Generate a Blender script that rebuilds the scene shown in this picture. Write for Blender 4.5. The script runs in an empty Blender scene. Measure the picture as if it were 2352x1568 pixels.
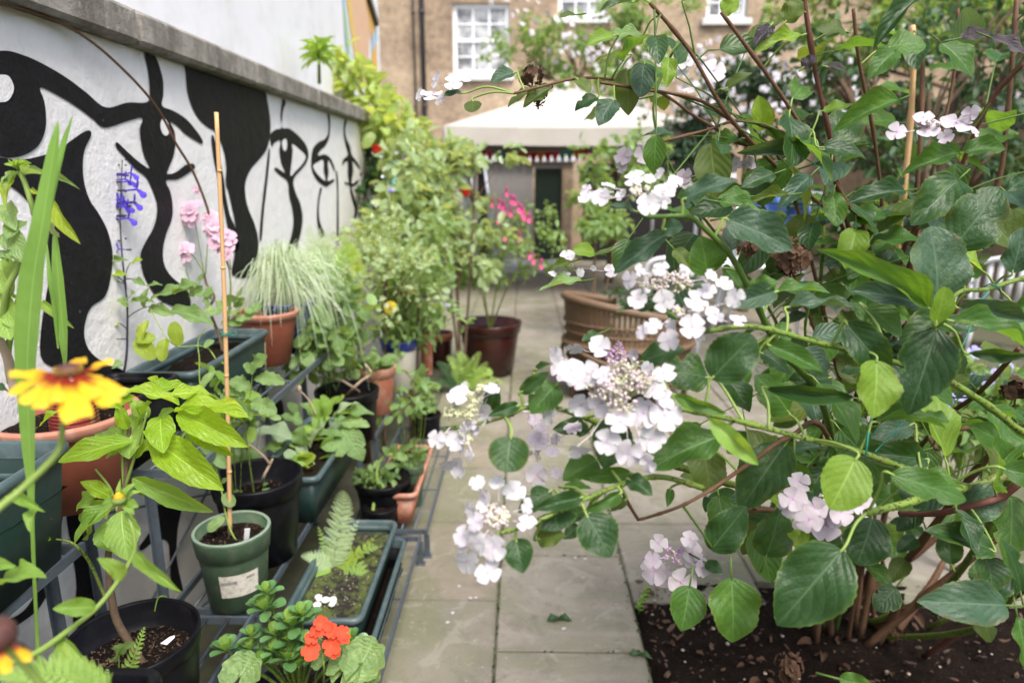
import bpy, math, random
import numpy as np
from mathutils import Vector, Matrix, Euler
R = math.radians
random.seed(7)
NPR = np.random.RandomState(11)
scn = bpy.context.scene
COL = scn.collection

# ------------------------------------------------------------------ camera
EYE = Vector((0.0, 0.0, 1.6))
PITCH, YAW, LENS, SENSOR = R(13.5), R(0.92), 24.0, 36.0
cam_d = bpy.data.cameras.new('camera')
cam = bpy.data.objects.new('camera', cam_d)
COL.objects.link(cam)
cam.location = EYE
cam.rotation_euler = Euler((R(90) - PITCH, 0, YAW), 'XYZ')
cam_d.lens, cam_d.sensor_width = LENS, SENSOR
cam_d.clip_start, cam_d.clip_end = 0.02, 400
cam_d.dof.use_dof = True
cam_d.dof.focus_distance = 1.28
cam_d.dof.aperture_fstop = 2.8
scn.camera = cam

# ------------------------------------------------------------------ light
SUN_EL, SUN_AZ = R(58), R(150)      # azimuth clockwise from +Y (the way the path runs)
w = bpy.data.worlds.new('World')
scn.world = w
w.use_nodes = True
nt = w.node_tree
sky = nt.nodes.new('ShaderNodeTexSky')
sky.sky_type = 'NISHITA'
sky.sun_disc = False
sky.sun_elevation = SUN_EL
sky.sun_rotation = SUN_AZ
sky.air_density, sky.dust_density, sky.ozone_density = 1.0, 4.0, 1.0
nt.nodes['Background'].inputs['Strength'].default_value = 0.105
nt.links.new(sky.outputs[0], nt.nodes['Background'].inputs['Color'])
sd = bpy.data.lights.new('sun', 'SUN')
sd.energy, sd.angle, sd.color = 1.5, R(24), (1.0, 0.975, 0.94)
sun = bpy.data.objects.new('sun', sd)
COL.objects.link(sun)
sun.location = (0, 0, 12)
sdir = Vector((math.sin(SUN_AZ) * math.cos(SUN_EL), math.cos(SUN_AZ) * math.cos(SUN_EL), math.sin(SUN_EL)))
sun.rotation_euler = sdir.to_track_quat('Z', 'Y').to_euler()
vs = scn.view_settings
vs.view_transform, vs.look, vs.gamma, vs.use_curve_mapping = 'Standard', 'None', 1.0, False
vs.exposure = 1.5
scn.cycles.max_bounces = 7
scn.cycles.diffuse_bounces = 2
scn.cycles.glossy_bounces = 2
scn.cycles.transmission_bounces = 4
scn.cycles.transparent_max_bounces = 4
scn.cycles.caustics_reflective = False
scn.cycles.caustics_refractive = False

# ------------------------------------------------------------------ where things stand: sight lines of the photograph
CR = cam.rotation_euler.to_matrix()
RX, UP, FW = CR.col[0].copy(), CR.col[1].copy(), -CR.col[2].copy()
FPX = LENS / SENSOR * 2352.0
FR = {'d': (0, 0, 1.0)}
def frame(k, x0, y0, wsrc, n=2352.0):
    FR[k] = (x0 * .574219, y0 * .574219, wsrc / n * .574219)
frame('1', 0, 0, 1400); frame('2', 1200, 0, 1400); frame('3', 2600, 0, 1496)
frame('4', 0, 900, 1400); frame('5', 1200, 900, 1400); frame('6', 2600, 900, 1496)
frame('7', 0, 1798, 1400); frame('8', 1200, 1798, 1400); frame('9', 2600, 1734, 1496)
frame('A', 2200, 600, 900); frame('B', 1700, 1200, 1100); frame('C', 1700, 1900, 1000)
frame('R', 3200, 900, 896); frame('K', 3200, 1500, 896); frame('T', 2300, 200, 1100)
frame('S', 2200, 1000, 800); frame('L', 0, 1500, 700); frame('M', 0, 2000, 900)
frame('N', 0, 600, 700); frame('O', 700, 1500, 800); frame('Q', 900, 2100, 850)
frame('U', 1200, 1200, 700); frame('V', 900, 800, 700); frame('W', 1400, 500, 900)
def dxy(f, x, y):
    a = FR[f]
    return a[0] + a[2] * x, a[1] + a[2] * y
def ray(f, x, y):
    x, y = dxy(f, x, y)
    return FW + RX * ((x - 1176.0) / FPX) + UP * ((784.0 - y) / FPX)
def at(f, x, y, t):
    return EYE + ray(f, x, y) * t
def on_x(f, x, y, X):
    r = ray(f, x, y); return EYE + r * ((X - EYE.x) / r.x)
def on_y(f, x, y, Y):
    r = ray(f, x, y); return EYE + r * ((Y - EYE.y) / r.y)
def on_z(f, x, y, Z):
    r = ray(f, x, y); return EYE + r * ((Z - EYE.z) / r.z)
def px(f, n, t):                      # n units of a view, at depth t, in metres
    return n * FR[f][2] / FPX * t

# ------------------------------------------------------------------ materials
MATS = {}
class NB:
    def __init__(s, name):
        s.m = bpy.data.materials.new(name); s.m.use_nodes = True
        s.t = s.m.node_tree; s.p = s.t.nodes['Principled BSDF']; s.out = s.t.nodes['Material Output']
        MATS[name] = s.m
    def n(s, typ, **kw):
        o = s.t.nodes.new('ShaderNode' + typ)
        for k, v in kw.items(): setattr(o, k, v)
        return o
    def l(s, a, b): s.t.links.new(a, b)
    def math(s, op, a, b=None, c=None, clamp=False):
        o = s.n('Math', operation=op, use_clamp=clamp)
        for i, v in enumerate((a, b, c)):
            if v is None: continue
            if isinstance(v, (int, float)): o.inputs[i].default_value = v
            else: s.l(v, o.inputs[i])
        return o.outputs[0]
    def mix(s, f, a, b, blend='MIX'):
        o = s.n('Mix', data_type='RGBA', blend_type=blend)
        for i, v in ((0, f), (6, a), (7, b)):
            if isinstance(v, (int, float)): o.inputs[i].default_value = v
            elif isinstance(v, tuple): o.inputs[i].default_value = v if len(v) == 4 else v + (1,)
            else: s.l(v, o.inputs[i])
        return o.outputs[2]
    def noise(s, scale, detail=4, rough=.55, vec=None, dist=0):
        o = s.n('TexNoise'); o.inputs['Scale'].default_value = scale
        o.inputs['Detail'].default_value = detail; o.inputs['Roughness'].default_value = rough
        o.inputs['Distortion'].default_value = dist
        if vec is not None: s.l(vec, o.inputs['Vector'])
        return o.outputs[0]
    def ramp(s, f, stops):
        o = s.n('ValToRGB'); e = o.color_ramp.elements
        while len(e) < len(stops): e.new(.5)
        for i, (p, c) in enumerate(stops):
            e[i].position = p
            e[i].color = (c, c, c, 1) if isinstance(c, (int, float)) else tuple(c) + (1,)
        s.l(f, o.inputs[0]); return o.outputs[0]
    def objco(s): return s.n('TexCoord').outputs['Object']
    def pos(s): return s.n('NewGeometry').outputs['Position']
    def bump(s, h, strength=.3, dist=.01):
        o = s.n('Bump'); o.inputs['Strength'].default_value = strength; o.inputs['Distance'].default_value = dist
        s.l(h, o.inputs['Height']); s.l(o.outputs[0], s.p.inputs['Normal']); return o.outputs[0]
    def set(s, **kw):
        for k, v in kw.items():
            i = s.p.inputs[k.replace('_', ' ')]
            if isinstance(v, (int, float)): i.default_value = v
            elif isinstance(v, tuple): i.default_value = v if len(v) == 4 else v + (1,)
            else: s.l(v, i)

def m_plain(name, col, rough=.6, var=.15, scale=20, spec=.5, metal=0, bump=0, dirt=None):
    b = NB(name)
    n = b.noise(scale, 5, .6, b.pos())
    c = b.mix(n, tuple(x * (1 - var) for x in col), tuple(min(1, x * (1 + var)) for x in col))
    if dirt:
        d = b.ramp(b.noise(dirt[1], 6, .65, b.pos()), [(.48, 0), (.68, 1)])
        c = b.mix(b.math('MULTIPLY', d, dirt[2]), c, dirt[0])
    b.set(Base_Color=c, Roughness=rough, Metallic=metal)
    b.p.inputs['Specular IOR Level'].default_value = spec
    if bump: b.bump(b.noise(scale * 4, 4, .6, b.pos()), bump, .004)
    return b.m

def m_leaf(name, c1, c2, N=7, slope=.55, transl=.3, rough=.42, vein=.35, bump=.5, back=1.25, edge=None, quilt=.35, tcol=None):
    b = NB(name)
    uv = b.n('UVMap').outputs[0]
    sx = b.n('SeparateXYZ'); b.l(uv, sx.inputs[0]); u, v = sx.outputs[0], sx.outputs[1]
    a = b.math('ABSOLUTE', b.math('MULTIPLY', b.math('SUBTRACT', u, .5), 2.0))
    at_ = b.n('Attribute', attribute_name='rnd').outputs['Fac']
    oi = b.n('ObjectInfo').outputs['Random']
    rnd = b.math('FRACT', b.math('ADD', at_, oi))
    # midrib and side veins
    mid = b.math('SUBTRACT', 1.0, b.math('SMOOTH_MIN', b.math('DIVIDE', a, b.math('MULTIPLY_ADD', v, -.05, .085)), 1.0, .15), clamp=True)
    ph = b.math('MULTIPLY', b.math('SUBTRACT', v, b.math('MULTIPLY', b.math('POWER', a, 1.2), slope * .8)), float(N))
    tri = b.math('PINGPONG', ph, .5)                       # 0 on the vein, .5 between veins
    sv = b.math('SUBTRACT', 1.0, b.math('DIVIDE', tri, .055), clamp=True)
    sv = b.math('MULTIPLY', sv, b.math('SUBTRACT', 1.0, b.math('POWER', a, 3.0), clamp=True))
    veins = b.math('MAXIMUM', mid, b.math('MULTIPLY', sv, .45))
    oc = b.objco()
    n1 = b.noise(9, 3, .5, oc)
    f = b.math('ADD', b.math('MULTIPLY', n1, .45), b.math('MULTIPLY', rnd, .6))
    c = b.mix(f, c1, c2)
    # blemishes: a few brown flecks and a yellowing patch on some leaves
    fl_ = b.math('MULTIPLY', b.ramp(b.noise(17, 2, .5, oc), [(.70, 0), (.74, 1)]), b.math('GREATER_THAN', rnd, .55))
    c = b.mix(b.math('MULTIPLY', fl_, .55), c, (.13, .10, .03))
    yl = b.math('MULTIPLY', b.ramp(b.noise(3.5, 2, .5, oc), [(.5, 0), (.75, 1)]), b.math('GREATER_THAN', rnd, .72))
    c = b.mix(b.math('MULTIPLY', yl, .5), c, tuple(min(.6, x * 1.7 + y) for x, y in zip(c2, (.06, .05, 0))))
    c = b.mix(b.math('MULTIPLY', veins, vein), c, tuple(min(.9, x * 1.9 + .06) for x in c2))
    if edge:
        c = b.mix(b.math('MULTIPLY', b.math('POWER', a, 22.0), .45), c, edge)
    bm_ = b.math('MULTIPLY', b.math('POWER', a, 7.0), b.math('MULTIPLY', b.math('GREATER_THAN', rnd, .66), b.ramp(b.noise(5, 3, .6, oc), [(.48, 0), (.62, 1)])))
    c = b.mix(b.math('MULTIPLY', bm_, .8), c, (.12, .075, .03))
    bf = b.n('NewGeometry').outputs['Backfacing']
    c = b.mix(bf, c, b.mix(.6, c, tuple(min(.8, x * back * 1.3 + .03) for x in c2)))
    b.set(Base_Color=c, Roughness=b.math('ADD', rough, b.math('MULTIPLY', bf, .25)))
    b.p.inputs['Specular IOR Level'].default_value = .33
    h = b.math('ADD', b.math('MULTIPLY', b.math('POWER', tri, .7), .35), b.math('ADD', b.math('MULTIPLY', b.noise(30, 2, .5, oc), quilt * .9), b.math('MULTIPLY', b.noise(9, 2, .5, oc), .6)))
    h = b.math('SUBTRACT', h, b.math('MULTIPLY', mid, .5))
    nb = b.bump(h, bump * .75, .05)
    tr = b.n('BsdfTranslucent'); b.l(nb, tr.inputs['Normal'])
    tc = tcol or (min(1, c2[0] * 2.6 + .06), min(1, c2[1] * 2.1 + .06), c2[2] * .5)
    b.l(b.mix(.65, c, tc), tr.inputs['Color'])
    ms = b.n('MixShader'); ms.inputs[0].default_value = transl
    b.l(b.p.outputs[0], ms.inputs[1]); b.l(tr.outputs[0], ms.inputs[2]); b.l(ms.outputs[0], b.out.inputs['Surface'])
    return b.m

def m_petal(name, col, centre, rough=.6, transl=.3, cpow=3.0, tip=None, streak=.25, cmax=.9):
    b = NB(name)
    uv = b.n('UVMap').outputs[0]
    sx = b.n('SeparateXYZ'); b.l(uv, sx.inputs[0]); u, v = sx.outputs[0], sx.outputs[1]
    f = b.math('MULTIPLY', b.math('POWER', b.math('SUBTRACT', 1.0, v, clamp=True), cpow), cmax)
    if cpow < 0: f = b.math('SUBTRACT', 1.0, b.math('DIVIDE', b.math('SUBTRACT', v, .22), .26), clamp=True)
    oi = b.n('ObjectInfo').outputs['Random']
    c0 = b.mix(oi, col, tuple(x * y for x, y in zip(col, (.93, .88, .95))))
    c = b.mix(f, c0, centre)
    if tip: c = b.mix(b.math('POWER', v, 4.0), c, tip)
    wv = b.math('PINGPONG', b.math('MULTIPLY', u, 9.0), .5)
    b.set(Base_Color=c, Roughness=rough)
    b.p.inputs['Specular IOR Level'].default_value = .3
    nb = b.bump(b.math('ADD', wv, b.noise(30, 2, .5, b.objco())), streak, .02)
    tr = b.n('BsdfTranslucent'); b.l(c, tr.inputs['Color'])
    ms = b.n('MixShader'); ms.inputs[0].default_value = transl
    b.l(b.p.outputs[0], ms.inputs[1]); b.l(tr.outputs[0], ms.inputs[2]); b.l(ms.outputs[0], b.out.inputs['Surface'])
    return b.m

# hydrangea leaves: dark, middle, and lime with backlight put into its paler colour
m_leaf('leaf_dark', (.012, .042, .012), (.034, .088, .021), N=6, transl=.32, rough=.40, edge=(.22, .33, .05), bump=.22, quilt=.3, vein=.5)
m_leaf('leaf_mid', (.036, .100, .018), (.078, .180, .030), N=6, transl=.42, rough=.42, edge=(.25, .36, .05), bump=.25, vein=.5)
m_leaf('leaf_blue', (.026, .066, .036), (.054, .108, .057), N=6, transl=.26, rough=.42, edge=(.16, .26, .05), bump=.28, vein=.5)
m_leaf('leaf_lime', (.11, .215, .022), (.19, .31, .035), N=6, transl=.42, rough=.45, bump=.22, vein=.45)
m_leaf('leaf_olive', (.05, .085, .018), (.095, .145, .025), N=6, transl=.4, rough=.5, bump=.22)
m_leaf('leaf_purple', (.02, .016, .02), (.045, .035, .04), N=6, transl=.15, rough=.4)
# shelf plants
m_leaf('leaf_bright', (.16, .30, .022), (.30, .45, .035), N=7, transl=.42, rough=.32, bump=.38, vein=.5)
m_leaf('leaf_fresh', (.14, .27, .045), (.26, .41, .085), N=8, transl=.38, rough=.42, bump=.3)
m_leaf('leaf_soft', (.12, .22, .07), (.23, .35, .13), N=7, transl=.35, rough=.33, bump=.4)
m_leaf('leaf_pale', (.20, .30, .17), (.34, .43, .27), N=6, transl=.35, rough=.5, bump=.3)
m_leaf('leaf_deep', (.022, .058, .021), (.046, .105, .034), N=6, transl=.25, rough=.35, bump=.3)
m_leaf('leaf_yellow', (.19, .29, .03), (.31, .40, .05), N=7, transl=.4, rough=.45, bump=.3)
m_leaf('leaf_fern', (.19, .34, .07), (.34, .50, .14), N=4, transl=.4, rough=.5, bump=.2, vein=.2)
m_leaf('leaf_fern_blue', (.30, .44, .22), (.48, .60, .36), N=4, transl=.35, rough=.55, bump=.2, vein=.2)
m_leaf('blade_green', (.10, .22, .035), (.17, .31, .06), N=1, slope=0, transl=.3, rough=.4, bump=.2, vein=.4)
m_leaf('leaf_succulent', (.06, .15, .045), (.14, .27, .10), N=1, slope=0, transl=.12, rough=.16, bump=.1, vein=.05)
m_leaf('blade_white', (.20, .32, .16), (.58, .66, .50), N=1, slope=0, transl=.3, rough=.5, bump=.1, vein=.3)
# petals
m_petal('petal_white', (.60, .59, .585), (.50, .24, .52), cpow=14, cmax=.7, transl=.14)
m_petal('petal_blush', (.53, .485, .50), (.58, .25, .52), cpow=9, cmax=.7, transl=.14)
m_petal('petal_brown', (.10, .055, .03), (.05, .03, .02), transl=.15, rough=.8)
m_petal('petal_yellow', (.86, .50, .015), (.25, .018, .006), cpow=-1, tip=(.9, .62, .05), transl=.3)
m_petal('petal_pink', (.80, .58, .67), (.70, .40, .52), transl=.35)
m_petal('petal_red', (.75, .05, .025), (.55, .02, .01), transl=.3)
m_petal('petal_coral', (.83, .09, .035), (.70, .12, .06), transl=.3)
m_petal('petal_fuchsia', (.80, .13, .30), (.45, .03, .30), transl=.3)
m_petal('petal_violet', (.12, .075, .62), (.07, .04, .40), transl=.35)
m_petal('petal_lilac', (.52, .50, .85), (.45, .35, .8), transl=.35)
m_petal('petal_lemon', (.88, .66, .02), (.60, .35, .01), transl=.3)

def m_stem(name, c1, c2, scale=30, spots=None, rough=.5, bump=.3):
    b = NB(name)
    g = b.pos()
    n = b.noise(scale, 4, .6, g)
    c = b.mix(n, c1, c2)
    if spots:
        s = b.ramp(b.noise(190, 2, .5, g), [(.57, 0), (.62, 1)])
        c = b.mix(s, c, spots)
        br_ = b.ramp(b.noise(7, 3, .6, g), [(.52, 0), (.68, 1)]); c = b.mix(b.math('MULTIPLY', br_, .55), c, (.13, .085, .04))
    b.set(Base_Color=c, Roughness=rough); b.p.inputs['Specular IOR Level'].default_value = .3
    b.bump(b.noise(120, 3, .6, g), bump, .003)
    return b.m
m_stem('stem_green', (.085, .145, .022), (.19, .27, .045), spots=(.035, .03, .015), scale=12)
m_stem('stem_dark', (.05, .10, .015), (.10, .17, .03))
m_stem('stem_lime', (.15, .24, .045), (.26, .35, .085), scale=18)
m_stem('stem_brown', (.075, .038, .02), (.16, .085, .045), rough=.75, bump=.6)
m_stem('stem_red', (.085, .03, .022), (.15, .06, .04), rough=.6)
m_stem('stem_black', (.012, .012, .02), (.04, .035, .06))
m_stem('bark', (.08, .05, .03), (.19, .13, .085), rough=.85, bump=.9, scale=60)
m_stem('twig_pale', (.30, .22, .15), (.45, .35, .25), rough=.8)
m_stem('cane_bamboo', (.50, .29, .13), (.66, .42, .21), rough=.5, scale=14)
m_stem('bud_green', (.42, .45, .20), (.66, .64, .48), rough=.6, scale=200)
m_stem('bud_pink', (.55, .45, .42), (.80, .66, .74), rough=.6, scale=300)
m_stem('bud_purple', (.50, .24, .52), (.72, .48, .70), rough=.6, scale=300)
m_stem('petal_white_stalk', (.62, .52, .55), (.75, .68, .70))
# ------------------------------------------------------------------ mesh helpers
class MB:
    def __init__(s): s.v, s.f, s.uv, s.r = [], [], [], []     # uv and rnd per vertex
    def add(s, vs, fs, uvs=None, rnd=0.0):
        o = len(s.v)
        s.v.extend(tuple(p) for p in vs)
        s.f.extend(tuple(i + o for i in f) for f in fs)
        s.uv.extend(uvs if uvs is not None else [(0.5, 0.5)] * len(vs))
        s.r.extend([rnd] * len(vs))
    def tube(s, pts, rad, n=6, cap=True, rnd=0.0):
        pts = [Vector(p) for p in pts]
        if isinstance(rad, (int, float)): rad = [rad] * len(pts)
        if len(rad) == 2 and len(pts) > 2:
            rad = [rad[0] + (rad[1] - rad[0]) * i / (len(pts) - 1) for i in range(len(pts))]
        vs, fs, uv = [], [], []
        ref = None
        for i, p in enumerate(pts):
            d = (pts[min(i + 1, len(pts) - 1)] - pts[max(i - 1, 0)])
            if d.length < 1e-9: d = Vector((0, 0, 1))
            d.normalize()
            if ref is None:
                ref = Vector((0, 0, 1)) if abs(d.z) < .9 else Vector((1, 0, 0))
            a = (ref - d * ref.dot(d)).normalized(); ref = a
            b = d.cross(a)
            for k in range(n):
                t = 2 * math.pi * k / n
                vs.append(p + (a * math.cos(t) + b * math.sin(t)) * rad[i])
                uv.append((k / n, i / max(1, len(pts) - 1)))
            if i:
                for k in range(n):
                    k2 = (k + 1) % n
                    fs.append(((i - 1) * n + k, (i - 1) * n + k2, i * n + k2, i * n + k))
        if cap:
            fs.append(tuple(range(n - 1, -1, -1)))
            m = (len(pts) - 1) * n
            fs.append(tuple(m + k for k in range(n)))
        s.add(vs, fs, uv, rnd)
    def lathe(s, prof, c=(0, 0, 0), n=32, sx=1, sy=1, close=False):
        vs, fs, uv = [], [], []
        c = Vector(c)
        for i, (r, z) in enumerate(prof):
            for k in range(n):
                t = 2 * math.pi * k / n
                vs.append((c.x + r * sx * math.cos(t), c.y + r * sy * math.sin(t), c.z + z)); uv.append((k / n, i / len(prof)))
            if i:
                for k in range(n):
                    k2 = (k + 1) % n
                    fs.append(((i - 1) * n + k, (i - 1) * n + k2, i * n + k2, i * n + k))
        if close:
            fs.append(tuple(range(n - 1, -1, -1)))
        s.add(vs, fs, uv)
    def box(s, lo, hi, bev=0.0, M=None):
        lo, hi = Vector(lo), Vector(hi)
        if bev <= 0:
            vs = [Vector((x, y, z)) for x in (lo.x, hi.x) for y in (lo.y, hi.y) for z in (lo.z, hi.z)]
            fs = [(0, 1, 3, 2), (4, 6, 7, 5), (0, 4, 5, 1), (2, 3, 7, 6), (0, 2, 6, 4), (1, 5, 7, 3)]
        else:
            # chamfered box: 24 verts
            vs, fs = [], []
            ix = {}
            for a in range(3):
                for sg in (0, 1):
                    quad = []
                    b_, c_ = (a + 1) % 3, (a + 2) % 3
                    for (p, q) in ((0, 0), (1, 0), (1, 1), (0, 1)):
                        co = [0, 0, 0]
                        co[a] = (lo, hi)[sg][a]
                        co[b_] = (lo[b_] + bev, hi[b_] - bev)[p]
                        co[c_] = (lo[c_] + bev, hi[c_] - bev)[q]
                        cor = [0, 0, 0]; cor[a] = sg; cor[b_] = p; cor[c_] = q
                        ix[(a, tuple(cor))] = len(vs); quad.append(len(vs)); vs.append(Vector(co))
                    fs.append(tuple(quad) if sg else tuple(reversed(quad)))
            for a in range(3):
                b_, c_ = (a + 1) % 3, (a + 2) % 3
                for p in (0, 1):
                    for q in (0, 1):
                        c0 = [0, 0, 0]; c0[b_] = p; c0[c_] = q; c1 = c0[:]; c1[a] = 1
                        f = [ix[(b_, tuple(c0))], ix[(b_, tuple(c1))], ix[(c_, tuple(c1))], ix[(c_, tuple(c0))]]
                        fs.append(tuple(f) if p != q else tuple(reversed(f)))
            for x in (0, 1):
                for y in (0, 1):
                    for z in (0, 1):
                        f = [ix[(a, (x, y, z))] for a in range(3)]
                        fs.append(tuple(f) if (x + y + z) % 2 else tuple(reversed(f)))
        if M is not None: vs = [M @ p for p in vs]
        s.add(vs, fs)
    def bar(s, a, b, w, h, up=(0, 0, 1)):
        a, b = Vector(a), Vector(b)
        d = (b - a); L = d.length; d.normalize()
        up = Vector(up); x = d.cross(up)
        if x.length < 1e-6: x = d.cross(Vector((1, 0, 0)))
        x.normalize(); u = x.cross(d)
        M = Matrix((x, d, u)).transposed().to_4x4(); M.translation = a
        s.box((-w / 2, 0, -h / 2), (w / 2, L, h / 2), 0, M)
    def ball(s, c, r, n=6, m=4, rnd=0.0, sz=1.0):
        c = Vector(c); vs, fs = [], []
        vs.append(c + Vector((0, 0, r * sz)))
        for i in range(1, m):
            t = math.pi * i / m
            for k in range(n):
                p = 2 * math.pi * k / n
                vs.append(c + Vector((r * math.sin(t) * math.cos(p), r * math.sin(t) * math.sin(p), r * sz * math.cos(t))))
        vs.append(c - Vector((0, 0, r * sz)))
        for k in range(n): fs.append((0, 1 + k, 1 + (k + 1) % n))
        for i in range(m - 2):
            for k in range(n):
                a = 1 + i * n + k; b = 1 + i * n + (k + 1) % n
                fs.append((a, a + n, b + n, b))
        e = len(vs) - 1; o = 1 + (m - 2) * n
        for k in range(n): fs.append((e, o + (k + 1) % n, o + k))
        s.add(vs, fs, None, rnd)
    def shard(s, M, L):
        o = len(s.v); s.ball((0, 0, 0), 1.0, 5, 3)
        g = random.random
        k = (L * (.8 + .6 * g()), L * (.25 + .35 * g()), L * (.12 + .2 * g()))
        for i in range(o, len(s.v)):
            v = s.v[i]; j = .75 + .5 * g(); s.v[i] = tuple(M @ Vector((v[0] * k[0] * j, v[1] * k[1] * j, v[2] * k[2])))
    def mesh(s, name, off=(0, 0, 0), smooth=True):
        me = bpy.data.meshes.new(name)
        v = np.array(s.v, dtype=np.float32).reshape(-1, 3) - np.array(off, dtype=np.float32)
        me.from_pydata(v.tolist(), [], s.f)
        if s.uv:
            li = np.empty(len(me.loops), dtype=np.int32); me.loops.foreach_get('vertex_index', li)
            l = me.uv_layers.new(name='UVMap')
            l.data.foreach_set('uv', np.array(s.uv, dtype=np.float32)[li].ravel())
            a = me.attributes.new('rnd', 'FLOAT', 'POINT'); a.data.foreach_set('value', np.array(s.r, dtype=np.float32))
        if smooth: me.polygons.foreach_set('use_smooth', np.ones(len(me.polygons), dtype=bool))
        me.update()
        return me
    def obj(s, name, mat, parent=None, smooth=True, label=None):
        off = BASE.get(parent.name, (0, 0, 0)) if parent else (0, 0, 0)
        me = s.mesh(name, off, smooth)
        me.materials.append(MATS[mat])
        o = bpy.data.objects.new(name, me); COL.objects.link(o)
        if parent:
            o.parent = parent; BASE[o.name] = off
        if label: o['label'] = label
        return o
BASE = {}
def thing(name, loc, label, cat, group=None, kind=None):
    o = bpy.data.objects.new(name, None); COL.objects.link(o)
    o.location = loc; o.empty_display_size = .05
    BASE[o.name] = tuple(loc)
    o['label'] = label; o['category'] = cat
    if group: o['group'] = group
    if kind: o['kind'] = kind
    return o
def tag(o, label, cat, group=None, kind=None):
    o['label'] = label; o['category'] = cat
    if group: o['group'] = group
    if kind: o['kind'] = kind
    return o
def struct(o, label=None):
    o['kind'] = 'structure'
    if label: o['label'] = label
    return o
def inst(name, me, parent, M, mat=None):
    o = bpy.data.objects.new(name, me); COL.objects.link(o)
    o.parent = parent
    off = BASE.get(parent.name, (0, 0, 0)); BASE[o.name] = off
    o.matrix_basis = Matrix.Translation(-Vector(off)) @ M
    if mat:
        o.material_slots[0].link = 'OBJECT'; o.material_slots[0].material = MATS[mat]
    return o
def smooth_pts(P, n=6, closed=False):
    P = [Vector(p) for p in P]; out = []
    N = len(P)
    if N < 3 and not closed: return [P[0].lerp(P[-1], i / n) for i in range(n + 1)]
    segs = N if closed else N - 1
    for i in range(segs):
        g = (lambda k: P[k % N]) if closed else (lambda k: P[max(0, min(N - 1, k))])
        p0, p1, p2, p3 = g(i - 1), g(i), g(i + 1), g(i + 2)
        for k in range(n):
            t = k / n
            out.append(.5 * ((2 * p1) + (p2 - p0) * t + (2 * p0 - 5 * p1 + 4 * p2 - p3) * t * t + (3 * p1 - p0 - 3 * p2 + p3) * t ** 3))
    if not closed: out.append(P[-1])
    return out

# ------------------------------------------------------------------ leaves
def leaf_geo(a=.5, b=.7, ns=10, nw=3, fold=.25, droop=.5, serr=0.0, wave=0.0, cup=0.0, twist=0.0, ph=0.0, lobes=0, bite=()):
    """unit leaf along +y, widest 1, returns verts, faces, uvs"""
    pk = (a / (a + b)) ** a * (b / (a + b)) ** b
    vs, fs, uv = [], [], []
    y = z = 0.0; ps = 0.0
    cols = 2 * nw + 1
    for i in range(ns + 1):
        s = .5 - .5 * math.cos(math.pi * i / ns)
        th = droop * (s - .3)
        ds = s - ps; ps = s
        y += ds * math.cos(th); z -= ds * math.sin(th)
        w_ = .5 * (max(0, s) ** a) * (max(0, 1 - s) ** b) / pk
        if i == 0: w_ = .015
        if i == ns: w_ = .004
        for j in range(cols):
            k = (j - nw) / nw
            x = k * w_
            if abs(j - nw) == nw and 0 < i < ns:
                if serr: x *= 1 + serr * (1 if i % 2 else -1)
                if lobes: x *= 1 + .13 * math.cos(s * lobes * 2 * math.pi)
            for (b0, b1, sd, dp) in bite:
                if b0 < s < b1 and k * sd > 0: x *= 1 - dp * math.sin(math.pi * (s - b0) / (b1 - b0)) * abs(k)
            zz = z + abs(x) * fold + cup * x * x * 2 + wave * math.sin(s * 11 + ph + (2 if k > 0 else 0)) * abs(x) ** 1.5
            xx = x
            if twist:
                t = twist * s; xx, zz = x * math.cos(t) - (zz - z) * math.sin(t), z + x * math.sin(t) + (zz - z) * math.cos(t)
            vs.append((xx, y, zz)); uv.append((.5 + .5 * k, s))
        if i:
            for j in range(cols - 1):
                p = (i - 1) * cols + j
                fs.append((p, p + 1, p + cols + 1, p + cols))
    return vs, fs, uv
def leaf_mesh(name, mat, thick=0, **kw):
    m = MB(); m.add(*leaf_geo(**kw)); me = m.mesh(name); me.materials.append(MATS[mat]); return me
def basis(p, y, n, sx, sy, sz=None):
    """matrix with local +y along y, local +z towards n"""
    y = Vector(y).normalized(); n = Vector(n)
    z = (n - y * n.dot(y))
    if z.length < 1e-5: z = y.orthogonal()
    z.normalize(); x = y.cross(z)
    sz = sy if sz is None else sz
    M = Matrix((x * sx, y * sy, z * sz)).transposed().to_4x4(); M.translation = p
    return M
def rot_about(v, axis, ang): return Matrix.Rotation(ang, 3, axis) @ v

def leaf_cloud(mb, centers, dirs, norms, L, W, geo, rnd=None):
    """append many copies of one leaf geometry into a builder with numpy"""
    V = np.array(geo[0], dtype=np.float32); F = geo[1]; UV = geo[2]
    nV = len(V)
    d = dirs / np.maximum(1e-6, np.linalg.norm(dirs, axis=1, keepdims=True))
    z = norms - d * (norms * d).sum(1, keepdims=True)
    z /= np.maximum(1e-6, np.linalg.norm(z, axis=1, keepdims=True))
    x = np.cross(d, z)
    P = (centers[:, None, :] + x[:, None, :] * (V[None, :, 0:1] * W[:, None, None]) + d[:, None, :] * (V[None, :, 1:2] * L[:, None, None])
         + z[:, None, :] * (V[None, :, 2:3] * L[:, None, None]))
    o = len(mb.v)
    n = len(centers)
    mb.v.extend(map(tuple, P.reshape(-1, 3).tolist()))
    for k in range(n):
        q = o + k * nV
        mb.f.extend(tuple(i + q for i in f) for f in F)
    mb.uv.extend(list(UV) * n)
    r = NPR.rand(n) if rnd is None else rnd
    mb.r.extend(np.repeat(r, nV).tolist())

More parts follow.
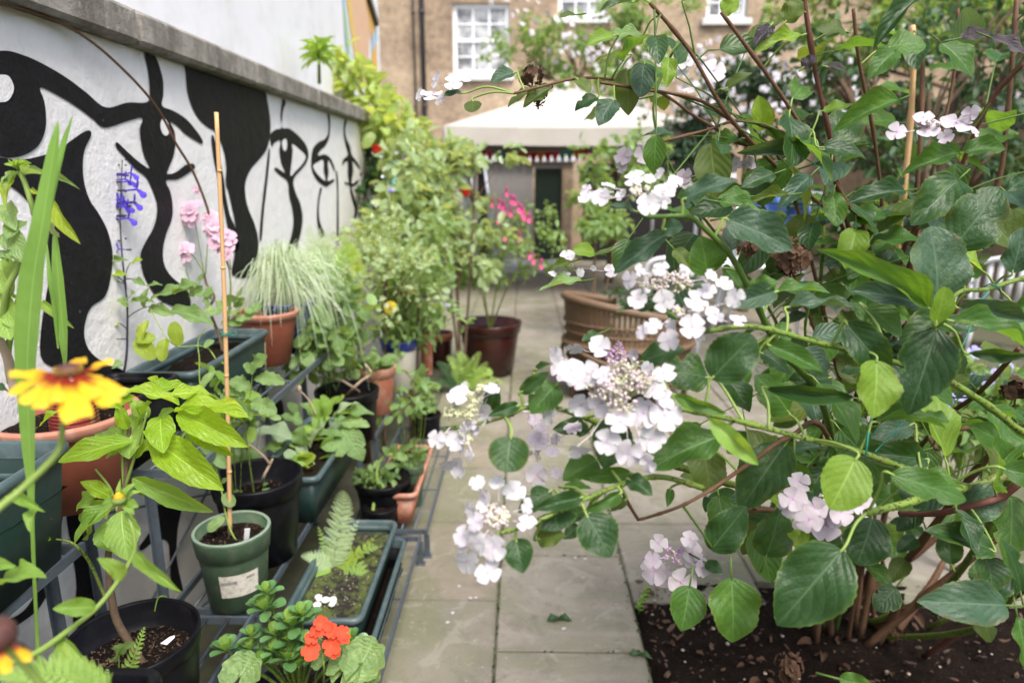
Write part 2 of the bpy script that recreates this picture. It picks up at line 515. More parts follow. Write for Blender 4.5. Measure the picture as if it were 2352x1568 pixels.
GEO_S = leaf_geo(.6, .8, 3, 1, .3, .6)             # small leaf, 12 faces
GEO_O = leaf_geo(.5, .5, 4, 1, .2, .5)             # oval
GEO_L = leaf_geo(.8, 1.1, 4, 1, .3, .8)            # lance
def rvec(n): 
    v = NPR.normal(size=(n, 3)); return v / np.linalg.norm(v, axis=1, keepdims=True)
def blob_points(n, c, rad, clumps=14, clump_r=.35, hollow=.0):
    """points in clumps spread through an ellipsoid"""
    c = np.array(c); rad = np.array(rad)
    cc = rvec(clumps) * (NPR.rand(clumps, 1) ** .45)
    k = NPR.randint(0, clumps, n)
    p = cc[k] * .85 + rvec(n) * (NPR.rand(n, 1) ** .5) * clump_r
    return c + p * rad, p
def crown(mb, n, c, rad, L, geo=None, clumps=14, clump_r=.35, up=.7, wl=.55, droop=0.2):
    P, q = blob_points(n, c, rad, clumps, clump_r)
    d = q * .8 + rvec(n) * .8; d[:, 2] -= droop
    nm = rvec(n) * .6; nm[:, 2] += up
    LL = L * (.65 + .7 * NPR.rand(n)); 
    leaf_cloud(mb, P, d, nm, LL, LL * wl, geo or GEO_S)
    return P
def twigs(mb, root, targets, r0, r1, n=5, sag=.0, jit=.03):
    for t in targets:
        t = Vector(t); root_ = Vector(root)
        m = root_.lerp(t, .5) + Vector(NPR.normal(size=3) * jit * (t - root_).length)
        m.z += (t - root_).length * .08
        mb.tube(smooth_pts([root_, m, t], 4), (r0, r1), n, cap=False)
# ================================================================== setting
# ---- materials
def m_render():
    b = NB('wall_render'); g = b.pos()
    big = b.noise(2.2, 5, .6, g); fine = b.noise(55, 5, .7, g); mid = b.noise(16, 4, .6, g)
    c = b.mix(big, (.70, .68, .655), (.80, .79, .78))
    st = b.ramp(mid, [(.35, .0), (.75, 1.0)])
    c = b.mix(b.math('MULTIPLY', st, .22), c, (.50, .47, .43))
    # splash dirt with its own ragged edge along the foot of the wall
    z = b.n('SeparateXYZ'); b.l(g, z.inputs[0])
    low = b.math('ADD', z.outputs[2], b.math('MULTIPLY', big, .5))
    dirt = b.ramp(low, [(.35, 1.0), (.95, 0.0)])
    c = b.mix(b.math('MULTIPLY', dirt, .55), c, (.30, .27, .23))
    b.set(Base_Color=c, Roughness=.85)
    b.bump(b.math('ADD', b.math('MULTIPLY', fine, .6), mid), .6, .009)
    return b.m
m_render()
def m_black():
    b = NB('mural_black'); g = b.pos()
    fine = b.noise(55, 5, .7, g); mid = b.noise(16, 4, .6, g)
    c = b.mix(mid, (.007, .007, .008), (.018, .017, .019))
    sp = b.ramp(b.noise(75, 3, .6, g), [(.70, 0), (.76, 1)])
    c = b.mix(b.math('MULTIPLY', sp, .5), c, (.22, .21, .20))
    b.set(Base_Color=c, Roughness=.55); b.p.inputs['Specular IOR Level'].default_value = .12
    b.bump(b.math('ADD', b.math('MULTIPLY', fine, .6), mid), .6, .009)
    return b.m
m_black()
def m_coping():
    b = NB('coping_concrete'); g = b.pos()
    mp = b.n('Mapping'); b.l(g, mp.inputs[0]); mp.inputs['Scale'].default_value = (9, 17, 2.2)
    streak = b.noise(1.0, 5, .65, mp.outputs[0])
    c = b.mix(b.noise(30, 5, .7, g), (.22, .20, .17), (.36, .335, .29))
    c = b.mix(b.math('MULTIPLY', b.ramp(streak, [(.46, 0), (.70, 1)]), .6), c, (.06, .05, .038))
    c = b.mix(b.math('MULTIPLY', b.ramp(b.noise(6, 7, .75, g), [(.42, 0), (.6, 1)]), .75), c, (.10, .09, .068))
    c = b.mix(b.math('MULTIPLY', b.ramp(b.noise(21, 5, .7, g), [(.56, 0), (.68, 1)]), .6), c, (.42, .40, .36))
    b.set(Base_Color=c, Roughness=.9); b.bump(b.noise(90, 5, .7, g), .7, .006)
m_coping()
m_plain('wall_white', (.74, .74, .76), .8, .08, 3, bump=.25, dirt=((.55, .56, .52), 4, .5))
def m_brick():
    b = NB('brick_stock'); g = b.pos()
    sp = b.n('SeparateXYZ'); b.l(g, sp.inputs[0])
    cb = b.n('CombineXYZ'); b.l(sp.outputs[0], cb.inputs[0]); b.l(sp.outputs[2], cb.inputs[1])
    t = b.n('TexBrick'); b.l(cb.outputs[0], t.inputs['Vector'])
    t.inputs['Scale'].default_value = 1.0; t.inputs['Brick Width'].default_value = .225; t.inputs['Row Height'].default_value = .075
    t.inputs['Mortar Size'].default_value = .010; t.inputs['Mortar Smooth'].default_value = .2; t.inputs['Bias'].default_value = -.1
    t.inputs['Color1'].default_value = (.46, .32, .19, 1); t.inputs['Color2'].default_value = (.27, .18, .11, 1); t.inputs['Mortar'].default_value = (.42, .36, .29, 1)
    n = b.noise(2.2, 7, .7, g)
    soot = b.ramp(n, [(.40, 0), (.64, 1)])
    xm = b.ramp(b.math('ADD', b.math('MULTIPLY', sp.outputs[0], .25), b.math('MULTIPLY', n, .6)), [(.0, 1), (.28, 0)])
    c = b.mix(b.math('MULTIPLY', b.math('MAXIMUM', b.math('MULTIPLY', soot, .55), b.math('MULTIPLY', xm, .6)), .9), t.outputs[0], (.17, .125, .095))
    big_ = b.ramp(b.noise(.9, 8, .7, g), [(.38, 0), (.62, 1)])
    c = b.mix(.45, c, b.mix(big_, (.15, .10, .065), (.60, .47, .31)))
    c = b.mix(.2, c, b.mix(b.ramp(b.noise(7, 4, .6, g), [(.4, 0), (.6, 1)]), (.10, .07, .05), (.62, .46, .29)))
    b.set(Base_Color=c, Roughness=.9); b.bump(t.outputs['Fac'], -.4, .01)
m_brick()
m_plain('frame_white', (.82, .82, .83), .45, .04, 8)
m_plain('stone_sill', (.62, .60, .57), .8, .1, 8)
def m_glass():
    b = NB('window_glass'); b.set(Base_Color=(.30, .31, .32), Roughness=.06); b.p.inputs['Specular IOR Level'].default_value = .9
    b.set(Base_Color=b.mix(b.ramp(b.noise(2.4, 3, .6, b.pos()), [(.42, 0), (.6, 1)]), (.10, .10, .10), (.50, .50, .49)))
m_glass()
m_plain('pipe_black', (.018, .018, .022), .35, .2, 6)
m_plain('paint_grey', (.33, .31, .29), .6, .08, 3, dirt=((.22, .20, .18), 5, .4))
m_plain('paint_green_black', (.012, .024, .018), .4, .2, 5)
m_plain('inside_shade', (.012, .011, .010), .9, .2, 5)  # near-black colour stands in for the shade inside the shed
m_plain('canvas_cream', (.44, .41, .36), .8, .12, 2, dirt=((.36, .33, .27), 1.5, .5))
m_plain('metal_pale', (.60, .62, .68), .35, .1, 10, metal=.3)
m_plain('rack_paint', (.072, .095, .118), .42, .25, 25, dirt=((.07, .045, .03), 60, .6))
m_plain('slab_mortar', (.09, .085, .055), .95, .25, 30, bump=.4, dirt=((.10, .13, .05), 9, .8))
def m_slab():
    b = NB('slab'); g = b.pos(); r = b.n('ObjectInfo').outputs['Random']
    c = b.mix(r, (.24, .212, .17), (.33, .292, .24))
    c = b.mix(b.math('MULTIPLY', b.ramp(r, [(.86, 0), (.90, 1)]), .55), c, (.30, .205, .165))
    n = b.noise(2.3, 6, .65, g); c = b.mix(b.math('MULTIPLY', b.ramp(n, [(.42, 0), (.66, 1)]), .65), c, (.11, .10, .075))
    c = b.mix(b.math('MULTIPLY', b.ramp(b.noise(1.3, 6, .7, g, 1.5), [(.42, 0), (.62, 1)]), .75), c, (.12, .135, .05))
    c = b.mix(b.math('MULTIPLY', b.ramp(b.noise(7, 6, .75, g, .8), [(.52, 0), (.70, 1)]), .6), c, (.07, .062, .048))
    tc = b.objco(); sx_ = b.n('SeparateXYZ'); b.l(tc, sx_.inputs[0]); ed = b.math('MAXIMUM', b.math('DIVIDE', b.math('ABSOLUTE', sx_.outputs[0]), .2615), b.math('DIVIDE', b.math('ABSOLUTE', sx_.outputs[1]), .31))
    ed = b.math('ADD', ed, b.math('MULTIPLY', b.math('SUBTRACT', b.noise(12, 4, .6, g), .5), .22))
    c = b.mix(b.math('MULTIPLY', b.ramp(ed, [(.92, 0), (1.0, 1)]), .45), c, (.08, .085, .04))
    sp_ = b.n('SeparateXYZ'); b.l(g, sp_.inputs[0]); al = b.math('SUBTRACT', b.math('MULTIPLY', b.noise(3.0, 6, .7, g, 1.2), 1.3), b.math('ADD', sp_.outputs[0], .55))
    c = b.mix(b.math('MULTIPLY', b.ramp(al, [(.15, 0), (.55, 1)]), .42), c, (.15, .165, .06))
    wt = b.ramp(b.noise(4.5, 7, .75, g, 2.0), [(.54, 0), (.60, 1)]); c = b.mix(b.math('MULTIPLY', wt, .35), c, (.40, .37, .31))
    sp = b.ramp(b.noise(26, 2, .5, g), [(.70, 0), (.74, 1)]); c = b.mix(b.math('MULTIPLY', sp, .5), c, (.50, .47, .42))
    c = b.mix(.30, c, b.mix(b.noise(140, 4, .7, g), (.07, .06, .05), (.34, .31, .26)))
    b.set(Base_Color=c, Roughness=.82); b.bump(b.math('ADD', b.noise(160, 4, .7, g), b.math('MULTIPLY', n, 2.0)), .3, .004)
m_slab()
def m_soil(name='soil', k=1.0):
    b = NB(name); g = b.pos()
    c = b.mix(b.noise(70, 5, .7, g), (.006 * k, .004 * k, .003 * k), (.032 * k, .021 * k, .015 * k))
    c = b.mix(b.math('MULTIPLY', b.ramp(b.noise(9, 4, .6, g), [(.4, 0), (.65, 1)]), .6), c, (.006 * k, .004 * k, .003 * k))
    ch = b.ramp(b.noise(120, 3, .6, g), [(.62, 0), (.68, 1)])
    c = b.mix(b.math('MULTIPLY', ch, .6), c, (.11 * k, .07 * k, .048 * k))
    b.set(Base_Color=c, Roughness=.95); b.p.inputs['Specular IOR Level'].default_value = .1; b.bump(b.math('ADD', b.noise(90, 5, .75, g), b.noise(35, 3, .6, g)), 1.0, .02)
m_soil(); 
def m_moss():
    b = NB('soil_moss'); g = b.pos()
    c = b.mix(b.ramp(b.noise(28, 4, .6, g), [(.42, 0), (.58, 1)]), (.03, .022, .018), (.13, .17, .035))
    b.set(Base_Color=c, Roughness=.95); b.bump(b.noise(110, 5, .75, g), 1.0, .02)
m_moss()
m_plain('chip_brown', (.085, .050, .032), .9, .4, 60)
m_plain('chip_pale', (.36, .29, .23), .8, .3, 60)
m_plain('pebble_white', (.80, .78, .76), .6, .1, 30)

# ---- ground and paving
m = MB(); m.add([(-60, -20, -.06), (60, -20, -.06), (60, 90, -.06), (-60, 90, -.06)], [(0, 1, 2, 3)])
g_ = struct(m.obj('ground', 'slab_mortar', None, False))
XJ, SW, SL = -.093, .523, .62
me_var = []; BX0_ = XJ + SW
for k in range(5):
    m = MB(); m.box((-SW / 2 + .004, -SL / 2 + .004, -.045), (SW / 2 - .004, SL / 2 - .004, 0), .005)
    me = m.mesh('slab', smooth=False); me.materials.append(MATS['slab']); me_var.append(me)
mm = MB(); mm.add([(-1.25, -1, -.05), (7.5, -1, -.05), (7.5, 16, -.05), (-1.25, 16, -.05)], [(0, 1, 2, 3)])
pav = struct(mm.obj('paving', 'slab_mortar', None, False)); BASE[pav.name] = (0, 0, 0)
mj = MB(); mj.add([(-1.25, -1, -.008), (BX0_ , -1, -.008), (BX0_, 16, -.008), (-1.25, 16, -.008)], [(0, 1, 2, 3)]); mj.add([(BX0_ + .0, 2.5, -.008), (7.5, 2.5, -.008), (7.5, 16, -.008), (BX0_ + .0, 16, -.008)], [(0, 1, 2, 3)]); mj.obj('joint_mortar', 'slab_mortar', pav, False)
rr = random.Random(3)
for i in range(-2, 11):
    for j in range(-2, 24):
        x, y = XJ + SW * (i + .5), 2.06 + SL * (j + .5) + (.29 if i % 2 and i != 0 else 0)
        if x > .44 and y < 2.5 + .1: continue
        if x < -.7 and y < 6: continue
        if abs(x) > .42 * y + 1.0: continue
        M = Matrix.Translation((x, y, rr.uniform(-.0025, .0025))) @ Euler((rr.uniform(-.003, .003), rr.uniform(-.003, .003), 0)).to_matrix().to_4x4()
        if x > .44 and y - SL / 2 < 2.5:
            pass
        inst('slab', me_var[(i + j * 3) % 5], pav, M)
# gap-filling slabs along the bed's far edge, cut to fit
for i in range(1, 11):
    x = XJ + SW * (i + .5)
    off = .29 if i % 2 else 0
    j0 = -2
    while 2.06 + SL * (j0 + .5) + off < 2.6: j0 += 1
    y1 = 2.06 + SL * j0 + off
    if y1 - 2.5 > .03:
        mc = MB(); mc.box((x - SW / 2 + .004, 2.5, -.045), (x + SW / 2 - .004, y1 - .004, 0), .005)
        o = mc.obj('slab', 'slab', pav, False)
# ---- planting bed
def soil_sheet(name, x0, x1, y0, y1, z, n=60, amp=.03, mat='soil'):
    m = MB(); vs, fs = [], []
    nx, ny = n, int(n * (y1 - y0) / (x1 - x0)) + 2
    ph = NPR.rand(6) * 6
    for j in range(ny + 1):
        for i in range(nx + 1):
            x = x0 + (x1 - x0) * i / nx; y = y0 + (y1 - y0) * j / ny
            e = min(i, nx - i, j, ny - j)
            h = amp * (math.sin(x * 9 + ph[0]) * math.sin(y * 8 + ph[1]) * .5 + math.sin(x * 23 + ph[2]) * math.sin(y * 21 + ph[3]) * .3 + NPR.rand() * .5)
            vs.append((x, y, z + (h if e else -amp * .5)))
    for j in range(ny):
        for i in range(nx):
            a = j * (nx + 1) + i; fs.append((a, a + 1, a + nx + 2, a + nx + 1))
    m.add(vs, fs); return m.obj(name, mat)
BX0 = XJ + SW + .004
bed = struct(soil_sheet('planting_bed', BX0 + .006, 3.6, -.6, 2.5, -.018, 90, .03))
m = MB()
for k in range(1300):
    x, y = BX0 + .03 + random.random() ** 1.3 * 2.2, 1.1 + random.random() * 1.38
    L = random.choice([.003, .004, .005, .007, .012]) * random.uniform(.7, 1.4)
    M = Matrix.Translation((x, y, -.002 + random.random() * .014)) @ Euler((random.uniform(-.6, .6), random.uniform(-.6, .6), random.random() * 6)).to_matrix().to_4x4()
    m.shard(M, L * 1.25)
for k in range(60):
    m.shard(Matrix.Translation((BX0 - random.random() ** 2 * .09, 1.2 + random.random() * 1.3, .003)) @ Matrix.Rotation(random.random() * 6, 4, 'Z'), random.uniform(.0015, .004))
tag(m.obj('bark_chippings', 'chip_brown', None, False), 'scattered brown bark chips and twigs lying on the dark bed soil', 'bark chips', kind='stuff')
m = MB()
for k in range(170):
    x, y = BX0 + .03 + random.random() ** 1.3 * 2.0, 1.1 + random.random() * 1.38
    m.ball((x, y, -.002 + random.random() * .01), random.uniform(.003, .008), 7, 5, sz=random.uniform(.35, .8))
tag(m.obj('gravel', 'chip_pale', None), 'pale pebbles and leaf scraps strewn over the dark bed soil', 'gravel', kind='stuff')
m = MB(); gq = leaf_geo(.55, .75, 5, 2, .5, 1.2, wave=.5)
for k in range(75):
    x, y = BX0 + .04 + random.random() ** 1.2 * 1.9, 1.25 + random.random() * 1.2; a = random.random() * 6.28; L = random.uniform(.025, .06)
    M = basis(Vector((x, y, .008)), (math.cos(a), math.sin(a), random.uniform(-.1, .3)), (random.gauss(0, .5), random.gauss(0, .5), 1), L * .55, L); m.add([M @ Vector(v) for v in gq[0]], gq[1], gq[2], random.random())
tag(m.obj('leaf_litter', 'petal_brown'), 'curled dry brown leaves littering the soil under the hydrangea', 'leaf litter', kind='stuff')
wd = thing('weed', tuple(on_z('C', 2050, 1290, 0)), 'small green weed sprouting at the corner of the soil bed', 'weed')
for k in range(3):
    p = on_z('C', 2010 + 30 * k, 1300 - 70 * k, .0); mw = MB(); mw.tube([p, p + Vector((.004, 0, .045))], .0012, 5); mw.obj('stem', 'stem_lime', wd)
    mw = MB()
    for j in range(9):
        a = j * 2.4; gq2 = leaf_geo(.5, .5, 4, 1, .2, .4); M = basis(p + Vector((.002, 0, .012 + .004 * j)), (math.cos(a), math.sin(a), .4), (0, 0, 1), .012, .018); mw.add([M @ Vector(v) for v in gq2[0]], gq2[1], gq2[2])
    mw.obj('foliage', 'leaf_fresh', wd)
m = MB(); rj = random.Random(12)
for k in range(380):
    if rj.random() < .55: x, y = XJ + rj.gauss(0, .005), rj.uniform(1.5, 5.5)
    elif rj.random() < .5: x, y = XJ + SW + rj.gauss(-.006, .005), rj.uniform(1.3, 4.5)
    else: x, y = rj.uniform(-.6, .42), 2.06 + SL * rj.randrange(0, 5) + rj.gauss(0, .005)
    r_ = rj.uniform(.002, .0065); m.ball((x, y, -.001), r_, 6, 4, rj.random(), .45)
tag(m.obj('moss', 'soil_moss'), 'tiny cushions of moss growing along the joints of the path paving', 'moss', kind='stuff')
# fallen petals on the path
pm = MB(); 
for k, (f, x, y) in enumerate([('C', 260, 1278), ('C', 1525, 788), ('C', 1415, 785), ('C', 315, 1050), ('C', 410, 1150), ('C', 495, 1155), ('C', 1325, 1435), ('B', 800, 690), ('C', 200, 1390)]):
    p = on_z(f, x, y, .004)
    gq = leaf_geo(.5, .4, 4, 2, .1, .2)
    a = random.random() * 6
    M = basis(p, (math.cos(a), math.sin(a), 0), (0, 0, 1), .013, .016)
    mk = MB(); mk.add([M @ Vector(v) for v in gq[0]], gq[1], gq[2])
    o = mk.obj('fallen_petal', 'petal_white'); tag(o, 'tiny fallen white petal lying flat on the grey path paving', 'petal', 'fallen petals on the path')
# two dark fallen leaves on the slabs
for k, (x, y, s, lab) in enumerate([(1150, 1370, .10, 'dry dark leaf scrap on the paving nearest the dangling white flower head'), (2215, 1375, .08, 'dry dark leaf scrap on the slab right beside the soil bed edge')]):
    p = on_z('C' if k == 0 else '8', x, y, .006)
    gq = leaf_geo(.5, .7, 8, 2, .35, .4, wave=.5)
    M = basis(p, (1, .15 - .3 * k, 0), (0, 0, 1), s * .25, s)
    mk = MB(); mk.add([M @ Vector(v) for v in gq[0]], gq[1], gq[2])
    tag(mk.obj('fallen_leaf', 'leaf_deep'), lab, 'leaf', 'fallen leaves on the path')

# ---- mural wall with coping
WX, WEND = -1.2, 5.6
CB, CT = 1.985, 2.085
wall = thing('garden_wall', (WX, 2.5, 0), 'white rendered garden wall painted with big black cartoon eyes along the path', 'wall')
m = MB(); ny = 60
vs = [(WX, -1.5, -.05), (WX, WEND, -.05), (WX, WEND, CB), (WX, -1.5, CB), (WX - .22, -1.5, -.05), (WX - .22, WEND, -.05), (WX - .22, WEND, CB), (WX - .22, -1.5, CB)]
m.add(vs, [(0, 1, 2, 3), (1, 5, 6, 2), (5, 4, 7, 6), (4, 0, 3, 7)])
m.obj('masonry', 'wall_render', wall, False)
yy = -1.5
while yy < WEND - .05:
    L = min(.92, WEND + .03 - yy)
    m = MB(); m.box((WX - .26, yy + .003, CB + .002), (WX + .055, yy + L - .003, CT), .012)
    # sloping wash on top
    m.add([(WX + .040, yy + .004, CT), (WX + .040, yy + L - .004, CT), (WX - .26, yy + L - .004, CT + .045), (WX - .26, yy + .004, CT + .045)], [(0, 1, 2, 3)])
    m.obj('coping_stone', 'coping_concrete', wall, False)
    yy += L
# painted shapes, each a thin coat of paint on the render
def paint(name, pts, mat='mural_black', off=.003, n=6, sharp=()):
    P = [on_x(f, x, y, WX) for (f, x, y) in pts]
    S = smooth_pts(P, n, True)
    S = [Vector((WX + off, p.y, min(p.z, CB - .002))) for p in S]
    from mathutils.geometry import tessellate_polygon
    tri = tessellate_polygon([[Vector((p.y, p.z, 0)) for p in S]])
    m = MB(); m.add(S, [tuple(t) for t in tri])
    o = m.obj(name, mat, wall, False)
    me = o.data
    for p in me.polygons:
        if p.normal.x < 0: p.flip()
    me.update()
    return o
q1 = lambda L: [('1', x, y) for x, y in L]
qd = lambda L: [('d', x, y) for x, y in L]
# big eye: lid sweeping to the inner corner, running into the second eye's brow
paint('mural_shape', q1([(-500, 520), (-250, 400), (0, 342), (150, 372), (300, 440), (450, 530), (570, 620), (705, 722), (850, 690), (985, 685), (1000, 600), (990, 480), (968, 370), (990, 335), (1020, 345), (1060, 430), (1090, 540), (1092, 640), (1085, 712),
    (1160, 745), (1240, 795), (1300, 860), (1350, 930), (1355, 968), (1310, 945), (1240, 900), (1190, 850), (1140, 822), (1165, 880), (1175, 960), (1160, 1050), (1128, 1130), (1120, 1170), (1180, 1155), (1240, 1110), (1290, 1100), (1305, 1128), (1260, 1165), (1190, 1205), (1112, 1215),
    (1140, 1290), (1155, 1380), (1150, 1470), (1110, 1580), (1090, 1680), (1100, 1780), (1150, 1860), (1260, 1960), (1260, 2080), (1080, 2020), (985, 1900), (945, 1790), (940, 1700), (975, 1620), (1020, 1540), (1045, 1460), (1048, 1370), (1020, 1280), (975, 1190),
    (900, 1130), (820, 1040), (775, 990), (780, 955), (850, 1020), (930, 1090), (1000, 1132), (960, 1040), (938, 930), (935, 860), (950, 793), (850, 815), (700, 858), (620, 800), (520, 725), (400, 650), (265, 588), (290, 680), (302, 780), (295, 880), (250, 980), (160, 1040), (60, 1060), (0, 1050), (-200, 1000), (-400, 800)]))
paint('mural_shape', q1([(-120, 520), (0, 503), (50, 520), (78, 590), (60, 650), (20, 685), (-60, 680), (-140, 620)]), 'wall_render', .0055)
# lower lid of the big eye and the trail running down from it
paint('mural_shape', q1([(-300, 1020), (-100, 1045), (0, 1058), (120, 1075), (260, 1050), (380, 1010), (470, 945), (560, 885), (600, 880), (605, 915), (565, 1000), (550, 1100), (560, 1230), (600, 1350), (660, 1440), (720, 1560), (750, 1700), (740, 1850), (700, 1990), (610, 2060),
    (570, 2150), (560, 2260), (600, 2360), (700, 2440), (840, 2500), (900, 2620), (780, 2660), (560, 2560), (380, 2480), (270, 2400), (270, 2200), (300, 2000), (330, 1800), (290, 1640), (300, 1560), (240, 1420), (130, 1300), (40, 1240), (-80, 1200), (-300, 1180)]))
# highlight of the second eye
paint('mural_shape', q1([(1075, 805), (1100, 800), (1122, 840), (1125, 890), (1105, 912), (1080, 895), (1068, 850)]), 'wall_render', .0055)
# big dark drop hanging from the coping
paint('mural_shape', q1([(1243, 400), (1245, 500), (1255, 620), (1290, 730), (1340, 810), (1400, 860), (1440, 885), (1480, 960), (1505, 1040), (1515, 1130), (1512, 1230), (1530, 1290), (1555, 1400), (1575, 1500), (1580, 1600), (1570, 1720), (1560, 1850), (1700, 1850), (1735, 1720), (1730, 1600),
    (1705, 1500), (1668, 1410), (1648, 1330), (1645, 1230), (1680, 1140), (1740, 1070), (1790, 1000), (1812, 900), (1812, 800), (1795, 690), (1765, 600), (1600, 520), (1400, 450)]))
paint('mural_shape', q1([(1415, 930), (1432, 920), (1470, 1060), (1500, 1200), (1515, 1320), (1540, 1440), (1580, 1540), (1600, 1660), (1560, 1680), (1520, 1500), (1490, 1340), (1460, 1200), (1430, 1060)]))
paint('mural_shape', q1([(1800, 1010), (1810, 1030), (1795, 1200), (1770, 1420), (1755, 1600), (1740, 1600), (1752, 1420), (1778, 1200)]))
# third eye
paint('mural_shape', q1([(1900, 665), (1918, 690), (1900, 740), (1892, 800), (1894, 860), (1940, 865), (2000, 910), (2050, 970), (2070, 1030), (2062, 1080), (2030, 1130), (1980, 1185), (1968, 1230), (1985, 1300), (2015, 1370), (2030, 1450), (2025, 1530), (2000, 1640), (1960, 1760), (1900, 1760), (1950, 1600), (1968, 1500), (1960, 1400), (1940, 1320), (1928, 1220),
    (1880, 1180), (1842, 1140), (1850, 1125), (1890, 1150), (1912, 1160), (1885, 1090), (1875, 1010), (1880, 945), (1840, 960), (1825, 985), (1812, 940), (1815, 900), (1850, 870), (1888, 858), (1882, 780), (1890, 700)]))
paint('mural_shape', q1([(1958, 970), (2010, 1010), (2046, 1050), (2030, 1095), (1980, 1150), (1945, 1180), (1955, 1080), (1960, 1010)]), 'wall_render', .0055)
paint('mural_shape', q1([(1895, 940), (1915, 935), (1922, 975), (1912, 1015), (1895, 1000), (1888, 960)]), 'wall_render', .0055)
# fourth eye
paint('mural_shape', q1([(2198, 770), (2212, 775), (2216, 850), (2208, 930), (2180, 985), (2150, 1010), (2135, 1045), (2180, 1038), (2215, 1060), (2240, 1110), (2248, 1150), (2238, 1140), (2210, 1080), (2200, 1100), (2206, 1160), (2198, 1215), (2235, 1205), (2242, 1218), (2200, 1250), (2180, 1252), (2130, 1215), (2095, 1150), (2088, 1080), (2100, 1000), (2140, 955), (2180, 935), (2200, 900), (2205, 840)]))
paint('mural_shape', q1([(2098, 1115), (2130, 1090), (2165, 1080), (2168, 1150), (2180, 1212), (2150, 1195), (2115, 1155)]), 'wall_render', .0055)
paint('mural_shape', q1([(2150, 1262), (2160, 1270), (2145, 1340), (2140, 1430), (2150, 1500), (2180, 1580), (2150, 1590), (2130, 1500), (2128, 1400), (2138, 1310)]))
paint('mural_shape', q1([(2255, 1160), (2265, 1165), (2272, 1300), (2272, 1600), (2260, 1600), (2262, 1300)]))
# fifth eye
q2 = lambda L: [('2', x, y) for x, y in L]
paint('mural_shape', q2([(302, 800), (312, 815), (300, 870), (310, 930), (335, 985), (345, 1040), (372, 1075), (395, 1115), (400, 1135), (375, 1110), (352, 1085), (356, 1150), (345, 1210), (350, 1235), (385, 1210), (392, 1222), (362, 1252), (345, 1258), (362, 1320), (385, 1390), (380, 1450), (362, 1490), (355, 1480), (365, 1410), (350, 1350), (335, 1290), (332, 1252), (300, 1235), (300, 1222), (325, 1228), (318, 1170), (318, 1090), (300, 1090), (280, 1112), (290, 1070), (318, 1040), (305, 980), (292, 910), (292, 840)]))

qM = lambda L: [('M', x, y) for x, y in L]
paint('mural_shape', qM([(430, 150), (640, 100), (600, 400), (560, 700), (520, 900), (400, 1120), (250, 1250), (80, 1350), (-100, 1420), (-100, 1330), (200, 1180), (340, 1000), (400, 750), (440, 450)]))
paint('mural_shape', qM([(690, -60), (820, -60), (870, 400), (930, 700), (980, 1060), (960, 1300), (760, 1300), (790, 900), (740, 500), (690, 200)]))
paint('mural_shape', qM([(1600, -60), (1900, -60), (1850, 300), (1840, 600), (1890, 860), (1900, 950), (1790, 900), (1765, 600), (1740, 430), (1620, 420), (1480, 520), (1450, 480), (1560, 300)]))
paint('mural_shape', q1([(1840, 2700), (1890, 2690), (1905, 2800), (1900, 2980), (1930, 3100), (1860, 3100), (1870, 2950), (1850, 2840)]))
# ---- rendered house wall above the coping
uw = thing('house_wall', (-1.62, 2, 0), 'tall white rendered house wall rising above the concrete coping', 'wall')
m = MB(); m.box((-1.9, -1.5, 0), (-1.46, 5.93, 4.6)); m.obj('masonry', 'wall_white', uw, False)
# painted end wall: stripes of colour
pw = thing('striped_wall', (-1.62, 5.6, 0), 'far end wall painted with tapering blue, yellow, peach and orange stripes', 'wall')
m = MB(); m.box((-1.9, 5.942, 0), (-1.46, 7.4, 3.6)); m.obj('masonry', 'wall_white', pw, False)
for nm, c in (('stripe_blue', (.36, .55, .68)), ('stripe_green', (.35, .55, .30)), ('stripe_yellow', (.75, .52, .12)), ('stripe_peach', (.68, .44, .28)), ('stripe_orange', (.72, .42, .10)), ('stripe_sky', (.50, .66, .76))):
    m_plain(nm, c, .7, .1, 12)
def stripe(mat, pts, off=.003):
    P = [on_x('2', x, y, -1.46) for x, y in pts]
    P = [Vector((-1.46 + off, max(5.95, min(7.39, p.y)), p.z)) for p in P]
    m = MB(); m.add(P, [tuple(range(len(P)))]); o = m.obj('painted_stripe', mat, pw, False)
    for p in o.data.polygons:
        if p.normal.x < 0: p.flip()
stripe('stripe_sky', [(252, -60), (300, -60), (330, 330), (370, 420), (360, 620), (262, 640)])
stripe('stripe_blue', [(262, -60), (290, -60), (312, 250), (300, 330), (270, 360)], .006)
stripe('stripe_green', [(286, 60), (296, 60), (330, 300), (318, 380), (300, 260)], .008)
stripe('stripe_yellow', [(300, -60), (328, -60), (372, 320), (405, 520), (400, 600), (368, 420)], .006)
stripe('stripe_peach', [(330, -60), (430, -60), (470, 180), (450, 560), (412, 560), (374, 320)], .004)
stripe('stripe_orange', [(430, -60), (455, -60), (505, 150), (520, 560), (470, 560), (482, 300)], .006)
stripe('stripe_blue', [(478, 260), (505, 170), (515, 260), (480, 360)], .009)
m = MB(); a = on_x('2', 445, -40, -1.45); b_ = on_x('2', 508, 160, -1.45)
m.bar(a, b_, .06, .06); m.obj('roof_edge', 'pipe_black', pw, False)
# ================================================================== far end of the yard
FY = 15.0
house = thing('brick_house', (1, FY, 0), 'yellow stock brick house with white sash windows closing the far end', 'house')
wins = []
def win_rect(f, x0, y0, x1, y1):
    a, c = on_y(f, x0, y1, FY), on_y(f, x1, y0, FY); return (a.x, c.x, a.z, c.z)
W1 = win_rect('2', 1030, 20, 1408, 500)
W2 = win_rect('2', 1735, -330, 2075, 115)
W3 = win_rect('3', 350, -300, 640, 120)
W4 = win_rect('3', 2240, 540, 2480, 1150)
W5 = win_rect('3', 1650, -500, 1990, -60)
holes = [W1, W2, W3, W4, W5]
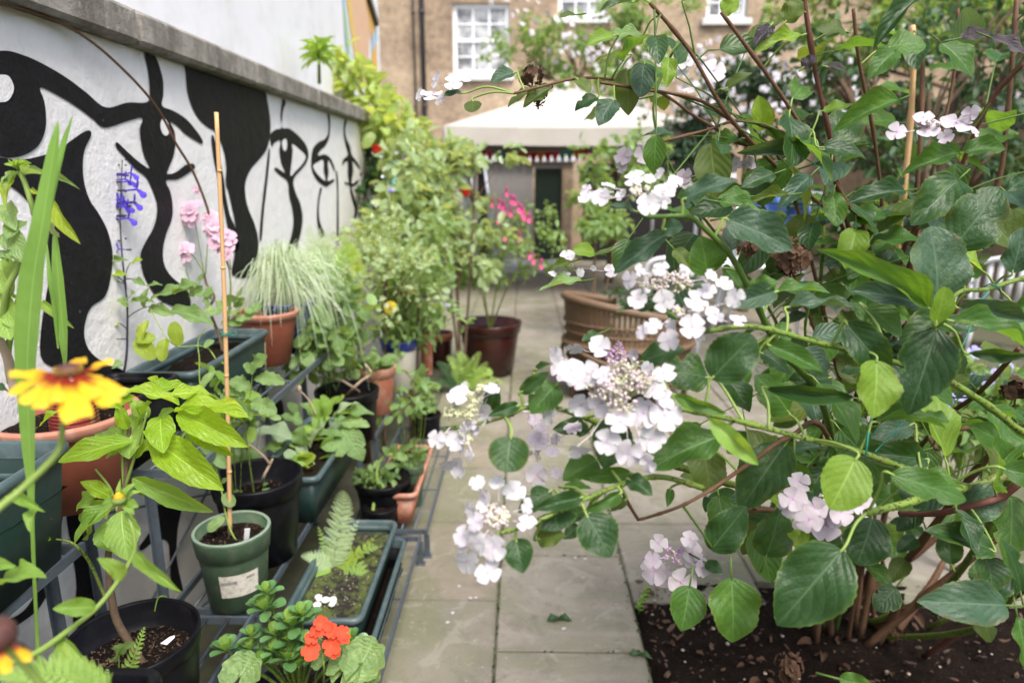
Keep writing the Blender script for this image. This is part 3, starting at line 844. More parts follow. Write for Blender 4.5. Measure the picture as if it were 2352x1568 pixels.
# facade as strips around the openings
xs = sorted({-9.0, 9.5} | {h[0] for h in holes} | {h[1] for h in holes})
m = MB()
for a, c in zip(xs[:-1], xs[1:]):
    mid = (a + c) / 2
    zs = [(-.05, None)]
    segs, z = [], -.05
    for h in sorted([h for h in holes if h[0] <= mid <= h[1]], key=lambda h: h[2]):
        segs.append((z, h[2])); z = h[3]
    segs.append((z, 10.5))
    for z0, z1 in segs:
        m.add([(a, FY, z0), (c, FY, z0), (c, FY, z1), (a, FY, z1)], [(0, 1, 2, 3)])
for h in holes:   # reveals
    x0, x1, z0, z1 = h; d = FY + .14
    m.add([(x0, FY, z0), (x0, FY, z1), (x0, d, z1), (x0, d, z0)], [(0, 1, 2, 3)]); m.add([(x1, FY, z0), (x1, d, z0), (x1, d, z1), (x1, FY, z1)], [(0, 1, 2, 3)])
    m.add([(x0, FY, z1), (x1, FY, z1), (x1, d, z1), (x0, d, z1)], [(0, 1, 2, 3)])
m.add([(-9, FY, 10.5), (9.5, FY, 10.5), (9.5, FY + 8, 10.5), (-9, FY + 8, 10.5)], [(0, 1, 2, 3)])
m.obj('wall', 'brick_stock', house, False)
for h in holes:
    x0, x1, z0, z1 = h
    d = FY + .09; fw = .085
    m = MB()
    m.box((x0, d, z0), (x0 + fw, d + .06, z1)); m.box((x1 - fw, d, z0), (x1, d + .06, z1)); m.box((x0 + fw, d, z1 - fw), (x1 - fw, d + .06, z1)); m.box((x0 + fw, d, z0), (x1 - fw, d + .06, z0 + fw))
    zm = (z0 + z1) / 2 - .02
    m.box((x0 + fw, d - .02, zm - .03), (x1 - fw, d + .05, zm + .03))
    ix0, ix1 = x0 + fw, x1 - fw
    for k in (1, 2):
        xx = ix0 + (ix1 - ix0) * k / 3
        m.box((xx - .02, d + .01, z0 + fw), (xx + .02, d + .045, zm - .03)); m.box((xx - .02, d + .01, zm + .03), (xx + .02, d + .045, z1 - fw))
    for a_, b_ in ((z0 + fw, zm - .03), (zm + .03, z1 - fw)):
        zz = (a_ + b_) / 2; 
        for k in range(3):
            m.box((ix0 + (ix1 - ix0) * k / 3 + .02, d + .012, zz - .016), (ix0 + (ix1 - ix0) * (k + 1) / 3 - .02, d + .043, zz + .016))
    wo = m.obj('window', 'frame_white', house, False)
    for k in range(3):
        for a_, b_ in ((z0 + fw, zm - .03), (zm + .03, z1 - fw)):
            for q0, q1_ in ((a_, (a_ + b_) / 2), ((a_ + b_) / 2, b_)):
                xa, xb = ix0 + (ix1 - ix0) * k / 3, ix0 + (ix1 - ix0) * (k + 1) / 3
                g = MB(); g.add([(xa, d + .03, q0), (xb, d + .03, q0), (xb, d + .03, q1_), (xa, d + .03, q1_)], [(0, 1, 2, 3)])
                g.obj('pane', 'window_glass', wo, False)
    m = MB(); m.box((x0 - .09, FY - .10, z0 - .13), (x1 + .09, FY + .085, z0 - .002), .01); m.obj('sill', 'stone_sill' if h is not W2 else 'frame_white', wo, False)
    # rubbed brick head over each opening
for f, x, r in (('2', 826, .045), ('2', 768, .02)):
    p = on_y(f, x, 300, FY - .08)
    m = MB(); m.tube([(p.x, FY - .08, .1), (p.x, FY - .08, 10)], r, 10)
    for z in (1.2, 3.0, 4.8, 6.6): m.tube([(p.x, FY - .08, z), (p.x, FY - .08, z + .08)], r * 1.35, 10)
    m.obj('drain_pipe', 'pipe_black', house)

# boundary wall along the right of the yard
bw = thing('boundary_wall', (6.3, 7, 0), 'tall brick boundary wall along the far right side of the yard', 'wall')
m = MB(); m.box((6.2, -3, -.05), (6.45, FY - .003, 2.5)); m.obj('masonry', 'brick_stock', bw, False)
m = MB(); m.box((6.15, -3, 2.502), (6.5, FY - .003, 2.58), .01); m.obj('coping', 'coping_concrete', bw, False)
# lean-to under the canopy: grey boarded front, white fascia, dark door
LY = 12.6
lt = thing('lean_to_shed', (0, LY, 0), 'low grey boarded shed with white roof edge under the cream canopy', 'shed')
zt = on_y('W', 1500, 392, LY).z; zf = on_y('W', 1500, 335, LY).z
x0 = on_y('W', 1040, 500, LY).x; x1 = on_y('W', 1915, 500, LY).x; x2 = on_y('W', 2215, 500, LY).x; x3 = on_y('W', 2330, 500, LY).x
n = 9
for k in range(n):
    a, c = x0 + (x1 - x0) * k / n, x0 + (x1 - x0) * (k + 1) / n
    if k == 3:
        m = MB(); m.box((a + .002, LY + .05, .0), (c - .002, LY + .08, zt)); m.obj('gap_shade', 'inside_shade', lt, False); continue  # solid near-black strip painted as the shade of a gap between boards
    m = MB(); m.box((a + .003, LY, .0), (c - .003, LY + .03, zt), .004); m.obj('board', 'paint_grey', lt, False)
m = MB(); m.box((x0 - 1.0, LY - .12, zt + .004), (x3 + .1, LY + 1.9, zf), .01); m.obj('roof', 'frame_white', lt, False)
m = MB(); m.box((x1 + .03, LY + .02, .06), (x2 - .01, LY + .06, zt - .1), .006); d_ = m.obj('door', 'paint_green_black', lt, False)
m = MB(); m.ball((x1 + .1, LY - .01, 1.0), .03, 8, 6); m.obj('door_knob', 'metal_pale', d_)
m = MB(); m.box((x1 + .002, LY - .03, zt - .098), (x2, LY + .08, zt)); m.obj('door_head', 'paint_grey', lt, False)
m = MB(); m.box((x2 + .002, LY - .05, 0), (x3, LY + .25, zt), .008); m.obj('brick_pier', 'brick_stock', lt, False)
m = MB(); m.box((x3 + .3, LY + .9, 0), (x3 + 2.6, LY + 1.2, zt)); m.obj('back_panel', 'inside_shade', lt, False)
m = MB(); m.box((x0 - 1, LY + .12, 0), (x0 - .003, LY + .3, zt)); m.obj('side_panel', 'inside_shade', lt, False)
m = MB(); m.box((x0 - .2, LY - .9, 0), (x1 + .5, LY - .05, .13), .01); m.obj('step', 'stone_sill', lt, False)

# canopy
gz = thing('canopy', (.6, 10, 0), 'cream canvas pop-up canopy on thin metal legs in front of the brick house', 'canopy')
GY0, GY1 = 8.6, 11.6
gx0 = on_y('W', 985, 200, GY0).x; gx1 = gx0 + 3.15
ze = on_y('W', 985, 8, GY0).z; zv = on_y('W', 985, 195, GY0).z
apex = Vector(((gx0 + gx1) / 2, (GY0 + GY1) / 2, 2.82))
m = MB(); N = 12
cs = [Vector((gx0, GY0, ze)), Vector((gx1, GY0, ze)), Vector((gx1, GY1, ze)), Vector((gx0, GY1, ze))]
for k in range(4):
    a, c = cs[k], cs[(k + 1) % 4]
    vs, fs = [], []
    for i in range(N + 1):
        for j in range(N + 1):
            s = j / N; e = a.lerp(c, s); p = e.lerp(apex, i / N)
            sag = .10 * math.sin(math.pi * s) * math.sin(math.pi * min(1, i / N * 1.1)) * (1 - i / N * .6)
            edge = .03 * math.sin(math.pi * s) * (1 - i / N)
            p.z -= sag + edge; vs.append(p)
    for i in range(N):
        for j in range(N):
            q = i * (N + 1) + j; fs.append((q, q + 1, q + N + 2, q + N + 1))
    m.add(vs, fs)
m.obj('roof_sheet', 'canvas_cream', gz)
for k in range(4):
    a, c = cs[k], cs[(k + 1) % 4]
    m = MB(); vs, fs = [], []
    out = ((a + c) / 2 - Vector((apex.x, apex.y, ze))).normalized()
    for i in range(2):
        for j in range(N + 1):
            p = a.lerp(c, j / N); p.z = (ze if i == 0 else zv) - .03 * math.sin(math.pi * j / N); p = p + out * (.012 + .02 * i * math.sin(j * 2.1)); vs.append(p)
    for j in range(N): fs.append((j, N + 1 + j, N + 2 + j, j + 1))
    m.add(vs, fs); m.obj('valance', 'canvas_cream', gz)
for k, c in enumerate(cs):
    m = MB(); cx = c.x + (.04 if c.x < 1 else -.04); cy = c.y + (.04 if c.y < 10 else -.04)
    m.tube([(cx, cy, .02), (cx, cy, ze)], .025, 8); m.box((cx - .07, cy - .07, 0), (cx + .07, cy + .07, .02)); m.obj('leg', 'metal_pale', gz)
m = MB(); m.tube([(gx0 + .04, GY0 + .04, zv + .1), (gx1 - .04, GY0 + .04, zv + .1)], .014, 6); m.tube([(gx0 + .04, GY1 - .04, zv + .1), (gx1 - .04, GY1 - .04, zv + .1)], .014, 6); m.obj('truss', 'metal_pale', gz)
# bunting
for nm, c in (('flag_red', (.55, .03, .03)), ('flag_pink', (.62, .06, .16)), ('flag_teal', (.10, .38, .38)), ('flag_orange', (.70, .22, .04))): m_plain(nm, c, .8)
bu = thing('bunting', (1, 11.4, 1.9), 'string of small red, orange and teal flags under the canopy', 'bunting')
cols = ['flag_red', 'flag_red', 'flag_orange', 'flag_red', 'flag_pink', 'flag_teal', 'flag_teal', 'flag_orange', 'flag_red']
A, Bp = on_y('W', 1080, 215, 11.4), on_y('W', 2600, 215, 11.4)
m = MB(); pts = [A.lerp(Bp, k / 20) - Vector((0, 0, .10 * math.sin(math.pi * k / 20))) for k in range(21)]
m.tube(pts, .004, 4); m.obj('cord', 'frame_white', bu)
for k in range(18):
    p = pts[k + 1]; w2 = .075
    m = MB(); m.add([p + Vector((-w2, 0, -.004)), p + Vector((w2, 0, -.004)), p + Vector((.01, .03, -.22))], [(0, 1, 2)]); m.obj('flag', cols[k % 9], bu, False)

# sack truck leaning by the shed
tr = thing('hand_trolley', tuple(on_z('W', 1530, 1500, 0)), 'pale metal hand trolley with small wheels standing by the shed', 'trolley')
p0 = on_z('W', 1530, 1500, 0); ty = p0.y
m = MB()
for f, xa, ya, xb, yb in (('W', 1270, 440, 1270, 1000), ('W', 1405, 440, 1540, 1430)):
    a, c = on_y(f, xa, ya, ty), on_y(f, xb, yb, ty); m.tube([a, c], .022, 8)
a, c = on_y('W', 1270, 1000, ty), on_y('W', 1180, 1400, ty); m.tube([a, c], .022, 8)
m.obj('frame', 'metal_pale', tr)
m = MB(); a, c = on_y('W', 1180, 1440, ty), on_y('W', 1600, 1450, ty); m.bar(a - Vector((0, .15, 0)), c - Vector((0, .15, 0)), .3, .02); m.obj('toe_plate', 'metal_pale', tr, False)
for x in (1180, 1600):
    a = on_y('W', x, 1490, ty); m = MB(); m.tube([a + Vector((-.03, .1, 0)), a + Vector((.03, .1, 0))], .09, 14); m.obj('wheel', 'pipe_black', tr)

# ---- white plastic chairs, table and a blue cloth beyond the hydrangea
m_plain('plastic_white', (.80, .80, .82), .4, .04, 6)
m_plain('cloth_blue', (.10, .20, .52), .8, .2, 6)
m_plain('cane_wicker', (.15, .092, .052), .6, .25, 40, bump=.5)
def plastic_chair(loc, rz, label):
    t = thing('plastic_chair', loc, label, 'chair', 'white plastic garden chairs')
    M = Matrix.Translation(loc) @ Matrix.Rotation(rz, 4, 'Z')
    def part(nm, fn):
        m = MB(); fn(m); m.v = [tuple(M @ Vector(v)) for v in m.v]; m.obj(nm, 'plastic_white', t, True)
    part('seat', lambda m: m.box((-.24, -.23, .41), (.24, .23, .44), .012))
    for sx in (-1, 1):
        for sy in (-1, 1):
            part('leg', lambda m: m.tube([(sx * .25, sy * .25, 0), (sx * .21, sy * .20, .41)], (.028, .022), 6))
        part('armrest', lambda m: (m.tube(smooth_pts([(sx * .25, -.22, .43), (sx * .27, -.20, .62), (sx * .27, .1, .65), (sx * .25, .24, .64)], 4), .022, 6)))
    part('back_frame', lambda m: m.tube(smooth_pts([(-.23, .22, .44), (-.25, .28, .7), (-.2, .31, .86), (0, .32, .9), (.2, .31, .86), (.25, .28, .7), (.23, .22, .44)], 5), .024, 6))
    for k in range(5):
        x = -.16 + .08 * k; part('slat', lambda m: m.bar((x, .225, .44), (x, .31, .86), .045, .012, (0, 1, 0)))
    return t
c1 = on_z('A', 1300, 1300, 0)
P = at('A', 1310, 1200, 6.4); P.z = 0
plastic_chair((P.x, P.y, 0), R(165), 'white plastic chair with slatted back beside the wicker armchair')
P2 = at('3', 1750, 1560, 6.9); plastic_chair((P2.x, P2.y, 0), R(200), 'white plastic chair half hidden behind the upright hydrangea canes')
P3 = at('3', 2330, 1250, 6.2); plastic_chair((P3.x, P3.y, 0), R(150), 'white plastic chair at the far right edge behind the big leaves')
tb = at('3', 620, 1420, 7.2)
t = thing('garden_table', (tb.x, tb.y, 0), 'round white plastic garden table behind the slatted white chair', 'table')
m = MB(); m.lathe([(0, .735), (.44, .735), (.455, .72), (.45, .70), (.0, .70)], (tb.x, tb.y, 0), 28); m.obj('table_top', 'plastic_white', t)
for k in range(4):
    a = k * math.pi / 2 + .4; m = MB(); m.tube([(tb.x + .38 * math.cos(a), tb.y + .38 * math.sin(a), 0), (tb.x + .25 * math.cos(a), tb.y + .25 * math.sin(a), .70)], .025, 6); m.obj('leg', 'plastic_white', t)
# blue cloth hung over a metal chair frame
bc = at('3', 760, 1300, 5.6)
t = thing('blue_cloth', (bc.x, bc.y, 0), 'crumpled bright blue cloth hung over a rail behind the hydrangea leaves', 'cloth')
A = at('3', 560, 1170, 5.6); Bq = at('3', 1010, 1220, 5.5)
m = MB(); vs, fs = [], []
nx, nz = 26, 20
for j in range(nz + 1):
    for i in range(nx + 1):
        s = i / nx; e = A.lerp(Bq, s); v = j / nz
        y = .05 * math.sin(s * 17 + v * 3) * (0.3 + v) + .03 * math.sin(s * 31 + 1 - v * 5)
        vs.append((e.x + .02 * math.sin(v * 9 + s * 4), e.y + y, e.z - v * (.40 + .12 * math.sin(s * 7)) + .015 * math.sin(s * 12)))
for j in range(nz):
    for i in range(nx):
        q = j * (nx + 1) + i; fs.append((q, q + 1, q + nx + 2, q + nx + 1))
m.add(vs, fs); m.obj('drape', 'cloth_blue', t)
m = MB(); m.tube([A + Vector((-.1, 0, 0)), Bq + Vector((.1, 0, 0))], .012, 6)
for e in (A, Bq): m.tube([(e.x, e.y, 0), e], .014, 6)
m.obj('rail', 'metal_pale', t)

# ---- wicker armchair with a plant pot
wc = on_z('S', 760, 1180, 0)
wcx, wcy = at('S', 900, 900, 5.2).x, 5.0
t = thing('wicker_armchair', (wcx, wcy, 0), 'brown wicker tub armchair standing on the paving beyond the white flowers', 'armchair')
def rimpt(a):   # curved shell, higher towards the back (far right)
    r = .46; h = .66 + .10 * math.cos(a - R(200)) 
    return Vector((wcx + r * math.cos(a) * 1.05, wcy + r * math.sin(a) * .9, h))
arc = [R(95 + 270 * k / 30) for k in range(31)]
m = MB(); m.tube([rimpt(a) for a in arc], .03, 8); m.obj('rim', 'cane_wicker', t)
for zf_ in (.42,):
    m = MB(); m.tube([Vector((rimpt(a).x * .5 + .5 * rimpt(a).x, rimpt(a).y, zf_)) for a in arc], .02, 6); m.obj('rail', 'cane_wicker', t)
m = MB(); m.tube([Vector((wcx + (rimpt(a).x - wcx) * .86, wcy + (rimpt(a).y - wcy) * .86, .12)) for a in arc], .02, 6); m.obj('rail', 'cane_wicker', t)
for k in range(60):
    a = R(95 + 270 * (k + .5) / 60); p = rimpt(a)
    q = Vector((wcx + (p.x - wcx) * .88, wcy + (p.y - wcy) * .88, .12))
    m = MB(); m.bar(q, p, .026, .012, (p.x - wcx, p.y - wcy, 0)); m.obj('slat', 'cane_wicker', t, False)
for a0, a1 in ((215, 300), (150, 215)):
    m = MB(); A_, B_ = rimpt(R(a0)), rimpt(R(a1)); pts = []
    for k in range(9):
        p = rimpt(R(a0 + (a1 - a0) * k / 8)); pts.append(Vector((wcx + (p.x - wcx) * 1.03, wcy + (p.y - wcy) * 1.03, .40 - .2 * k / 8)))
    m.tube(pts, .016, 6); m.obj('brace', 'cane_wicker', t)
for kz in range(7):
    m = MB(); fz = .16 + .07 * kz; m.tube([Vector((wcx + (rimpt(a).x - wcx) * (.885 + .115 * fz / .66 + .012 * (-1) ** (i_ + kz)), wcy + (rimpt(a).y - wcy) * (.885 + .115 * fz / .66 + .012 * (-1) ** (i_ + kz)), min(fz, rimpt(a).z - .02))) for i_, a in enumerate([R(95 + 270 * q / 60) for q in range(61)])], .010, 5); m.obj('weaver', 'cane_wicker', t)
m = MB(); m.lathe([(.0, .40), (.36, .40), (.40, .37), (.36, .34), (0, .34)], (wcx, wcy, 0), 24, 1.05, .9); m.obj('seat', 'cane_wicker', t)
for a in (110, 200, 290, 340):
    p = rimpt(R(a)); m = MB(); m.tube([(wcx + (p.x - wcx) * .9, wcy + (p.y - wcy) * .9, 0), (wcx + (p.x - wcx) * .92, wcy + (p.y - wcy) * .92, .4)], .022, 6); m.obj('leg', 'cane_wicker', t)
# ================================================================== plant stands along the wall
def plant_stand(x0, x1, y0, y1, z, label, wires=True, sp=.05, lx=None):
    t = thing('plant_stand', ((x0 + x1) / 2, (y0 + y1) / 2, 0), label, 'plant stand', 'blue-grey metal plant stands')
    for x in (x0, x1):
        xr = x
        if lx is not None and x == x1: x = lx
        for y in (y0, y1):
            m = MB()
            m.box((x - .012, y - .002, 0), (x + .012, y + .002, z - .014)); m.box((x - .0115, y - .012, 0), (x - .008, y - .003, z - .0145)); m.box((x - .02, y - .016, -.002), (x + .02, y + .016, .004))
            m.obj('leg', 'rack_paint', t, False)
        x = xr
        m = MB(); m.bar((x, y0 - .012, z), (x, y1 + .012, z), .009, .022); m.obj('rail', 'rack_paint', t, False)
    for y in (y0, y1):
        m = MB(); m.bar((x0 + .007, y, z - .001), (x1 - .007, y, z - .001), .009, .021); m.obj('rail', 'rack_paint', t, False)
    n = max(2, int((x1 - x0) / sp))
    for k in range(1, n):
        x = x0 + (x1 - x0) * k / n
        m = MB(); m.tube([(x, y0 + .007, z + .004), (x, y1 - .007, z + .004)], .0042, 6); m.obj('wire', 'rack_paint', t)
    for k in range(1, 3):
        y = y0 + (y1 - y0) * k / 3
        m = MB(); m.tube([(x0 + .007, y, z - .006), (x1 - .007, y, z - .006)], .004, 6); m.obj('wire', 'rack_paint', t)
    if z > .3:
        m = MB(); m.tube([(x0, y0, z * .25), (x0, y1, z * .85)], .004, 6); m.tube([(x0 + .013, y1, z * .25), (x0 + .013, y0, z * .85)], .004, 6); m.obj('brace', 'rack_paint', t)
    return t
T1, T2, T3 = .12, .40, .84
plant_stand(-.74, -.43, 1.35, 2.60, T1, 'lowest blue-grey wire stand carrying the fern trough beside the path')
plant_stand(-.74, -.41, 2.66, 3.9, T1, 'low blue-grey wire stand under the small dark pots past the fern trough')
plant_stand(-1.0, -.755, .6, 1.66, T2, 'wire stand holding the big black pot at the bottom left')
plant_stand(-1.0, -.755, 1.70, 2.95, T2, 'wire stand holding the labelled green pot and the primrose trough')
plant_stand(-1.02, -.70, 3.05, 4.35, T2, 'far wire stand carrying terracotta and cream pots')
plant_stand(-1.17, -.93, .3, 1.28, T3, 'tall stand against the mural under the wide terracotta pot', lx=-1.0)
plant_stand(-1.17, -.87, 1.66, 2.95, T3, 'tall stand against the mural under the pink geranium trough', lx=-.99)

# ------------------------------------------------------------------ pots
m_plain('pot_black', (.005, .005, .007), .4, .3, 40, spec=.14, dirt=((.03, .028, .026), 14, .3))
m_plain('pot_green', (.050, .092, .050), .5, .15, 20, dirt=((.15, .15, .11), 26, .55))
m_plain('pot_green_rim', (.20, .27, .20), .5, .1, 20)
m_plain('trough_green', (.010, .027, .024), .42, .2, 16, dirt=((.045, .05, .04), 24, .35), spec=.3)
m_plain('trough_rim', (.055, .088, .092), .42, .12, 20, dirt=((.16, .18, .18), 30, .4))
m_plain('terracotta', (.33, .115, .06), .75, .2, 30, bump=.15, dirt=((.50, .38, .31), 14, .55))
m_plain('terracotta_deep', (.22, .06, .033), .55, .2, 18, dirt=((.10, .03, .018), 9, .6))
m_plain('terracotta_rim', (.40, .17, .11), .75, .15, 30, dirt=((.52, .34, .27), 22, .6))
m_plain('pot_blue', (.012, .028, .19), .22, .15, 12)
m_plain('pot_brown', (.045, .012, .010), .2, .3, 9)
m_plain('pot_cream', (.48, .46, .38), .7, .1, 12)
m_plain('pot_orange', (.50, .06, .02), .6, .15, 12)
m_plain('paper_label', (.66, .62, .54), .7, .08, 60, dirt=((.10, .10, .09), 70, .45))
m_plain('ink', (.10, .09, .09), .7)
m_plain('tag_white', (.80, .80, .80), .5, .05, 9)
m_plain('twine_green', (.015, .20, .15), .5)

def soil_disc(m, c, r, z, amp=.006, n=28, rings=7, sx=1, sy=1):
    vs, fs = [(c[0], c[1], z + amp)], []
    for i in range(1, rings + 1):
        rr_ = r * i / rings
        for k in range(n):
            a = 2 * math.pi * k / n
            vs.append((c[0] + rr_ * sx * math.cos(a), c[1] + rr_ * sy * math.sin(a), z + amp * (NPR.rand() * 1.6 - .4) * (1 if i < rings else 0)))
    for k in range(n): fs.append((0, 1 + k, 1 + (k + 1) % n))
    for i in range(rings - 1):
        for k in range(n):
            a, b_ = 1 + i * n + k, 1 + i * n + (k + 1) % n; fs.append((a, a + n, b_ + n, b_))
    m.add(vs, fs)
def pot(c, z0, rt, rb, h, mat, label, rim=.2, proud=.05, soil=.8, rimmat=None, soilmat='soil', name='flower_pot', chips=0, sx=1, sy=1, group=None):
    """c: centre x, y. parts: body, rim, soil"""
    t = thing(name, (c[0], c[1], z0), label, 'flower pot', group)
    C = (c[0], c[1], z0); th = .004
    zr = h * (1 - rim)
    rr_ = lambda z: rb + (rt - rb) * z / h
    m = MB()
    m.lathe([(rb * .3, .002), (rb * .92, .0), (rb, .006), (rr_(zr), zr), (rr_(zr), zr + .001), (rt - th * 2, h - .004), (rr_(h * soil * .7) - th * 2, h * soil * .7)], C, 48, sx, sy, True)
    m.obj('body', mat, t)
    m = MB(); o = rt * (1 + proud)
    m.lathe([(rr_(zr) - .001, zr - .001), (rr_(zr) * (1 + proud), zr + .003), (o, h - .006), (o - .001, h), (rt - th, h + .001), (rt - th * 1.6, h - .006), (rr_(zr) - th * 1.5, zr + .004)], C, 48, sx, sy)
    m.obj('rim', rimmat or mat, t)
    zs = z0 + h * soil; rs = rr_(h * soil) - th * 1.4
    m = MB(); soil_disc(m, c, rs, zs, .007, 36, 9, sx, sy); s_ = m.obj('soil', soilmat, t)
    if chips:
        m = MB()
        for k in range(chips):
            a, q = random.random() * 6.3, rs * math.sqrt(random.random()) * .93
            L = random.uniform(.0012, .0042); 
            M = Matrix.Translation((c[0] + q * math.cos(a) * sx, c[1] + q * math.sin(a) * sy, zs + .004 + random.random() * .003)) @ Euler((random.uniform(-.7, .7), random.uniform(-.7, .7), random.random() * 6)).to_matrix().to_4x4()
            m.shard(M, L * 1.2)
        o = m.obj('bark_bits', 'chip_brown', t, False); o['kind'] = 'stuff'
    return t, Vector((c[0], c[1], zs)), rs
def rrect(x0, x1, y0, y1, r, n=5):
    P = []
    for cx, cy, a0 in ((x1 - r, y1 - r, 0), (x0 + r, y1 - r, 90), (x0 + r, y0 + r, 180), (x1 - r, y0 + r, 270)):
        for k in range(n + 1):
            a = R(a0 + 90 * k / n); P.append((cx + r * math.cos(a), cy + r * math.sin(a)))
    return P
def trough(x0, x1, y0, y1, z0, h, label, mat='trough_green', rimmat='trough_rim', soil=.75, soilmat='soil', taper=.025, rz=0, lipw=.013):
    cx, cy = (x0 + x1) / 2, (y0 + y1) / 2
    t = thing('planter_trough', (cx, cy, z0), label, 'planter', 'long planters on the stands')
    def rot(x, y):
        dx, dy = x - cx, y - cy; return (cx + dx * math.cos(rz) - dy * math.sin(rz), cy + dx * math.sin(rz) + dy * math.cos(rz))
    def loft(prof, name, mt, cap=False):
        vs, fs = [], []; n = None
        for (ins, z) in prof:
            P = rrect(x0 + ins, x1 - ins, y0 + ins, y1 - ins, max(.008, .035 - ins * .5)); n = len(P)
            vs += [rot(*p) + (z0 + z,) for p in P]
        for i in range(1, len(prof)):
            for k in range(n): fs.append(((i - 1) * n + k, (i - 1) * n + (k + 1) % n, i * n + (k + 1) % n, i * n + k))
        if cap: fs.append(tuple(range(n - 1, -1, -1)))
        m = MB(); m.add(vs, fs); return m.obj(name, mt, t)
    loft([(taper + .02, 0), (taper + .012, .004), (lipw, h - .03), (lipw + .004, h - .03), (lipw + taper * .4 + .004, h * soil * .8)], 'body', mat, True)
    loft([(lipw - .001, h - .031), (lipw - .004, h - .024), (.003, h - .020), (0, h - .012), (.001, h - .003), (.005, h), (.012, h + .001), (lipw + .003, h - .004), (lipw + .005, h - .034)], 'rim', rimmat)
    loft([(lipw + .005, h * soil + .03), (lipw + .010, h * soil + .026), (lipw + .010, h * soil + .014), (lipw + .006, h * soil + .01)], 'inner_ledge', rimmat)
    ins = lipw + .006; nx, ny = 8, 22; vs, fs = [], []
    for j in range(ny + 1):
        for i in range(nx + 1):
            x = x0 + ins + (x1 - x0 - 2 * ins) * i / nx; y = y0 + ins + (y1 - y0 - 2 * ins) * j / ny
            vs.append(rot(x, y) + (z0 + h * soil + NPR.rand() * .012 - .004,))
    for j in range(ny):
        for i in range(nx): a = j * (nx + 1) + i; fs.append((a, a + 1, a + nx + 2, a + nx + 1))
    m = MB(); m.add(vs, fs); m.obj('soil', soilmat, t)
    return t, z0 + h * soil
def xy(p): return (p.x, p.y)
def tdep(p): return (Vector(p) - EYE).dot(FW)

# 1 labelled green pot
c = on_z('d', 532, 1212, T2 + .235); rp = px('d', 84, tdep(c))
GP, GPS, gr = pot(xy(c), T2 + .008, rp * .97, rp * .76, .227, 'pot_green', 'small green plastic pot with a torn white barcode label on wire stand', .27, .05, .86, 'pot_green', chips=160)
m = MB(); o_ = rp * .97 * 1.05 - .001; m.lathe([(o_, .2275), (o_ - .001, .2292), (rp * .97 - .004, .2292), (rp * .97 - .005, .2275)], (c.x, c.y, T2 + .008), 48); m.obj('rim_edge', 'pot_green_rim', GP)
# paper label wrapped round the side, with a bar code
rz_ = lambda z: rp * .76 + (rp * .21) * z / .227 + .0014
adir = math.atan2(-c.y, -c.x) + .10
def wrap(m, a0, a1, z0, z1, n, ext=0):
    vs, fs = [], []
    for i in range(n + 1):
        a = a0 + (a1 - a0) * i / n
        for z in (z0, z1): r = rz_(z) + ext; vs.append((c.x + r * math.cos(a), c.y + r * math.sin(a), T2 + .008 + z))
    for i in range(n): fs.append((i * 2, i * 2 + 2, i * 2 + 3, i * 2 + 1))
    m.add(vs, fs)
m = MB(); wrap(m, adir - .62, adir + .56, .060, .130, 16); lab = m.obj('paper_label', 'paper_label', GP)
m = MB(); q = adir - .58
for k in range(22):
    w_ = random.choice([.006, .009, .014]); wrap(m, q, q + w_, .102, .112, 1, .0006); q += w_ + random.choice([.008, .014])
for k in range(5): wrap(m, adir + .18 + k * .05, adir + .21 + k * .05, .112, .119, 1, .0006)
m.obj('bar_code', 'ink', lab, False)
# plant tag
p = GPS + Vector((.05, -.03, 0)); m = MB(); m.bar(p, p + Vector((.012, -.008, .052)), .014, .0012, (.5, -1, 0)); m.obj('plant_tag', 'tag_white', GP, False)
# 2 black pot behind
c = on_z('d', 590, 1092, T2 + .285); rp = px('d', 101, tdep(c))
BP, BPS, br = pot(xy(c), T2 + .008, rp * .96, rp * .74, .28, 'pot_black', 'black nursery pot with a bare forked twig behind the green pot', .2, .05, .72, chips=120)
# 3 black pot bottom left
c = on_z('d', 305, 1462, T2 + .255); rp = px('d', 143, tdep(c))
KP, KPS, kr = pot(xy(c), T2 + .008, rp * .985, rp * .8, .252, 'pot_black', 'large glossy black pot of dark compost at the bottom left', .16, .02, .74, chips=420)
sh = [KPS + Vector((.052, -.052, .012))]
m = MB(); P = at('M', 1765, 1445, tdep(sh[0]) * .985); m.add([P + RX * px('M', a, 1.4) + UP * px('M', b_, 1.4) + FW * -.004 for a, b_ in ((-80, -40), (-10, -55), (70, 20), (72, 45), (20, 30))], [(0, 1, 2, 3, 4)])
o = m.obj('pottery_shard', 'tag_white', None, False); tag(o, 'white broken pottery shard on the compost of the large black pot', 'shard')
# 4 wide terracotta pot
c = on_z('d', 148, 945, T3 + .225); rp = px('d', 155, tdep(c))
TP, TPS, trr = pot(xy(c), T3 + .008, rp * .93, rp * .72, .217, 'terracotta_deep', 'wide terracotta pot behind the yellow and red daisy', .14, .07, .84, 'terracotta_rim', chips=120)
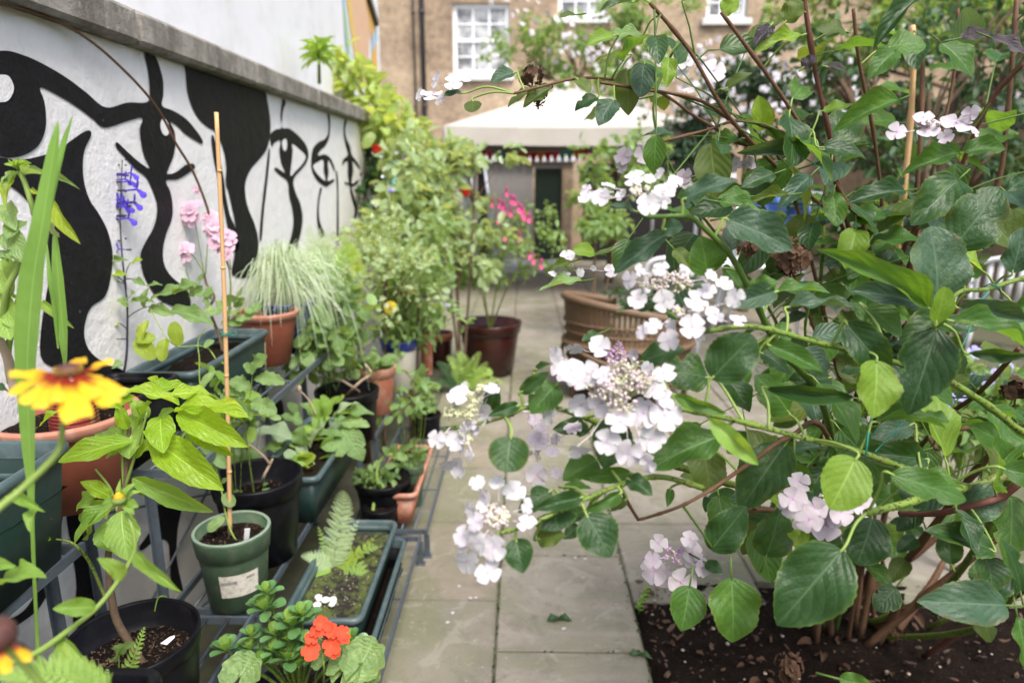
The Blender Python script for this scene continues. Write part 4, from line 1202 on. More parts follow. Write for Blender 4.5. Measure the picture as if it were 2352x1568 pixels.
# yarn ball inside: striped string bobbin
def m_yarn():
    b = NB('yarn_striped'); g = b.pos(); sp_ = b.n('SeparateXYZ'); b.l(g, sp_.inputs[0])
    st = b.math('PINGPONG', b.math('MULTIPLY', sp_.outputs[2], 110.0), .5)
    n = b.noise(16, 2, .5, g)
    c = b.mix(b.ramp(n, [(.46, 0), (.5, 1)]), (.42, .30, .07), (.38, .035, .03))
    c = b.mix(b.ramp(st, [(.16, 1), (.26, 0)]), c, (.03, .02, .015)); b.set(Base_Color=c, Roughness=.9); b.bump(st, .8, .004)
m_yarn()
q = at('4', 490, 1245, tdep(c) - .02)
t = thing('string_bobbin', (q.x, q.y, TPS.z), 'yellow and red striped string bobbin standing in the terracotta pot', 'bobbin')
m = MB(); prof = [(.001, 0), (.046, 0)]
for k in range(11): prof += [(.052, .006 + .009 * k), (.049, .0105 + .009 * k)]
prof += [(.044, .108), (.001, .108)]
m.lathe(prof, (q.x, q.y, TPS.z + .002), 28); m.obj('string_winding', 'yarn_striped', t)
m = MB(); m.lathe([(.0, 0), (.012, 0), (.012, .006), (0, .006)], (q.x, q.y, TPS.z + .11), 12); m.obj('core', 'chip_pale', t)
# 5 near dark green trough at the far left
pf = on_z('L', 1030, 850, T3 + .25); pn = on_z('L', 0, 1510, T3 + .25)
ang = math.atan2(pf.x - pn.x, pf.y - pn.y); hw, hl = .105, .31
cxx = pf.x + (-hw) * math.cos(-ang) - (-hl) * math.sin(-ang); cyy = pf.y + (-hw) * math.sin(-ang) + (-hl) * math.cos(-ang)
print('near trough', tuple(pf), tuple(pn), math.degrees(ang))
trough(cxx - hw, cxx + hw, cyy - hl, cyy + hl, T3 + .008, .242, 'dark green trough nearest the camera at the far left', soil=.62, rz=-ang)
# 7 black trough with the salvia
pc = on_z('4', 1235, 985, T3 + .21)
BTY = (pc.y - .28, pc.y)
BT, BTZ = trough(pc.x - .22, pc.x, BTY[0], BTY[1], T3 + .008, .20, 'black square planter with the blue salvia in front of the mural', 'pot_black', 'pot_black', .80, taper=.02)
# 8 green trough with the pink geranium
pa = on_z('4', 1245, 1010, T3 + .205); pb = on_z('4', 1850, 690, T3 + .205)
GTX = (pa.x + pb.x) / 2
GT, GTZ = trough(max(-1.18, GTX - .235), GTX, max(pa.y, pc.y + .01), pb.y, T3 + .008, .195, 'dark green trough planted with pink geranium along the mural wall', soil=.74)
# 9 terracotta pot behind it
c = on_z('4', 1790, 595, T3 + .215); rp = px('4', 215, tdep(c))
EP, EPS, er = pot(xy(c), T3 + .008, rp * .93, rp * .62, .22, 'terracotta_deep', 'empty terracotta pot between the geranium trough and the grass', .13, .07, .72, 'terracotta_rim')
# 10 blue glazed pot
c = on_z('V', 640, 1330, T3 + .24)
c.x = max(c.x, -1.05)
GB, GBS, gbr = pot(xy(c), T3 + .008, .125, .09, .225, 'pot_blue', 'cobalt blue glazed pot full of white striped grass', .12, .06, .9)
# 11 orange pot on the middle shelf
c = on_z('O', 900, 130, T2 + .2)
pot((-.93, 2.25), T2 + .008, .075, .055, .14, 'pot_orange', 'small orange red pot tucked under the geranium trough', .2, .05, .8)
# 12 primrose trough
pn = on_z('d', 732, 1092, T2 + .20); pf = on_z('d', 826, 955, T2 + .20)
PTX = (pn.x + pf.x) / 2 + .005; PTY = (pn.y - .02, pf.y)
PT, PTZ = trough(PTX - .235, PTX, PTY[0], PTY[1], T2 + .008, .19, 'green trough crowded with pale primrose leaves behind the black pot', soil=.82)
# fern trough and the empty one beneath it
pn = on_z('d', 842, 1425, T1 + .235); pf = on_z('d', 908, 1192, T1 + .235)
FTX1 = (pn.x + pf.x) / 2
pl_ = on_z('d', 642, 1420, T1 + .235); pl2 = on_z('d', 762, 1195, T1 + .235)
FTX0 = (pl_.x + pl2.x) / 2
FTY = (pn.y, pf.y)
trough(FTX0 + .035, FTX1 + .035, FTY[0] - .03, FTY[1] - .02, T1 + .008, .165, 'empty dark trough under the fern trough beside the path', 'pot_black', 'trough_rim', .3)
FT, FTZ = trough(FTX0, FTX1, FTY[0], FTY[1], T1 + .06, .175, 'slate green trough with a fern growing over mossy soil', soil=.72, soilmat='soil_moss')
# 13.. pots further along
def potd(f, x, y, wd, z0, h, mat, label, rb=.72, rimmat=None, soil=.85, **kw):
    c = on_z(f, x, y, z0 + h); rp = px(f, wd / 2, tdep(c))
    return pot(xy(c), z0 + .008, rp * .95, rp * rb, h - .008, mat, label, rimmat=rimmat, soil=soil, **kw)
P13 = potd('U', 630, 1195, 860, T2, .25, 'pot_black', 'shallow black pot with a bent pale stem past the primroses', .78, soil=.8)
P14 = potd('8', 555, 185, 390, T1, .20, 'pot_black', 'black pot of small leaves behind the fern trough')
P15 = potd('8', 540, 375, 235, T1, .12, 'pot_black', 'little black pot with one curling pale shoot by the fern trough')
P16 = potd('8', 760, 95, 150, T1, .21, 'pot_green', 'small green pot squeezed between black and terracotta planters')
P17 = potd('U', 1010, 880, 560, T2, .26, 'terracotta', 'terracotta pot with broad soft leaves on the far stand', .7, 'terracotta_rim')
P18 = potd('U', 1330, 520, 520, T2, .30, 'pot_cream', 'cream pot with a dark blue rim behind the yellow daisy', .7, 'pot_blue')
P19 = potd('U', 1880, 430, 360, 0, .30, 'pot_brown', 'small dark brown pot beside the large glossy one', .75, 'terracotta')
P20 = potd('d', 1125, 738, 148, 0, .44, 'pot_brown', 'large glossy dark brown pot standing on the path', .72, soil=.8)
P21 = potd('U', 1690, 300, 200, T2, .34, 'terracotta', 'tall terracotta pot half hidden by leaves near the brown pots', .7)
P22 = potd('U', 1690, 1520, 420, T1, .14, 'pot_black', 'flat black tray pot with round seedlings on the low stand', .85)
p_ = on_z('8', 880, 30, T1 + .16)
TT, TTZ = trough(p_.x - .20, p_.x, p_.y - .45, p_.y + .12, T1 + .008, .155, 'orange terracotta trough on the low stand beside the path', 'terracotta', 'terracotta_rim', .8)
# ================================================================== plants: shared leaf meshes
LM = {}
def lmset(key, n, mat='leaf_mid', **kw):
    L = []
    for k in range(n):
        g = random.Random(k * 7 + len(key))
        a = dict(kw)
        a['droop'] = kw.get('droop', .5) * g.uniform(.4, 1.5); a['fold'] = kw.get('fold', .25) * g.uniform(.3, 1.5)
        a['wave'] = kw.get('wave', 0) * g.uniform(.5, 1.4); a['ph'] = g.random() * 6; a['twist'] = g.uniform(-.25, .25) * kw.get('tw', 1)
        a.pop('tw', None)
        if key in ('ovate', 'round') and k % 4 == 3: a['bite'] = ((.45, .62, 1, .38), (.7, .8, -1, .3))
        L.append(leaf_mesh('leaf_' + key, mat, **a))
    LM[key] = L
lmset('ovate', 8, a=.56, b=.82, ns=30, nw=4, fold=.22, droop=.5, serr=.022, wave=.22)
lmset('round', 6, a=.52, b=.6, ns=30, nw=4, fold=.16, droop=.4, serr=.02, wave=.18)
lmset('lance', 6, a=.62, b=.85, ns=24, nw=3, fold=.3, droop=.7, serr=.02, wave=.2)
lmset('pear', 3, a=.42, b=.40, ns=30, nw=4, fold=-.1, droop=.3, serr=.02, wave=.12, cup=.5)
lmset('spoon', 4, a=.8, b=.35, ns=12, nw=2, fold=.2, droop=.4)
lmset('oval', 4, a=.5, b=.5, ns=14, nw=2, fold=.2, droop=.5, wave=.1)
lmset('lobed', 4, a=.5, b=.5, ns=30, nw=3, fold=.2, droop=.5, lobes=5, wave=.2)
def fan_geo(n=36, rings=5, lob=7, wave=.07, cup=.12):
    vs, fs, uv = [(0, .12, 0)], [], [(.5, 0)]
    for i in range(1, rings + 1):
        q = i / rings
        for k in range(n):
            t = R(-78) + R(336) * k / (n - 1) - R(90) + R(90)
            a = R(90) + R(-165) + R(330) * k / (n - 1)
            r = q * .5 * (1 + (.07 * math.cos(lob * (a - R(90)) * 1.1) + .035 * math.cos(lob * 3 * (a - R(90)))) * q)
            z = cup * q * q + wave * q * math.sin(lob * (a - R(90)))
            vs.append((r * math.cos(a), .12 + .4 * 0 + r * math.sin(a), z * .5)); uv.append((.5 + .5 * q * math.cos(a), q))
    for k in range(n - 1): fs.append((0, 1 + k, 2 + k))
    for i in range(rings - 1):
        for k in range(n - 1): a = 1 + i * n + k; fs.append((a, a + n, a + n + 1, a + 1))
    return vs, fs, uv
LM['fan'] = []
for k in range(3):
    m = MB(); m.add(*fan_geo(lob=6 + k, cup=.1 + .1 * k)); me = m.mesh('leaf_fan'); me.materials.append(MATS['leaf_soft']); LM['fan'].append(me)

def nrm(y, roll=0, up=.55):
    """leaf face turned partly to the sky, partly to the open side where the camera stands"""
    y = Vector(y).normalized(); n = -FW * (1 - up) + Vector((0, 0, 1)) * up
    n = n - y * n.dot(y)
    if n.length < .05: n = y.orthogonal()
    n.normalize()
    return rot_about(n, y, R(roll)) if roll else n
LCOUNT = {}
def lf(par, f, bx, by, tx, ty, w, t0, t1=None, mat='leaf_mid', kind='ovate', roll=0, up=.4, name='leaf', var=None):
    if t1 is None: t1 = t0 - .02
    p, q = at(f, bx, by, t0), at(f, tx, ty, t1)
    y = q - p; L = y.length
    k = LCOUNT.get(kind, 0); LCOUNT[kind] = k + 1
    me = LM[kind][(k * 5 + 2) % len(LM[kind]) if var is None else var % len(LM[kind])]
    M = basis(p, y, nrm(y, roll, up), px(f, w, (t0 + t1) / 2), L)
    return inst(name, me, par, M, mat)
def lfw(par, p, y, L, W, mat, kind='ovate', n=None, name='leaf'):
    k = LCOUNT.get(kind, 0); LCOUNT[kind] = k + 1
    me = LM[kind][(k * 5 + 1) % len(LM[kind])]
    return inst(name, me, par, basis(p, y, n if n is not None else nrm(y), W, L), mat)
def fp(f, L): return [at(f, x, y, t) for (x, y, t) in L]
def stem(par, pts, r, mat='stem_green', name='stem', n=8, sm=6):
    m = MB(); S = smooth_pts(pts, sm); m.tube(S, r if isinstance(r, tuple) else (r, r), n); return m.obj(name, mat, par), S

# ------------------------------------------------------------------ flowers
def petal_geo(a=.7, b=.28, ns=7, nw=2, **kw): return leaf_geo(a, b, ns, nw, **kw)
FLO = []
for k in range(7):
    g = random.Random(k + 40); m = MB()
    for j in range(4):
        gq = petal_geo(.78, .28, 8, 3, fold=.08, droop=g.uniform(-.35, .5), wave=.14, cup=g.uniform(-.1, .25), ph=g.random() * 6)
        ang = j * math.pi / 2 + g.uniform(-.14, .14); tilt = g.uniform(-.10, .28)
        s = g.uniform(.9, 1.08)
        M = Matrix.Rotation(ang, 4, 'Z') @ Matrix.Translation((0, .035, .02 * (j % 2))) @ Matrix.Rotation(tilt, 4, 'X') @ Matrix.Diagonal((s * 1.12, s * .98, s, 1))
        m.add([M @ Vector(v) for v in gq[0]], gq[1], gq[2])
    m.ball((0, 0, .05), .06, 6, 4)
    for i in range(len(m.uv) - 1, len(m.uv) - 20, -1): m.uv[i] = (.5, .02)
    me = m.mesh('floret'); me.materials.append(MATS['petal_white']); FLO.append(me)
FIVE = []
for k in range(3):
    g = random.Random(k + 90); m = MB()
    for j in range(5):
        gq = petal_geo(.8, .3, 5, 1, fold=.1, droop=g.uniform(-.2, .5), wave=.1, ph=g.random() * 6)
        M = Matrix.Rotation(j * 2 * math.pi / 5 + g.uniform(-.12, .12), 4, 'Z') @ Matrix.Rotation(g.uniform(.0, .35), 4, 'X') @ Matrix.Diagonal((.85, 1, 1, 1))
        m.add([M @ Vector(v) for v in gq[0]], gq[1], gq[2])
    me = m.mesh('floret'); me.materials.append(MATS['petal_pink']); FIVE.append(me)
FC = [0]
def floret(par, p, n, r, mat='petal_white', spin=None, set_=None, name='floret'):
    S = set_ or FLO; FC[0] += 1
    me = S[FC[0] % len(S)]
    n = Vector(n).normalized(); y = n.orthogonal().normalized(); y = rot_about(y, n, random.random() * 6.28 if spin is None else spin)
    return inst(name, me, par, basis(p, y, n, r, r), mat)

# ================================================================== hydrangea
HB = Vector((1.18, 2.25, 0))
hy = thing('hydrangea_shrub', tuple(HB), 'large lacecap hydrangea with white flower heads arching over the path', 'shrub')
BR = []    # sampled branch points for petioles
def branch(pts, r, mat='stem_green', sm=8):
    m = MB(); S = smooth_pts(pts, sm); n_ = len(S); g = random.Random(n_)
    R_ = [r[0] + (r[1] - r[0]) * (i / (n_ - 1)) ** 2.6 for i in range(n_)]
    for i in range(4, n_ - 2, 7): R_[i] *= 1.28          # swollen nodes
    R_ = [q * g.uniform(.95, 1.06) for q in R_]
    m.tube(S, R_, 9); m.obj('branch', mat, hy); BR.extend(S)
    # swollen nodes
    return S
B2 = branch(fp('d', [(1585, 760, .86), (1624, 760, .87), (1730, 750, .91), (1880, 787, .96), (1986, 813, 1.0), (2090, 842, 1.03), (2180, 875, 1.06), (2326, 977, 1.12), (2420, 1100, 1.25)]) + [Vector((1.35, 1.75, .35)), HB + Vector((.12, -.1, 0))], (.0034, .010))
B1 = branch(fp('d', [(1530, 935, .86), (1555, 937, .87), (1690, 965, .91), (1836, 1003, .96), (1950, 1030, .99), (2041, 1061, 1.02), (2140, 1096, 1.08), (2224, 1118, 1.15), (2310, 1128, 1.25)]) + [Vector((1.3, 1.9, .35)), HB + Vector((.1, -.02, 0))], (.0036, .011))
B3 = branch(fp('d', [(1478, 492, .88), (1490, 498, .885), (1547, 496, .90), (1582, 498, .91), (1608, 516, .92), (1676, 584, .95), (1731, 685, .99), (1790, 800, 1.08), (1900, 960, 1.3)]) + [Vector((.98, 1.85, .5)), HB + Vector((-.04, -.06, 0))], (.0030, .010), 'stem_dark')
B4 = branch(fp('d', [(1140, 1228, .80), (1152, 1223, .80), (1208, 1208, .82), (1281, 1175, .84), (1350, 1143, .86), (1440, 1108, .90), (1521, 1095, .94), (1614, 1120, 1.0)]), (.0024, .0045))
BB = branch(fp('d', [(1466, 1193, 1.02), (1493, 1186, 1.02), (1560, 1163, 1.0), (1621, 1131, 1.0), (1720, 1065, 1.04), (1814, 1003, 1.12), (1900, 1000, 1.3)]) + [Vector((1.0, 1.85, .55)), HB + Vector((-.02, -.12, 0))], (.0022, .008), 'stem_brown')
branch(fp('d', [(1466, 1193, 1.02), (1440, 1150, 1.0), (1425, 1115, .96)]), (.0026, .002), 'stem_brown', 4)
BL = branch(fp('d', [(1020, 985, .86), (1085, 975, .86), (1165, 955, .86), (1195, 940, .865), (1215, 936, .87), (1290, 940, .90), (1400, 985, .98), (1500, 1050, 1.1), (1640, 1100, 1.3)]) + [Vector((.85, 1.9, .6)), HB + Vector((-.08, -.05, 0))], (.0024, .010))
B5 = branch(fp('d', [(1990, 1176, .95), (2001, 1175, .95), (2080, 1155, .98), (2161, 1131, 1.03), (2224, 1118, 1.12)]), (.0052, .006), 'stem_green', 5)
BD = branch(fp('d', [(2066, 1178, 1.25), (2130, 1180, 1.2), (2194, 1171, 1.15), (2290, 1145, 1.12), (2400, 1105, 1.15)]) + [Vector((1.45, 1.6, .7)), HB + Vector((.2, -.2, 0))], (.005, .010), 'stem_red')
B6 = branch(fp('d', [(2100, 856, .985), (2147, 750, .97), (2200, 673, 1.03), (2268, 664, 1.12), (2352, 640, 1.2), (2450, 640, 1.3)]) + [Vector((1.7, 1.7, .8)), HB + Vector((.3, -.05, 0))], (.003, .009))
# upright and leaning canes further back
CANES = []
for P, r, mt in (
    ([(1493, 7, 1.35), (1584, 117, 1.4), (1676, 270, 1.47), (1814, 413, 1.6), (1949, 548, 1.8), (1985, 800, 2.1)], (.004, .009), 'stem_brown'),
    ([(1657, 29, 1.35), (1770, 183, 1.42), (1858, 318, 1.5), (1946, 467, 1.62), (1993, 560, 1.72), (2010, 850, 2.1)], (.004, .009), 'stem_brown'),
    ([(1844, -20, 1.5), (1873, 164, 1.55), (1906, 314, 1.6), (1925, 430, 1.68), (1980, 640, 1.85), (2030, 900, 2.1)], (.0055, .010), 'stem_red'),
    ([(2352, 146, 1.5), (2293, 208, 1.55), (2245, 289, 1.6), (2180, 440, 1.7), (2080, 560, 1.85), (2030, 800, 2.1)], (.005, .009), 'stem_red'),
    ([(2335, 0, 1.75), (2329, 91, 1.75), (2311, 292, 1.8), (2289, 430, 1.85), (2200, 700, 2.0), (2120, 900, 2.2)], (.006, .011), 'stem_brown'),
    ([(1380, 190, 1.35), (1493, 208, 1.4), (1595, 226, 1.45), (1676, 274, 1.5), (1740, 350, 1.55)], (.003, .006), 'stem_brown'),
    ([(1180, 215, 1.33), (1240, 200, 1.35), (1330, 180, 1.38), (1420, 185, 1.42), (1520, 215, 1.5), (1600, 270, 1.55), (1700, 330, 1.6), (1810, 410, 1.7)], (.0025, .007), 'stem_brown'),
    ([(1500, 330, 1.45), (1620, 300, 1.48), (1690, 278, 1.5), (1760, 290, 1.55), (1860, 330, 1.62)], (.003, .005), 'stem_brown'),
    ([(2096, 60, 2.0), (2098, 146, 2.0), (2090, 300, 2.05), (2075, 450, 2.1), (2063, 560, 2.2), (2050, 760, 2.3)], (.008, .011), 'cane_bamboo'),
    ([(2120, 90, 2.1), (2115, 300, 2.1), (2098, 540, 2.2), (2080, 780, 2.3)], (.007, .010), 'stem_brown'),
    ([(2340, 800, 1.3), (2250, 900, 1.5), (2170, 960, 1.7), (2100, 1040, 1.9)], (.005, .010), 'stem_brown'),
    ([(2150, 1030, 1.5), (2140, 1000, 1.55), (2200, 985, 1.6), (2290, 990, 1.65), (2352, 1080, 1.7)], (.005, .007), 'stem_brown'),
    ([(1860, 700, 1.5), (1850, 770, 1.55), (1880, 900, 1.7), (1920, 1040, 1.95)], (.003, .008), 'stem_dark'),
    ([(1730, 420, 1.6), (1790, 560, 1.65), (1850, 700, 1.75), (1900, 900, 1.95)], (.004, .009), 'stem_brown'),
    ([(1905, 330, 1.8), (1890, 560, 1.85), (1885, 720, 1.9), (1900, 1000, 2.1)], (.005, .007), 'stem_green'),
    ([(1560, 90, 1.6), (1500, 250, 1.62), (1560, 420, 1.7), (1660, 560, 1.8), (1800, 780, 2.0)], (.003, .008), 'stem_dark'),
    ([(2200, 20, 1.7), (2190, 180, 1.75), (2150, 360, 1.8), (2090, 600, 1.95), (2040, 860, 2.2)], (.004, .009), 'stem_brown'),
    ([(1960, 20, 1.55), (1975, 150, 1.6), (2010, 330, 1.7), (2030, 560, 1.85), (2020, 860, 2.1)], (.004, .009), 'stem_brown'),
    ([(2050, 1330, 2.2), (2150, 1200, 1.9), (2260, 1060, 1.7), (2380, 960, 1.6)], (.010, .006), 'stem_brown'),
    ([(1640, 1185, 1.5), (1760, 1170, 1.6), (1850, 1200, 1.8), (1930, 1300, 2.1)], (.006, .010), 'stem_brown'),
):
    pts = fp('d', P)
    if pts[-1].z > .25 and not (len(P) < 6 and P[-1][0] in (1740, 1860, 2352, 1810, 2380)):
        k = HB + Vector((random.uniform(-.16, .2), random.uniform(-.15, .2), 0)); pts += [pts[-1].lerp(k, .55) + Vector((0, .03, .05)), k]
    CANES.append(branch(pts, r, mt, 6))
# peeling base stems
for k in range(7):
    a = HB + Vector((random.uniform(-.2, .25), random.uniform(-.3, .15), -.01)); b_ = a + Vector((random.uniform(-.15, .35), random.uniform(-.35, .1), random.uniform(.25, .6)))
    branch([a, a.lerp(b_, .5) + Vector((.03, 0, .04)), b_], (.013, .007), 'stem_brown', 5)
BRV = np.array([tuple(p) for p in BR])
def petiole(base, y, maxd=.16, r=.0017):
    """leaf stalk from the leaf base to the nearest stem"""
    d = np.linalg.norm(BRV - np.array(base), axis=1); i = int(d.argmin())
    far = d[i] > .11
    if d[i] > .115:
        y = Vector(y).normalized(); m_ = MB(); m_.tube([Vector(base) - y * .03, Vector(base) + y * .004], (r * 1.0, r * .8), 6); m_.obj('leaf_stalk', 'stem_dark', hy); return
    q = Vector(BRV[i]); y = Vector(y).normalized(); L = (q - Vector(base)).length
    m_ = MB(); m_.tube(smooth_pts([q, q.lerp(base, .5) + Vector((0, 0, L * .12)) , Vector(base) - y * L * .12, Vector(base) + y * .004], 4), (r * 1.35, r), 6) if not far else m_.tube(smooth_pts([q, q.lerp(base, .55) + Vector((0, 0, L * .04)), Vector(base) + y * .004], 5), (r * 1.3, r * .9), 6); m_.obj('leaf_stalk', 'stem_dark' if far else 'stem_lime', hy)
    return True
def H(f, bx, by, tx, ty, w, t0, mat='leaf_mid', kind='ovate', roll=0, t1=None, up=.4, md=.2):
    o = lf(hy, f, bx, by, tx, ty, w, t0, t1, mat, kind, roll, up)
    p, q = at(f, bx, by, t0), at(f, tx, ty, t1 if t1 else t0 - .02); petiole(p, q - p, md)
    return o
D_, M_, B_, LI, OL, PU = 'leaf_dark', 'leaf_mid', 'leaf_blue', 'leaf_lime', 'leaf_olive', 'leaf_purple'
